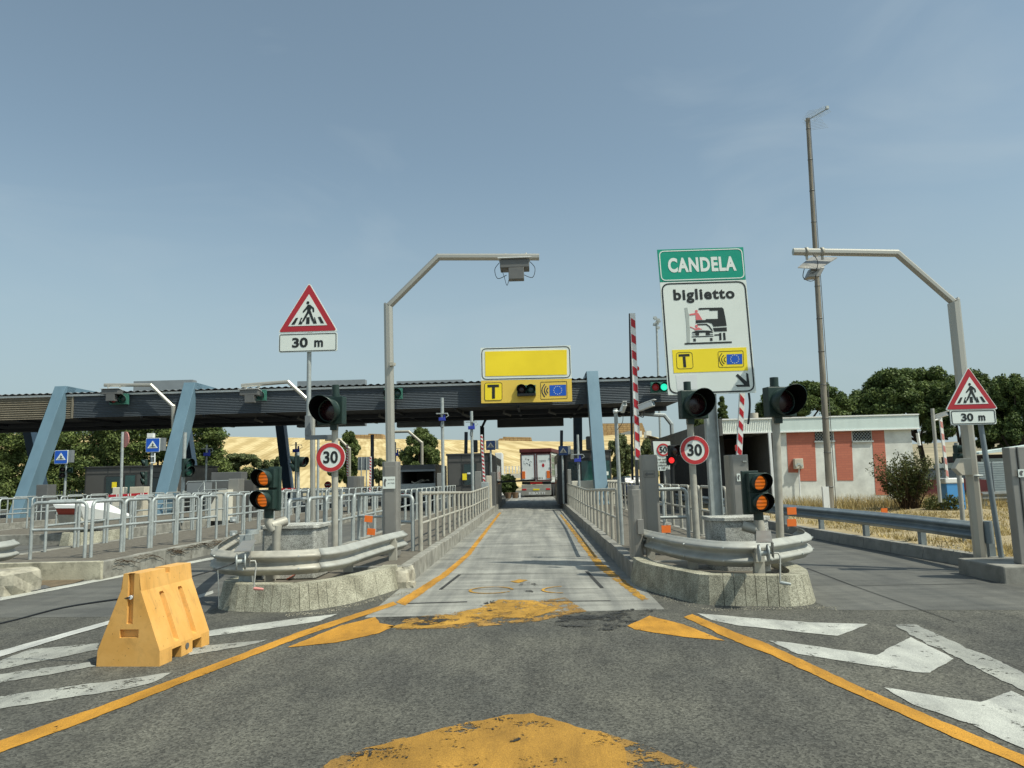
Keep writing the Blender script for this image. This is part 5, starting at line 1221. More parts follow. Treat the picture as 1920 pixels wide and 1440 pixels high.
for a0, am_, a1 in (((1295, 858), (1240, 983), (1297, 1108)), ((1325, 893), (1290, 980), (1330, 1070)), ((1360, 932), (1335, 981), (1360, 1030))):
    pts = [((1 - t) ** 2 * a0[0] + 2 * t * (1 - t) * (2 * am_[0] - (a0[0] + a1[0]) / 2) + t * t * a1[0], (1 - t) ** 2 * a0[1] + 2 * t * (1 - t) * (2 * am_[1] - (a0[1] + a1[1]) / 2) + t * t * a1[1]) for t in np.linspace(0, 1, 9)]
    strip(b, [QT(x, y, .006) for x, y in pts], .045, (0, -.006, 0))
b.build("waves_symbol", "navy_and_shaded_blue", root)
mb().prism([QT(1390, 878, .006), QT(1720, 865, .006), QT(1725, 1083, .006), QT(1395, 1090, .006)], (0, -.006, 0)).build("blue_flag", "sign_blue", root)
b = mb()
for k_ in range(12):
    c = QT(1555 + 80 * math.cos(k_ * math.pi / 6), 978 + 80 * math.sin(k_ * math.pi / 6), .014)
    b.prism([c + Vector((math.cos(math.pi / 2 + t * math.pi / 5), 0, math.sin(math.pi / 2 + t * math.pi / 5))) * (.032 if t % 2 == 0 else .014) for t in range(10)], (0, -.004, 0))
b.build("stars", "white_sign", root)
a = QT(742, 888); c = QT(1118, 1095)
mb().b2((a.x, YT - .16, c.z), (c.x, YT, a.z)).build("light_casing", "sig_green_lit", root); mb().b2((a.x, YT - .42, c.z - .01), (c.x, YT - .10, c.z + .10)).build("shelf", "sig_black", root)
for x, l in ((830, "lens_dark"), (1016, "lens_green_off")): signal(root, QT(x, 965, .17), .185, .02, .34, 0, l, .2, "sig_black")

# distant gantries over other lanes
g, _ = gantry("antenna_gantry", "small steel gantry with antenna before the leftmost red lane light", [(331, 925), (325, 762), (283, 722), (196, 722)], 36.25, .115, .09, .27)
antenna(g, "antenna_box", "pale antenna unit on the leftmost small gantry", P(211, 730, 36.0), 2.0)
g, _ = gantry("antenna_gantry", "small steel gantry whose arm passes behind the triangular sign's pole", [(587, 940), (586, 757), (540, 716), (453, 723)], 24.3, .085, .065, .27)
antenna(g, "antenna_box", "pale antenna unit on the second small gantry", P(470, 731, 24.3), 1.45)
gantry("antenna_gantry", "thin cranked pipe gantry behind the parked truck", [(791, 905), (791, 830), (766, 809), (728, 810)], 52, .11, .10, 0, "galv_warm")
gantry("antenna_gantry", "thin cranked pipe gantry beside the left 30 sign", [(655, 905), (655, 841), (637, 824), (610, 824)], 52, .11, .10, 0, "galv_warm")
gantry("antenna_gantry", "dark bent post beside the left booth", [(905, 930), (904, 800), (911, 786), (960, 782)], 46, .14, .08, 0, "beam_dark")
g, _ = gantry("antenna_gantry", "bright bent pipe rising behind the dark verge building", [(1265, 900), (1259, 795), (1246, 779), (1200, 776)], 44, .12, .12, 0, "galv")

# ------------------------------------------------------------------ booths and island furniture under the canopy
def booth(label, px0, px1, pyt, Y, Yb, door=None, wins=(), wall=None, glass="glass", nx=3):
    a = P(px0, pyt, Y); c = P(px1, pyt, Y); x0, x1, z1 = a.x, c.x, (a.z + c.z) / 2; z0 = .25
    rt = thing("toll_booth", label, "toll booth", ((x0 + x1) / 2, (Y + Yb) / 2, z0)); 
    mb().b2((x0, Y, z0), (x1, Yb, z1 - .06)).build("wall", "booth", rt, bevel=.04)
    mb().b2((x0 - .05, Y - .06, z1 - .10), (x1 + .05, Yb + .05, z1)).build("roof", "booth_trim", rt, bevel=.02)
    b = mb(); w = x1 - x0; h = z1 - z0
    for i in range(nx + 1): x = x0 + .05 + (w - .1) * i / nx; b.b2((x - .02, Y - .012, z0), (x + .02, Y, z1 - .1))
    b.b2((x0 + .03, Y - .014, z0 + h * .83), (x1 - .03, Y, z0 + h * .85)); b.b2((x0 + .03, Y - .010, z0 + h * .38), (x1 - .03, Y, z0 + h * .395)); b.build("trim", "booth_trim", rt)
    for (u0, v0, u1, v1, g_) in wins:
        wn = mb().b2((x0 + w * u0, Y - .03, z0 + h * v0), (x0 + w * u1, Y - .015, z0 + h * v1)).build("window", g_, rt)
        b = mb(); fr = .05
        A, B_, C_, D_ = x0 + w * u0, x0 + w * u1, z0 + h * v0, z0 + h * v1
        b.b2((A - fr, Y - .04, C_ - fr), (B_ + fr, Y - .01, C_)); b.b2((A - fr, Y - .04, D_), (B_ + fr, Y - .01, D_ + fr)); b.b2((A - fr, Y - .04, C_), (A, Y - .01, D_)); b.b2((B_, Y - .04, C_), (B_ + fr, Y - .01, D_)); b.build("frame", "booth_trim", wn)
    return rt, x0, x1, z0, z1
rt, x0, x1, z0, z1 = booth("dark grey booth with glazed door left of the lane end", 838, 917, 850, 36.2, 42, wins=((.40, .40, .68, .80, "glass"),))
mb().b2((x1 - .02, 36.4, z0), (x1 + .32, 42, z1 - .2)).build("wall", "booth_trim", rt)
mb().b2((x1 + .32, 37, 1.25), (x1 + .335, 40.5, 2.2)).build("window", "glass", rt)
a = P(867, 888, 36.1); mb().b2((a.x, 36.10, P(867, 900, 36.1).z), (P(875, 888, 36.1).x, 36.14, a.z)).build("notice", "sign_yellow", rt)
mb().b2((P(876, 886, 36.1).x, 36.11, P(876, 889, 36.1).z), (P(882, 886, 36.1).x, 36.14, P(876, 886, 36.1).z)).build("notice", "white_sign", rt)
rt, x0, x1, z0, z1 = booth("grey glazed booth right of the lane end behind the blue pylon", 1060, 1145, 844, 36.2, 42, wins=((.05, .42, .28, .78, "glass"), (.34, .42, .62, .80, "glass_green"), (.80, .45, .97, .80, "glass_green")))
mb().b2((x0 - .40, 36.6, z0), (x0 + .02, 42, z1 - .15)).build("wall", "booth_trim", rt)
mb().b2((x0 - .415, 37, 1.2), (x0 - .40, 40.5, 2.2)).build("window", "glass", rt)
a = P(1070, 861, 36.1); mb().b2((a.x, 36.10, P(0, 870, 36.1).z), (a.x + .16, 36.14, a.z)).build("notice", "beige_box", rt)
a = P(1133, 884, 36.1); mb().b2((a.x, 36.08, P(1133, 891, 36.1).z), (a.x + .2, 36.12, a.z)).build("notice", "white_sign", rt)
rt, x0, x1, z0, z1 = booth("wide dark booth behind the thin pole left of the second pylon", 160, 330, 873, 37.0, 42, wins=((.24, .25, .42, .78, "glass"), (.45, .25, .56, .80, "glass_green"), (.74, .25, .93, .72, "glass")), nx=4)
a = P(210, 904, 36.9); mb().b2((a.x, 36.90, P(210, 915, 36.9).z), (a.x + .22, 36.94, a.z)).build("notice", "sign_yellow", rt)
b = thing("air_conditioner", "grey air conditioner box on the right booth's roof", "air conditioner", P(1111, 843, 38)); a = P(1099, 818, 38); c = P(1116, 843, 38); mb().b2((a.x, 38, c.z), (c.x, 38.4, a.z)).build("casing", "booth", b, bevel=.05)
b = thing("air_conditioner", "dark air conditioner box on the left booth's roof", "air conditioner", P(892, 848, 38)); a = P(886, 825, 38); c = P(895, 848, 38); mb().b2((a.x, 38, c.z), (c.x, 38.4, a.z)).build("casing", "booth_trim", b, bevel=.03)
def box_thing(name, label, cat, px0, py0, px1, py1, Y, dep, m, zb=None, bev=.02, group=None):
    a = P(px0, py0, Y); c = P(px1, py1, Y); z0 = c.z if zb is None else zb
    o = mb().b2((a.x, Y, z0), (c.x, Y + dep, a.z)).build(name, m, bevel=bev); recentre(o, ((a.x + c.x) / 2, Y + dep / 2, z0)); return tag(o, label, cat, group)
box_thing("white_kerb_wall", "cream low wall around the right booth", "low wall", 1072, 902, 1160, 925, 35.0, 3, "white_wall", .2)
box_thing("ticket_column", "grey machine beside the left booth", "ticket machine", 890, 884, 902, 925, 33.5, .5, "cabinet", .2)
box_thing("ticket_column", "dark tall machine at the left booth's lane side", "ticket machine", 920, 885, 929, 935, 35.0, .8, "cabinet_dark", .2)
box_thing("ticket_column", "light grey machine at the right booth's lane side", "ticket machine", 1064, 880, 1072, 925, 34.0, .6, "cabinet", .2)
box_thing("ticket_column", "dark tall machine between truck and right booth", "ticket machine", 1044, 902, 1052, 945, 37.0, 1.2, "cabinet_dark", .2)
box_thing("control_box", "small grey box where the left striped boom stands", "box", 902, 904, 916, 922, 32.5, .5, "galv", .2)
box_thing("control_box", "beige box behind the left striped boom", "box", 911, 892, 921, 906, 33.5, .4, "beige_box", .2)
for (x0, y0, x1, y1, Y, m, lab) in ((396, 886, 452, 945, 30, "cabinet_dark", "wide dark machine left of the amber lamps"), (428, 898, 446, 948, 28.5, "cabinet", "grey machine with slanted top beside the cream ramp"), (452, 900, 476, 918, 30, "booth", "small square grey machine just left of the amber lamps"),
                                    (651, 893, 664, 935, 31, "cabinet_dark", "grey machine right of the left 30 sign"), (664, 893, 677, 935, 31.6, "cabinet", "taller grey machine next to the striped thin boom"), (819, 887, 830, 925, 33, "cabinet", "slim grey machine between parked truck and booth"),
                                    (68, 909, 88, 935, 31, "cabinet_dark", "small dark machine below the leftmost crossing sign"), (270, 913, 243, 930, 31, "beige_box", "cream box before the wide dark booth")):
    box_thing("ticket_machine", lab, "ticket machine", min(x0, x1), y0, max(x0, x1), y1, Y, .6, m, .2)
box_thing("ticket_machine", "pale grey boom housing at the wide booth", "ticket machine", 211, 914, 226, 932, 30.5, .5, "white_wall", .2)
# cream ramp
a = P(388, 946, 28); c = P(427, 918, 28); d = P(410, 919, 28)
o = mb().prism([(a.x, 28, .2), (c.x, 28, .2), (c.x, 28, c.z), (d.x, 28, d.z), (a.x, 28, .45)], (0, .6, 0)).build("ramp_block", "white_wall"); tag(recentre(o, (a.x, 28, .2)), "cream sloping block beside the grey machines", "ramp")
# stair rails and vaulted grey hood
rt = thing("stair_railing", "grey stepped rail around a sunken stair left of the machines", "railing", P(385, 925, 29))
b = mb()
for pts in (((349, 908), (353, 903), (430, 901)), ((371, 919), (383, 903), (383, 930)), ((376, 924), (381, 919), (425, 917)), ((405, 903), (405, 928)), ((372, 919), (372, 932))): b.tube([P(x, y, 29) for x, y in pts], .022, 6)
b.build("rails", "galv", rt)
mb().b2(tuple(P(350, 925, 29.3)), tuple(P(398, 904, 29.9))).build("panel", "sign_back", rt)

# white wedge cushion
rt = thing("impact_cushion", "white wedge-shaped impact cushion with dark red underside", "impact cushion", P(150, 975, 20.2))
Yc = 20.3; K = lambda x, y, d=0: P(x, y, Yc + d)
o_ = [K(100, 944), K(118, 940), K(158, 935), K(187, 936), K(255, 968)]
b = mb(); b.add([K(99, 946), K(104, 953), K(140, 953), K(150, 948), K(118, 940, .5), K(158, 935, 1.6), K(187, 936, 2.2), K(255, 970, 2.0), K(158, 975, .3), K(140, 953, .02)], [(0, 4, 5, 3), (0, 3, 2, 1), (3, 5, 6, 7), (3, 7, 8), (3, 8, 9)]); b.build("shell", "white_plastic", rt)
b = mb(); b.prism([K(104, 953.2, .05), K(141, 953.2, .05), K(139, 965, .15), K(109, 965, .15)], (0, .8, 0)); b.build("red_band", "red_plastic", rt)
b = mb(); b.prism([K(106, 965.2, .1), K(146, 965.2, .1), K(157, 984, .2), K(112, 984, .2)], (0, 1.2, 0)); b.build("pedestal", "galv_warm", rt)

# poles with blue clamps (lane cameras)
def clamp_pole(label, px, pyt, Y, cy, r=.045, x2=None, zb=.25, m="galv"):
    t = P(px, pyt, Y); rt = thing("sensor_pole", label, "sensor pole", (t.x, Y, zb)); pole(rt, (t.x + (0 if x2 is None else P(x2, 900, Y).x - t.x), Y, zb), t, r, m)
    if cy:
        c = P(px, cy, Y - .04); s = Y / 22; mb().box(c, (.20 * s, .1, .10 * s)).box(c + Vector((.07 * s, 0, .09 * s)), (.05 * s, .05, .10 * s)).build("clamp", "blue_clamp", rt, bevel=.01)
        b = mb().box(c + Vector((-.0, -.02, .17 * s)), (.34 * s, .08, .03)).tube([c + Vector((.16 * s, -.05, .17 * s)), c + Vector((.2 * s, -.05, .10 * s)), c + Vector((.12 * s, -.05, .05 * s))], .012, 6); b.build("sensor", "galv", rt)
        wire(rt, [c + Vector((-.02, -.06, -.04)), c + Vector((-.05, -.06, -.22 * s)), c + Vector((.03, -.06, -.25 * s)), c + Vector((.03, -.06, -.05))], .01)
    return rt
clamp_pole("tall galvanised pole with blue clamp below the canopy left of the yellow board", 829, 746, 22.5, 786, .05)
clamp_pole("galvanised pole with blue clamp in front of the left booth", 884, 771, 28, 802, .055)
clamp_pole("short galvanised pole with blue clamp before the right booth", 1083, 815, 31, 863, .05, 1086)
clamp_pole("thin pole with blue clamp behind the second pylon", 388, 834, 38, 852, .05)
clamp_pole("thin pole with blue clamp right of the dark rear leg", 555, 829, 42, 845, .05)
clamp_pole("thin pole with blue clamp seen right of the left gantry mast", 741, 829, 40, 852, .05)
clamp_pole("plain slender pole right behind the left 30 sign", 597, 822, 23, None, .04)
clamp_pole("plain grey pole in front of the second pylon with side camera", 347, 811, 26, None, .065, 343)
clamp_pole("dark pole with fittings between striped boom and gantry cabinet", 698, 815, 38, None, .09, 698, .25, "beam_dark")
clamp_pole("dark stub post on the left booth roof", 874, 810, 38, None, .09, 874, 2.6, "beam_dark")
clamp_pole("dark stub post on the right booth roof", 1053, 807, 38, None, .08, 1054, 2.6, "beam_dark")
# crossing signs, pink disc
def blue_crossing(label, cx, cy, Y, s, polex, pyt=None, m="sign_blue", lights=True):
    c = P(cx, cy, Y); rt = thing("crossing_sign", label, "road sign", (c.x, Y, .25), "blue crossing signs"); h = s / 2
    q = [(c.x - h, Y, c.z - h), (c.x + h, Y, c.z - h), (c.x + h, Y, c.z + h), (c.x - h, Y, c.z + h)]
    mb().prism(rrect(q, .05), (0, .05, 0)).build("edge_panel", "white_sign" if m == "sign_blue" else "navy_and_shaded_blue", rt)  # on the dim signs shade is painted in: edge goes dark blue
    mb().prism([p + Vector((0, -.004, 0)) for p in rrect(inset(q, .02), .04)], (0, -.006, 0)).build("blue_field", m, rt)
    k = s / 1150; T = lambda x, y: Vector((c.x + (x - 770) * k, Y - .02, c.z + (690 - y) * k))
    mb().prism([T(770, 330), T(1200, 940), T(340, 940)], (0, .005, 0)).build("white_triangle", "white_sign" if m == "sign_blue" else "cabinet", rt)  # dim signs: white triangle painted cabinet grey to look shaded
    ped_figure(rt, lambda x, y: T(x, y + 30) + Vector((0, -.004, 0)), Vector((0, -.004, 0)))
    mb().b2((c.x + h + .01, Y + .02, c.z - h * .8), (c.x + h + .14, Y + .25, c.z + h)).build("lamp_box", "sign_back", rt)
    a = P(polex, 900, Y); a.z = .25; t = P(polex, cy if pyt is None else pyt, Y + .08); pole(rt, (a.x, Y + .1, .25), (a.x, Y + .1, t.z), .05, "galv"); return rt, c
rt, c = blue_crossing("blue crossing sign on a pole before the hedge, leftmost", 114.5, 857, 32, .60, 120)
for dx, dz, l in ((.10, -.55, "lens_dark"), (.10, -.80, "lens_dark"), (.42, -.58, "lens_green_off")): signal(rt, c + Vector((dx, -.0, dz)), .09, .1, .15, .5, l)
rt, c = blue_crossing("blue crossing sign with white cap box left of the second pylon", 286.5, 834.5, 30, .585, 281)
b = mb(); t = P(281, 816, 30); b.b2((t.x - .12, 30.0, t.z - .1), (t.x + .12, 30.2, t.z + .08)); b.build("cap_box", "white_plastic", rt)
for px, py in ((271, 868), (270, 891), (270, 903)): signal(rt, P(px, py, 29.8), .11, .1, .14, -.9, "lens_dark")
b = mb(); 
for (x0, y0, x1, y1) in ((283, 856, 290, 856), (290, 850, 290, 868), (283, 868, 290, 868)): b.tube([P(x0, y0, 30), P(x1, y1, 30)], .03, 6)
b.build("bracket", "white_metal", rt)
blue_crossing("blue crossing sign in painted shade by the left booth's striped boom", 920, 835, 36, .46, 921, None, "navy_and_shaded_blue")  # shade put into the colours: darker blue field, grey triangle
blue_crossing("blue crossing sign in painted shade above the right booth's left end", 1056, 845, 36, .46, 1056, None, "navy_and_shaded_blue")
rt = thing("round_sign", "faded pink round sign edge-on on a thin tall pole", "road sign", P(230, 930, 24)); pole(rt, (*P(228, 930, 24).xy, .25), P(230, 810, 24), .045, "galv")
c = P(234, 824, 24.05); Rm = Matrix.Rotation(-.6, 3, 'Z'); mb().add([c + Rm @ Vector((math.cos(t) * .26, 0, math.sin(t) * .26)) for t in np.linspace(0, 6.0, 24)] + [c + Rm @ Vector((math.cos(t) * .26, .02, math.sin(t) * .26)) for t in np.linspace(0, 6.0, 24)], [tuple(range(24)), tuple(range(24, 48))[::-1]] + [(i, (i + 1) % 24, 24 + (i + 1) % 24, 24 + i) for i in range(24)]).build("disc", "pink_sign", rt)
# green lights row mid left
rt = thing("traffic_light", "green-bodied lights facing sideways by the dark rear leg", "traffic light", P(553, 920, 24)); pole(rt, (*P(560, 920, 24).xy, .25), P(559, 848, 24), .05, "galv")
for py in (863, 876): signal(rt, P(553, py, 23.9), .12, .14, .18, -1.3, "lens_green_off", body="sig_green")
signal(rt, P(567, 866, 23.9), .13, .14, .18, 1.2, "lens_dark")
rt = thing("traffic_light", "small green light head on the thick pole before the second pylon", "traffic light", P(352, 873, 25.8)); signal(rt, P(353, 870, 25.8), .15, .12, .16, 1.2, "lens_green_off"); signal(rt, P(353, 884, 25.8), .15, .12, .16, 1.2, "lens_green_off")
rt = thing("no_entry_sign", "small red no-entry sign on the far side left of the 30 pole", "road sign", P(614, 920, 50)); c = P(614.5, 909, 50)
mb().prism(disc(c, .24, 20), (0, .03, 0)).build("disc", "red_paint", rt); mb().b2((c.x - .17, 49.97, c.z - .04), (c.x + .17, 49.99, c.z + .04)).build("bar", "white_sign", rt); pole(rt, (c.x, 50.05, 0), (c.x, 50.05, c.z), .03)
rt = thing("sign_back", "grey rear of a rectangular sign beyond the toll plaza", "road sign", P(683, 895, 62)); a = P(671, 857, 62); c = P(694, 878, 62); mb().b2((a.x, 62, c.z), (c.x, 62.06, a.z)).b2((a.x, 62, P(0, 895, 62).z), (c.x, 62.06, c.z - .15)).build("panel", "sign_back", rt); mb().tube([(a.x + .3, 61.95, 0), (a.x + .3, 61.95, a.z)], .05, 6).tube([(c.x - .3, 61.95, 0), (c.x - .3, 61.95, a.z)], .05, 6).build("post", "galv", rt)
# striped booms in the distance
for lab, p0, p1, Y, w, n_ in (("thin striped boom raised at the left booth", (908, 903), (903, 815), 32.6, .10, 12), ("tiny striped boom raised beside the left 30 sign", (652, 893), (651, 833), 40, .09, 12), ("tiny striped boom raised beside the dark fitted pole", (694, 925), (695, 856), 36, .09, 12),
                              ("tiny striped boom raised left of the first machine", (65, 920), (66, 898), 36, .09, 6)):
    rt = thing("boom_barrier", lab, "barrier", P(*p0, Y)); arm_mesh(rt, P(*p0, Y), P(*p1, Y), w, .05, n_)
def hbar(lab, p0, p1, Y, m="red_paint", r=.05, dots=True):
    a = P(*p0, Y); c = P(*p1, Y); rt = thing("boom_barrier", lab, "barrier", a); mb().box((a + c) / 2, ((c - a).length, .06, r * 2), mtx=Matrix.Rotation(-math.atan2(c.z - a.z, c.x - a.x), 3, 'Y')).build("boom", m, rt)
    if dots:
        b = mb()
        for t in (.22, .28, .52, .58, .85, .91): p = a.lerp(c, t); b.box(p + Vector((0, -.035, 0)), ((c - a).length * .025, .008, r * 1.9))
        b.build("white_bands", "white_plastic", rt)
hbar("lowered dark red boom across the lane before the wide dark booth", (204, 930), (276, 926), 29)
hbar("lowered red boom just right of the left amber lamps", (518, 918), (553, 917), 33)
hbar("lowered black boom across the centre lane's far end", (932, 904), (1003, 900), 39.5, "sig_black", .045, False)

# ------------------------------------------------------------------ vehicles
def wheel(root, c, r, w, Rm):
    c = Vector(c); ax = Rm @ Vector((1, 0, 0)); o = mb().tube([c - ax * w / 2, c + ax * w / 2], r, 20).build("wheel", "rubber", root, bevel=.02)
    return o
tr = thing("livestock_truck", "tall white and maroon livestock truck seen from behind beyond the lane", "truck", (P(1006, 932, 61).x, 61, 0))
O = Vector(ORG[tr.name]); Rt = Matrix.Rotation(math.radians(-9), 3, 'Z'); T = lambda x, y, z: O + Rt @ Vector((x, y, z))
def tb(b, a, c): return b.box(T(*[(p + q) / 2 for p, q in zip(a, c)]), [abs(q - p) for p, q in zip(a, c)], mtx=Rt)
tb(mb(), (-1.27, .12, 1.25), (1.27, 7.2, 3.55)).build("body", "truck_white", tr)
b = mb(); tb(b, (-1.34, -.02, 3.62), (1.36, 7.2, 3.95)); tb(b, (-1.27, .1, 3.5), (1.27, .3, 3.64)); b.build("roof", "truck_maroon", tr, bevel=.05)
b = mb()
for x0, x1 in ((-1.14, -.14), (.14, 1.14)): tb(b, (x0, .04, 1.38), (x1, .1, 3.42))
b.build("rear_doors", "truck_white", tr)
b = mb()
for x in (-1.25, -.10, .10, 1.25): tb(b, (x - .035, .02, 1.28), (x + .035, .11, 3.5))
for x0, x1 in ((-1.25, -.06), (.06, 1.25)): tb(b, (x0, .02, 3.44), (x1, .11, 3.5)); tb(b, (x0, .02, 1.27), (x1, .11, 1.33))
b.build("door_frame", "truck_maroon", tr)
b = mb()
for z in (3.1, 2.35, 1.95, 1.4):
    for s in (-1, 1): tb(b, (s * 1.22 - .12, .0, z), (s * 1.22 + .12, .04, z + .035))
b.build("hinges", "sign_back", tr)
b = mb(); tb(b, (-1.16, .0, 1.5), (-.9, .036, 2.1)); tb(b, (.9, .0, 1.5), (1.16, .036, 2.1)); b.build("orange_panels", "orange", tr)
b = mb(); add_text(b, "NORK3", T(-.35, -.005, 1.45), T(.55, -.005, 1.45), .12, .02); add_text(b, "LIVE TRANSPORT", T(.28, .03, 2.92), T(.88, .03, 2.92), .055, .01); add_text(b, "LIMITED", T(.3, .03, 2.82), T(.85, .03, 2.82), .055, .01)
rr = random.Random(5)
for k_ in range(16): x = -.95 + rr.random() * .55; z = 2.6 + rr.random() * .5; strip(b, [T(x, .035, z), T(x + rr.uniform(-.12, .12), .035, z + rr.uniform(-.12, .12))], .03, (0, -.004, 0))
b.build("lettering", "sign_black", tr)
b = mb(); b.prism([T(.62 + .11 * math.cos(t), .035, 2.55 + .15 * math.sin(t)) for t in np.linspace(0, 6.1, 14)], (0, -.004, 0)); b.build("red_emblem", "red_paint", tr)
b = mb(); tb(b, (-1.2, .1, 1.02), (1.2, .35, 1.24)); b.build("chassis", "sig_black", tr)
b = mb(); tb(b, (-.5, .05, 1.08), (.5, .09, 1.18)); b.build("light_bar", "lamp_red", tr)
b = mb(); tb(b, (-1.22, -.02, .72), (1.22, .1, 1.0)); tb(b, (-1.22, -.06, .12), (1.22, .06, .5)); tb(b, (-1.22, -.05, .5), (1.22, .06, .72)); b.build("bumper", "truck_silver", tr, bevel=.02)
b = mb()
for s in (-1, 1): tb(b, (s * 1.15, -.075, .55), (s * .82, -.05, .68))
b.build("tail_lights", "lamp_red", tr)
b = mb(); tb(b, (-.26, -.08, .53), (.26, -.05, .66)); b.build("number_plate", "sign_yellow", tr)
b = mb(); add_text(b, "RIBATTI", T(-.62, -.07, .2), T(.72, -.07, .2), .19, .03); b.build("lettering", "white_plastic", tr)
b = mb()
for z in (1.6, 2.15, 2.7, 3.2): tb(b, (1.271, .3, z), (1.29, 7.0, z + .12))
for y in np.arange(.4, 7, .8): tb(b, (1.271, y, 1.3), (1.31, y + .08, 3.6))
b.build("side_slats", "truck_silver", tr)
b = mb(); tb(b, (1.262, .35, 1.7), (1.275, 7.0, 3.4)); b.build("side_openings", "truck_green", tr)
for y in (1.5, 2.9, 5.6):
    for s in (-1, 1): wheel(tr, T(s * 1.08, y, .5), .5, .3, Rt)
# front unit ahead of the trailer
fu = thing("livestock_truck", "front unit of the livestock truck, white slatted body partly hidden", "truck", T(1.5, 8.5, 0)); ORG_ = O
tb(mb(), (-.7, 8.3, 1.1), (1.9, 15, 3.55)).build("body", "truck_white", fu)
b = mb()
for z in (1.6, 2.15, 2.7, 3.2): tb(b, (1.9, 8.5, z), (1.93, 14.8, z + .12))
for y in np.arange(8.5, 15, .8): tb(b, (1.9, y, 1.2), (1.95, y + .08, 3.5))
b.build("side_slats", "truck_green", fu); b = mb(); tb(b, (-.7, 8.5, .4), (1.9, 17, 1.09)); b.build("chassis", "truck_maroon", fu)
for y in (9.5, 14): wheel(fu, T(1.7, y, .5), .5, .3, Rt)
# open-backed van in the neighbouring lane
vt = thing("box_van", "grey van with open dark cargo bay beyond the left island", "van", (P(784, 925, 39).x, 39, 0)); vx = ORG[vt.name].x
a = P(752, 872, 39); w = (P(818, 900, 39).x - a.x) / 2; ztp = a.z
b = mb(); b.b2((vx - w, 39, .75), (vx + w, 44, 1.05)); b.b2((vx - w, 39, .95), (vx - w + .08, 44, ztp)); b.b2((vx + w - .08, 39, .95), (vx + w, 44, ztp)); b.b2((vx - w, 43.9, .95), (vx + w, 44, ztp)); b.build("cargo_box", "cabinet_dark", vt)
b = mb(); b.prism([(vx - w, 38.9, ztp - .28), (vx + w, 38.9, ztp - .28), (vx + w - .1, 39.1, ztp - .0), (vx - w + .1, 39.1, ztp - .0)], (0, 5, 0)); b.build("roof", "cabinet_dark", vt)
mb().b2((vx - w - .02, 38.85, ztp - .36), (vx + w + .02, 38.95, ztp - .26)).build("roof_rim", "sign_back", vt)
mb().b2((vx - w, 38.9, .92), (vx + w, 39.0, 1.38)).build("tail_board", "galv", vt)
b = mb(); rr = random.Random(8)
for k_ in range(12): x = vx - w + .3 + rr.random() * (2 * w - .6); b.box((x, 39.4 + rr.random(), 1.4 + rr.random() * .18), (.3 * rr.random() + .05, .1, .04), mtx=Matrix.Rotation(rr.uniform(-.5, .5), 3, 'Y'))
b.build("loose_load", "beige_box", vt)
mb().b2((vx - w + .05, 38.95, .45), (vx + w - .05, 39.1, .9)).build("bumper", "sig_black", vt)
b = mb(); b.b2((vx - w + .08, 38.9, .72), (vx - w + .4, 38.94, .88)); b.b2((vx + w - .55, 38.9, .72), (vx + w - .2, 38.94, .88)); b.build("tail_lights", "lamp_red", vt)
mb().b2((vx + .1, 38.89, .70), (vx + .62, 38.93, .82)).build("number_plate", "white_plastic", vt); b = mb(); add_text(b, "ZF CI", (vx + .13, 38.885, .72), (vx + .58, 38.885, .72), .075, .02); b.build("lettering", "sign_black", vt)
for s in (-1, 1): wheel(vt, (vx + s * (w - .2), 40.2, .38), .38, .25, Matrix.Identity(3))
def car(label, px, Y, m, rz=0):
    c = P(px, 915, Y); rt = thing("parked_car", label, "car", (c.x, Y, 0)); Rm = Matrix.Rotation(rz, 3, 'Z'); T_ = lambda x, y, z: Vector((c.x, Y, 0)) + Rm @ Vector((x, y, z))
    sec = [(-.85, -2.1), (-.87, -1.2), (-.87, 1.3), (-.82, 2.1)]
    low = [(-2.1, .35), (-2.15, .6), (-2.1, .9), (-1.2, .98), (1.3, .95), (2.0, .8), (2.1, .5), (2.05, .3)]
    vs = [T_(s * .86, y, z) for s in (-1, 1) for y, z in low]; n_ = len(low)
    mb().add(vs, [tuple(range(n_)), tuple(range(n_, 2 * n_))[::-1]] + [(i, (i + 1) % n_, n_ + (i + 1) % n_, n_ + i) for i in range(n_)]).build("body", m, rt, bevel=.06)
    cab = [(-1.75, .96), (-1.45, 1.42), (-.1, 1.48), (.55, 1.38), (1.1, .96)]; k_ = len(cab)
    vs = [T_(s * (.80 if z < 1 else .66), y, z) for s in (-1, 1) for y, z in cab]
    mb().add(vs, [tuple(range(k_)), tuple(range(k_, 2 * k_))[::-1]] + [(i, (i + 1) % k_, k_ + (i + 1) % k_, k_ + i) for i in range(k_)]).build("cabin", "car_glass", rt, bevel=.04)
    for y in (-1.3, 1.3):
        for s in (-1, 1): wheel(rt, T_(s * .78, y, .32), .32, .2, Rm)
    mb().box(T_(.62, -2.14, .75), (.3, .05, .14), mtx=Rm).box(T_(-.62, -2.14, .75), (.3, .05, .14), mtx=Rm).build("tail_lights", "lamp_red", rt)
    return rt
car("dark car roof beyond the right island, left of the arrow cabinet", 1172, 52, "navy_and_shaded_blue", .3)
car("dark red car half hidden behind the verge bush", 1745, 34, "truck_maroon", 1.45)

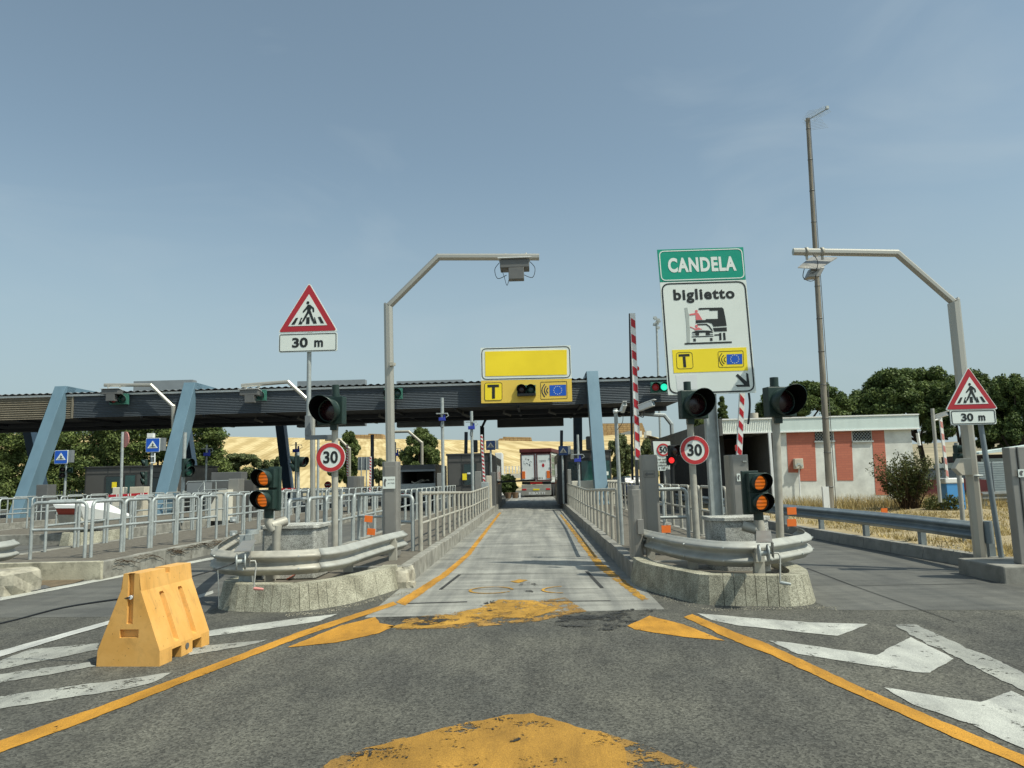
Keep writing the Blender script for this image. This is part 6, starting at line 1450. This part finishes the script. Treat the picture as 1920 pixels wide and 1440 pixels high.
# ------------------------------------------------------------------ verge building
YW = 28.6
bx0 = P(1447, 860, YW).x; bx1 = P(1722, 860, YW).x; roofz = P(1600, 780, YW).z; fbz = P(1600, 808, YW).z
bl = thing("service_building", "low building with pale fascia, plaster walls and red brick panels", "building", ((bx0 + bx1) / 2, 32, .1))
mb().b2((bx0 + .02, YW, 0), (bx1 - .18, 41, roofz - .12)).build("wall", "plaster", bl)
def panel_px(nm, m, pts, y0=YW, out=.012, th=.03):
    mb().prism([P(x, y, y0) + Vector((0, -out, 0)) for x, y in pts], (0, th, 0)).build(nm, m, bl)
panel_px("brick_panel", "brick", [(1474, 807), (1527, 807), (1531, 902), (1500, 902), (1499, 886), (1478, 886)])
panel_px("brick_panel", "brick", [(1563, 806), (1596, 806), (1600, 901), (1570, 901)])
panel_px("brick_panel", "brick", [(1634, 805), (1657, 805), (1666, 928), (1642, 928)])
for x0, x1 in ((1527, 1562), (1598, 1634)):
    a = P(x0, 808, YW); c = P(x1, 826, YW)
    wn = mb().b2((a.x, YW - .012, c.z), (c.x, YW + .02, a.z)).build("window", "dark_room", bl)
    b = mb(); w = c.x - a.x; h = a.z - c.z; nn = 6
    for k_ in range(-3, nn + 1):
        for s in (0, 1):
            xa = k_ * w / nn; xb = xa + h * .9; t0, t1 = 0.0, 1.0
            if xa < 0: t0 = -xa / (xb - xa)
            if xb > w: t1 = (w - xa) / (xb - xa)
            if t1 <= t0: continue
            p = (xa + (xb - xa) * t0, h * t0); q = (xa + (xb - xa) * t1, h * t1)
            if s: p = (w - p[0], p[1]); q = (w - q[0], q[1])
            b.tube([(a.x + p[0], YW - .045, c.z + p[1]), (a.x + q[0], YW - .045, c.z + q[1])], .010, 5)
    b.b2((a.x - .05, YW - .07, c.z - .06), (c.x + .05, YW - .01, c.z)); b.build("grille", "galv", wn)
def fascia(nm, x0, x1, y0, y1, m, ribs=0):
    b = mb(); b.b2((x0, y0, fbz), (x1, y1, roofz))
    return b.build(nm, m, bl)
fx0 = P(1345, 800, YW - .14).x; fx1 = P(1448, 800, YW - .14).x; fx2 = P(1724, 800, YW - .14).x
b = mb(); vs = []; nn = 60
for i in range(nn + 1): x = fx0 + (fx1 - fx0 - .03) * i / nn; o = .03 * (i % 2); vs += [(x, YW - .14 + o, fbz + .04), (x, YW - .14 + o, roofz - .04)]
b.add(vs, [(2 * i, 2 * i + 2, 2 * i + 3, 2 * i + 1) for i in range(nn)]); b.b2((fx0, YW - .10, fbz), (fx1 - .02, YW - .03, roofz)); b.build("ribbed_fascia", "white_fascia", bl)
fascia("fascia", fx1, fx2, YW - .14, YW - .02, "pale_fascia")
b = mb()
for z in (roofz - .035, fbz): b.b2((fx0 - .02, YW - .17, z), (fx2 + .02, YW - .12, z + .045))
b.build("fascia_trim", "white_plastic", bl)
mb().b2((fx2 - .1, YW - .02, fbz), (fx2, 41, roofz)).build("fascia", "pale_fascia", bl)
mb().b2((fx0 + .05, YW - .02, roofz - .25), (fx2 - .1, 45, roofz - .10)).build("roof", "soffit", bl)
b = mb()
xs = np.linspace(YW - .7, 44.5, 10)
for i in range(9): b.b2((fx0 - .05, xs[i] + .02, fbz - .08 - .0), (fx0 + .06, xs[i + 1] - .02, roofz - .02))
b.build("side_fascia", "dark_panel", bl)
# open dark bay on the left of the building
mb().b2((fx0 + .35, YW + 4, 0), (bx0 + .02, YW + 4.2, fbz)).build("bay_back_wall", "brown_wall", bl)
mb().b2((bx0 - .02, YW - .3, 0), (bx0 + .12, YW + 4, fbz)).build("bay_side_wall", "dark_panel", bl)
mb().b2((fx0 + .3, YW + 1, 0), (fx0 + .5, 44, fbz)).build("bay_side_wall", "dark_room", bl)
b = mb()
for x in (1400, 1412, 1425): a = P(x, 812, YW + 3.9); b.b2((a.x, YW + 3.9, a.z - .55), (a.x + .1, YW + 3.95, a.z))
b.build("ceiling_slots", "galv", bl)
for px in (1330, 1447): a = P(px, 900, YW - .5); mb().b2((a.x, YW - .5, 0), (a.x + .09, YW - .4, fbz)).build("post", "white_metal", bl)
mb().tube([P(1720, 812, YW + .2), P(1724, 835, YW + .2)], .06, 8).build("downpipe", "white_plastic", bl); mb().b2((bx1 - .15, YW + .1, P(0, 838, YW).z), (bx1 + .15, YW + .4, P(0, 836, YW).z)).build("side_lamp", "white_plastic", bl)
mt = thing("meter_box", "cream meter box with conduit on the leftmost brick panel", "meter box", P(1498, 869, YW)); a = P(1489, 860, YW - .2); c = P(1507, 879, YW - .2)
mb().b2((a.x, YW - .22, c.z), (c.x, YW - .02, a.z)).build("housing", "beige_box", mt, bevel=.02); mb().tube([P(1498, 879, YW - .12), P(1501, 945, YW - .12)], .025, 8).build("conduit", "white_metal", mt)
b = mb(); 
for x in (1493, 1503): q = P(x, 873, YW - .23); b.tube([q, q - Vector((0, .03, 0))], .045, 10)
b.b2(tuple(P(1495, 872, YW - .225)), tuple(P(1501, 868, YW - .235))); b.build("sockets", "sign_grey", mt)
a = P(1403, 775, 31); c = P(1420, 784, 31); tag(recentre(mb().tube([(a.x + .2, 31, c.z), (a.x + .2, 31, a.z)], .2, 16).build("roof_vent", "beige_box"), (a.x + .2, 31, c.z)), "short cream vent stack on the ribbed fascia's roof", "roof vent")

# wooden mast with yagi
mr = thing("antenna_mast", "very tall wooden mast with a television antenna on top", "mast", (*P(1556, 940, 24.8).xy, .2))
b0 = P(1557, 946, 24.8); b0.z = .15; t0 = P(1514, 222, 24.8)
mb().tube([b0 + (t0 - b0) * t for t in np.linspace(0, 1, 12)], [float(np.interp(t, [0, 1], [.118, .062])) for t in np.linspace(0, 1, 12)], 12).build("mast", "wood_pole", mr)
b = mb()
for t in np.linspace(.06, .97, 12): p = b0 + (t0 - b0) * t; b.ring(p, (0, 0, 1), float(np.interp(t, [0, 1], [.13, .07])), .07, .03, 12)
b.tube([b0 + Vector((.14, -.1, 0)) , b0 + (t0 - b0) * .3 + Vector((.12, -.08, 0)), t0 + Vector((.06, -.06, 0))], .012, 5); b.build("bands", "cabinet_dark", mr)
mb().box((b0.x - .17, 24.7, .55), (.2, .1, .9)).build("foot_plate", "white_metal", mr)
b = mb(); a = P(1516, 224, 24.8); c = P(1551, 204, 23.9); b.tube([a, c], .018, 6)
for t in np.linspace(.12, 1, 13): p = a.lerp(c, t); b.tube([p + Vector((-.10, .10, .20)) * .8, p - Vector((-.10, .10, .20)) * .8], .006, 4)
for k_ in range(7):
    for s in (-1, 1): p = a + Vector((.12 + .035 * k_, 0, s * (.06 + .05 * k_))); b.tube([p + Vector((-.3, .1, 0)), p + Vector((.3, -.1, 0))], .004, 4)
b.box(c + Vector((0, 0, .04)), (.09, .09, .1)); b.tube([P(1509, 226, 24.8), P(1518, 226, 24.8)], .03, 6); b.build("antenna", "galv", mr)

# floodlight mast beside the toll sign
fm = thing("floodlight_mast", "thin far mast with a cluster of floodlights left of the toll sign", "mast", (*P(1238, 900, 62).xy, 0)); pole(fm, (*P(1240, 900, 62).xy, 0), P(1231, 606, 62), .09, "galv")
b = mb(); c = P(1231, 606, 62); rr = random.Random(3)
for k_ in range(9): b.box(c + Vector((rr.uniform(-.3, .3), rr.uniform(-.3, .3), rr.uniform(-.45, .45))), (.28, .14, .2), mtx=Matrix.Rotation(rr.uniform(-.8, .8), 3, 'Y'))
b.build("floodlights", "galv", fm)

# 50 sign with fog notice
Yq = 30; rt = thing("speed_limit_sign", "white board with 50 limit and fog notice beside the right 30 sign", "road sign", P(1245, 890, Yq))
z7 = zo(1130, 780, 9.6); Qf = lambda x, y, n=0.: P(*z7(x, y), Yq - n)
mb().prism([Qf(905, 455), Qf(1215, 455), Qf(1240, 985), Qf(955, 985)], (0, .05, 0)).build("panel", "white_sign", rt)
c = Qf(1090, 608, .01); mb().ring(c, (0, -1, 0), .255, .19, .012, 32, False).build("red_ring", "sign_red2", rt)
b = mb(); add_text(b, "50", Qf(1022, 660, .012), Qf(1158, 660, .012), (Qf(1022, 560) - Qf(1022, 660)).length, .03)
for tx, x0, x1, y in (("con nebbia", 975, 1215, 795), ("e visibilita'", 978, 1215, 850), ("inferiore", 1005, 1200, 905), ("a 100 m", 1015, 1180, 958)): add_text(b, tx, Qf(x0, y, .012), Qf(x1, y, .012), .085, .02)
b.build("lettering", "sign_black", rt)
pole(rt, (*P(1246, 900, Yq + .1).xy, .2), P(1246, 880, Yq + .1), .04); pole(rt, (*P(1262, 900, Yq + .1).xy, .2), P(1258, 860, Yq + .1), .04)
rt = thing("traffic_light", "black signal with glowing red lamp left of the right 30 sign", "traffic light", P(1262, 900, 27)); pole(rt, (*P(1262, 930, 27.2).xy, .2), P(1259, 842, 27.2), .08, "sig_black")
signal(rt, P(1259, 863, 26.9), .11, .14, .1, 0, "red_lit", .17, "sig_black"); signal(rt, P(1266, 845, 26.9), .16, .2, .2, .4, "lens_dark", .2, "sig_black")
box_thing("ticket_machine", "dark machine below the fog notice board", "ticket machine", 1252, 880, 1262, 925, 27.6, .5, "cabinet_dark", .2)
hbar("dark low rail across the right island's far end", (1243, 911), (1330, 909), 34, "sig_black", .05, False)

# far left fence, things behind the plaza
def mesh_fence(label, px0, px1, py0, Y, h, m="mesh_fence"):
    a = P(px0, py0, Y); c = P(px1, py0, Y); b = mb(); rt = thing("mesh_fence", label, "fence", (a.x, Y, 0))
    x = a.x
    while x < c.x: b.b2((x, Y, 0), (x + .035, Y + .02, a.z)); x += .16
    for z in np.linspace(.3, a.z, 8): b.b2((a.x, Y + .02, z - .02), (c.x, Y + .04, z))
    b.build("mesh", m, rt)
mesh_fence("low grey mesh fence in front of the hedge", 88, 160, 921, 44, 2)
mesh_fence("dark paling fence right of the grey machines beyond the island", 672, 715, 912, 50, 2, "navy_steel")
rt = thing("guardrail", "distant bluish guardrail below the wheat field", "guardrail", (-20, 74, 0))
wbeam(mb(), [(-42, 76), (-10, 74)], .75, .32, .08, side=-1).build("beam", "rail_dark", rt)
for x in range(-41, -10, 3): mb().box((x, 75.3, .4), (.12, .1, .8)).build("post", "rail_dark", rt)
box_thing("flat_building", "white box-like structure beyond the left booth", "building", 928, 849, 942, 890, 66, 3, "house_white", 0, .05)
rt = thing("bridge_railing", "white barred parapet beyond the left booth and truck", "railing", P(960, 890, 90)); b = mb()
for y in (875, 880, 885): b.b2(tuple(P(940, y, 90)), (P(1000, y, 90).x, 90.1, P(1000, y, 90).z + .08))
for x in range(942, 1000, 6): a = P(x, 887, 90); b.b2(tuple(a), (a.x + .12, 90.15, P(x, 874, 90).z))
b.build("bars", "white_metal", rt); mb().b2(tuple(P(938, 897, 91)), tuple(P(1000, 887, 91.5))).build("wall", "white_wall", rt)
for i, px in enumerate((953, 966)):
    c = P(px, 932, 58); rt = thing("planter", "terracotta planter beside the truck, %s" % ("left one" if i == 0 else "right one"), "planter", (c.x, 58, 0)); mb().tube([(c.x, 58, 0), (c.x, 58, .45)], [.2, .28], 12).build("pot", "terracotta", rt); mb().b2((c.x + .3, 57.9, 0), (c.x + .42, 58.1, .4)).build("marker", "white_metal", rt)
# right background: building with pale roof edge, curtain-sided trailer, guardrails
rt = thing("warehouse", "dark-walled shed with pale roof edge behind the far right cabinet", "building", P(1890, 900, 40)); a = P(1838, 850, 40); b = mb(); b.prism([P(1836, 848, 40), P(1990, 826, 40), P(1990, 834, 40), P(1836, 852, 40)], (0, 1.2, 0)); b.build("roof", "pale_fascia", rt); a = P(1840, 851, 41); mb().b2((a.x, 41, 0), (a.x + 8, 45, a.z - .05)).build("wall", "brown_wall", rt)
a = P(1841, 860, 40.9); c = P(1890, 864, 40.9); mb().b2((a.x, 40.85, c.z), (a.x + 3, 40.99, a.z)).build("sign_band", "sign_grey", rt)
rt = thing("curtain_trailer", "grey curtain-sided trailer with yellow marker behind the right gantry", "trailer", P(1860, 930, 34)); a = P(1833, 866, 34); c = P(1878, 922, 34); mb().b2((a.x, 34, c.z), (a.x + 7, 36.5, a.z)).build("curtain", "curtain", rt)
b = mb()
for k_ in range(1, 13): b.b2((a.x, 33.985, c.z + (a.z - c.z) * k_ / 13), (a.x + 7, 33.995, c.z + (a.z - c.z) * k_ / 13 + .015))
b.b2((a.x + .6, 33.97, c.z), (a.x + .63, 33.99, a.z)); b.b2((a.x + 1.25, 33.97, c.z), (a.x + 1.28, 33.99, a.z)); b.build("curtain_straps", "sign_back", rt)
mb().b2((a.x + .2, 34.2, .35), (a.x + 6.8, 36.2, c.z - .02)).build("chassis", "sig_black", rt); mb().b2((a.x + .35, 33.97, c.z - .16), (a.x + .6, 34.02, c.z - .06)).build("marker", "sign_yellow", rt)
for dx in (1.0, 2.3): wheel(rt, (a.x + dx, 34.3, .5), .5, .3, Matrix.Rotation(math.pi / 2, 3, 'Z'))
rt = thing("guardrail", "low triple-lined guardrail right of the triangular sign pole", "guardrail", (17, 26, .1)); wbeam(mb(), [(P(1842, 945, 25).x, 25), (P(1842, 945, 25).x + 8, 25.3)], .55, .3, .08, side=1).build("beam", "rail_metal", rt); mb().box((P(1850, 945, 25).x, 25.1, .3), (.1, .1, .5)).build("post", "galv", rt)
struct(mb().add([(16.2, 20.5, .245), (40, 22, .245), (40, 60, .245), (18, 60, .245), (17.2, 30, .245)], [(0, 1, 2, 3, 4)]).build("side_road", "slab_far"))
rt = thing("guardrail", "grey panel fence seen between the bush and the right gantry mast", "fence", P(1780, 900, 44)); mb().b2(tuple(P(1755, 888, 44)), tuple(P(1840, 867, 44.2))).build("panels", "curtain", rt); mb().b2(tuple(P(1781, 888, 43.95)), tuple(P(1783, 866, 43.99))).build("post", "sig_black", rt)

# bale stacks, hill houses
def bales(label, pts, Y, dep):
    c = P(*pts[0], Y); o = mb().prism([P(x, y, Y) for x, y in pts], (0, dep, 0)).build("bale_stack", "bales"); tag(recentre(o, c), label, "straw bales")
bales("small stepped stack of straw bales on the ridge, left of the gantry mast", [(663, 823), (664, 815), (690, 815), (691, 813), (717, 814), (718, 823)], 418, 8)
bales("long low stack of straw bales on the ridge above the truck", [(931, 828), (937, 822), (943, 822), (943, 819), (996, 820), (998, 828)], 418, 8)
bales("huge block of stacked straw bales on the right ridge", [(1127, 822), (1128, 794), (1204, 793), (1209, 806), (1214, 820)], 416, 14)
o = mb().prism([P(1112, 826, 395), P(1180, 808, 395), P(1184, 808, 395), P(1184, 840, 395), P(1112, 840, 395)], (0, 12, 0)).build("barn", "sign_back"); tag(recentre(o, P(1150, 840, 395)), "grey lean-to barn below the huge straw block", "barn")
for i, (x0, y0, x1, y1) in enumerate(((1212, 808, 1222, 816), (1198, 808, 1204, 815), (1740, 806, 1752, 816), (1786, 800, 1797, 812))):
    box_thing("farmhouse", ["small white farmhouse right of the straw block", "tiny white hut at the straw block's foot", "white house glimpsed between pine trunks", "white house glimpsed right of the pink and white boom"][i], "house", x0, y0, x1, y1 + 4, 328, 8, "house_white", None, 0)

# ------------------------------------------------------------------ trees
def foliage(name, m, parent, clumps, n, size, seed=1, aspect=.55, flat=0.0):
    r = np.random.RandomState(seed); cl = np.array(clumps, float); vol = cl[:, 3] * cl[:, 4] * cl[:, 5]; pr = vol ** .7; pr /= pr.sum()
    ix = r.choice(len(cl), n, p=pr); d = r.normal(size=(n, 3)); d /= np.linalg.norm(d, axis=1)[:, None]
    rad = 1 - .55 * r.rand(n) ** 1.6; rad *= 1 + .10 * r.normal(size=n)
    c = cl[ix, :3] + d * rad[:, None] * cl[ix, 3:6]
    nm = d * .7 + r.normal(size=(n, 3)) * .6; nm[:, 2] += flat; nm /= np.linalg.norm(nm, axis=1)[:, None]
    t = np.cross(nm, r.normal(size=(n, 3))); t /= np.linalg.norm(t, axis=1)[:, None]; b_ = np.cross(nm, t)
    s = size * (.6 + .8 * r.rand(n))[:, None]
    v = np.stack([c - t * s, c + b_ * s * aspect, c + t * s, c - b_ * s * aspect], 1).reshape(-1, 3)
    org = np.array(ORG.get(parent.name, Vector((0, 0, 0)))) if parent is not None else np.zeros(3)
    me = bpy.data.meshes.new(name); me.vertices.add(4 * n); me.vertices.foreach_set("co", (v - org).ravel())
    me.loops.add(4 * n); me.loops.foreach_set("vertex_index", np.arange(4 * n)); me.polygons.add(n); me.polygons.foreach_set("loop_start", np.arange(0, 4 * n, 4)); me.polygons.foreach_set("loop_total", np.full(n, 4))
    me.materials.append(M[m]); me.update(calc_edges=True); o = bpy.data.objects.new(name, me); COL.objects.link(o)
    if parent is not None: o.parent = parent; ORG[o.name] = Vector(org)
    return o
def tree(kind, label, px0, px1, pyt, pyb, Y, m, style="round", n=9000, leaf=.14, seed=1, trunkpx=None, zb=0, dep=None, group=None):
    a = P(px0, pyt, Y); c = P(px1, pyb, Y); w = (c.x - a.x) / 2; x = (a.x + c.x) / 2; zt, z0 = a.z, c.z; h = (zt - z0) / 2; dy = dep or w * .8
    rt = thing(kind, label, kind.replace("_", " "), (x, Y, zb), group); r = random.Random(seed); cl = []
    if style == "umbrella":
        for k in range(120):
            an = r.uniform(0, 6.283); q = math.sqrt(r.random()); dx, dyy = math.cos(an) * q, math.sin(an) * q; top = (1 - q ** 3.2) ** .5
            zz = z0 + .25 * h + (1.62 * h) * top * r.uniform(.25, 1.0) ** .6; cl.append((x + dx * w * .9, Y + dyy * dy * .9, zz, w * r.uniform(.09, .19), dy * .16, h * r.uniform(.12, .22)))
    elif style == "round":
        for k in range(90):
            an = r.uniform(0, 6.283); q = math.sqrt(r.random()); z = r.uniform(-1, 1); q *= math.sqrt(max(.06, 1 - z * z)); cl.append((x + math.cos(an) * q * w * .8, Y + math.sin(an) * q * dy * .8, z0 + h + z * h * .82, w * r.uniform(.13, .26), dy * .24, h * r.uniform(.09, .19)))
    elif style == "cone":
        for k in range(40):
            t = r.random(); q = (1 - t) ** .8 * r.uniform(.3, 1); an = r.uniform(0, 6.283); cl.append((x + math.cos(an) * q * w * .85, Y + math.sin(an) * q * dy * .85, z0 + t * 2 * h * .97, w * (.12 + .25 * (1 - t)), dy * .25, h * .09))
    elif style == "open":
        for k in range(26):
            an = r.uniform(0, 6.283); q = math.sqrt(r.random()); z = r.uniform(-1, 1); q *= math.sqrt(max(.1, 1 - z * z)); cl.append((x + math.cos(an) * q * w * .85, Y + math.sin(an) * q * dy, z0 + h + z * h * .85, w * r.uniform(.18, .34), dy * .3, h * r.uniform(.14, .28)))
    foliage("crown", m, rt, cl, int(n * 3), leaf * .62, seed, flat=.3 if style == "umbrella" else 0)
    b = mb(); tops = r.sample(cl, min(len(cl), 9)); base = Vector((x if trunkpx is None else P(trunkpx, 900, Y).x, Y, zb)); fork = Vector((base.x * .7 + x * .3, Y, z0 + (.1 * h if style == "umbrella" else .35 * h)))
    tr_ = max(.07, (zt - zb) * .022); b.tube([base, base.lerp(fork, .5) + Vector((r.uniform(-.1, .1), 0, 0)), fork], [tr_ * 1.3, tr_, tr_ * .8], 10)
    for q in tops: e = Vector(q[:3]); b.tube([fork, fork.lerp(e, .5) + Vector((0, 0, -.1)), e], [tr_ * .5, tr_ * .3, tr_ * .12], 6)
    b.build("trunk", "trunk", rt)
    return rt
PG = "stone pines behind the service building"
tree("stone_pine", "small rounded stone pine just left of the tall wooden mast top of roof", 1412, 1604, 718, 805, 46, "pine_leaf", "umbrella", 20000, .13, 11, group=PG)
tree("stone_pine", "largest stone pine with broad domed crown in the middle", 1580, 1830, 690, 835, 50, "pine_leaf", "umbrella", 38000, .15, 12, 1737, group=PG)
tree("stone_pine", "stone pine crown behind the right gantry mast", 1725, 1915, 695, 846, 47, "pine_leaf", "umbrella", 20000, .14, 13, 1795, group=PG)
tree("stone_pine", "stone pine cut by the right border", 1822, 2010, 704, 866, 44, "pine_leaf", "umbrella", 20000, .14, 14, 1900, group=PG)
tree("stone_pine", "lower dark pine between small and largest crowns, behind the roof", 1540, 1700, 728, 850, 56, "pine_leaf", "round", 14000, .16, 15, group=PG)
tree("stone_pine", "pale dusty pine behind the far right cabinet's top", 1840, 1990, 790, 850, 54, "olive_leaf", "round", 9000, .16, 16, group=PG)
tree("cypress", "young pointed cypress above the ribbed fascia", 1334, 1376, 745, 800, 44, "cedar_leaf", "cone", 5000, .12, 21, zb=2)
tree("leafy_tree", "bright green shrub top over the building's dark side fascia", 1296, 1325, 780, 812, 44, "broad_leaf", "open", 2600, .11, 22)
tree("leafy_tree", "dark small tree in front of the dark bay's left", 1268, 1300, 838, 925, 42, "broad_leaf", "open", 3000, .12, 23)
tree("leafy_tree", "dense round tree behind the left 30 sign, left half", 612, 650, 834, 908, 78, "broad_leaf", "round", 8000, .17, 31)
tree("leafy_tree", "tall dense tree behind the left 30 sign, right half", 630, 676, 806, 908, 82, "broad_leaf", "round", 10000, .18, 32)
tree("leafy_tree", "big round tree behind the parked van", 746, 830, 800, 912, 80, "broad_leaf", "round", 17000, .17, 33)
tree("leafy_tree", "light green tree between right booth and camera pole", 1132, 1196, 814, 915, 74, "olive_leaf", "round", 11000, .17, 34)
tree("leafy_tree", "thin yellowish tree behind the fog notice board", 1190, 1240, 822, 915, 78, "olive_leaf", "open", 6000, .17, 35)
tree("leafy_tree", "bluish conifer-like tree right of the second pylon", 358, 428, 797, 905, 64, "olive_leaf", "cone", 12000, .17, 36, dep=3)
tree("leafy_tree", "low spreading olive bush below the wheat, left of the rear leg", 405, 490, 850, 905, 66, "olive_leaf", "open", 8000, .16, 37)
tree("leafy_tree", "sparse young tree just left of the dark rear leg", 485, 535, 853, 905, 62, "olive_leaf", "open", 3800, .14, 38)
tree("leafy_tree", "yellow-green bush beyond the dark fitted pole", 695, 726, 855, 905, 72, "olive_leaf", "open", 3600, .15, 39)
tree("bush", "sunlit green bush left of the truck", 932, 972, 886, 930, 62, "broad_leaf", "round", 5200, .12, 40)
# the long hedge on the far left
hd = thing("hedge", "long tall dark conifer hedge behind the left lanes", "hedge", (-34, 60, 0)); cl = []; rr = random.Random(17)
xa = P(-60, 800, 60).x; xb = P(404, 800, 60).x
x = xa
while x < xb:
    for z in np.arange(.5, 6.6, .85):
        cl.append((x + rr.uniform(-.6, .6), 60 + rr.uniform(-.6, .5), z + rr.uniform(-.3, .3), rr.uniform(.7, 1.3), rr.uniform(.6, 1.1), rr.uniform(.4, .8)))
    x += .95
foliage("foliage", "cedar_leaf", hd, cl, 130000, .125, 5, .42); b = mb()
for x in np.arange(xa, xb, 1.6): b.tube([(x, 60.3, 0), (x + .1, 60.3, 5.8)], [.12, .05], 6)
b.build("trunks", "trunk", hd)
# wispy bush at the building corner
bs = thing("bush", "wispy brownish bush at the building's right corner", "bush", (*P(1704, 940, 24.5).xy, .2)); bc = Vector(ORG[bs.name]); rr = random.Random(6); rn = np.random.RandomState(6); b = mb(); tips = []
for i in range(150):
    a = rr.uniform(-1, 1); L_ = rr.uniform(.8, 2.1) * (1 - .25 * abs(a)); lean = a * .62; dy = rr.uniform(-.4, .4)
    p0 = bc + Vector((rr.uniform(-.25, .25), rr.uniform(-.2, .2), 0)); p1 = p0 + Vector((lean * L_ * .45, dy * L_ * .5, L_ * .55)); p2 = p0 + Vector((lean * L_, dy * L_, L_ * (.98 - .12 * abs(a))))
    b.tube([p0, p1, p2], [.009, .007, .003], 4, cap=False); tips += [p1.lerp(p2, t) for t in (.1, .35, .6, .8, 1)]
    if rr.random() < .5: q = p1 + Vector((rr.uniform(-.4, .4), rr.uniform(-.2, .2), rr.uniform(.1, .5))); b.tube([p1, q], .004, 4, cap=False); tips.append(q)
b.build("stems", "twig", bs)
cl = [(p.x, p.y, p.z, .11, .11, .11) for p in tips if p.z > .5]
foliage("leaves", "bush_leaf", bs, cl, 9000, .035, 8)
b = thing("bush", "small green weeds at the blue box's foot", "bush", (*P(1790, 940, 23.5).xy, .2)); c = Vector(ORG[b.name]); foliage("leaves", "bush_leaf", b, [(c.x - .8 + .22 * k, c.y, .35 + .1 * (k % 2), .2, .2, .25) for k in range(5)], 1200, .04, 9)
print("objects", len(COL.objects))
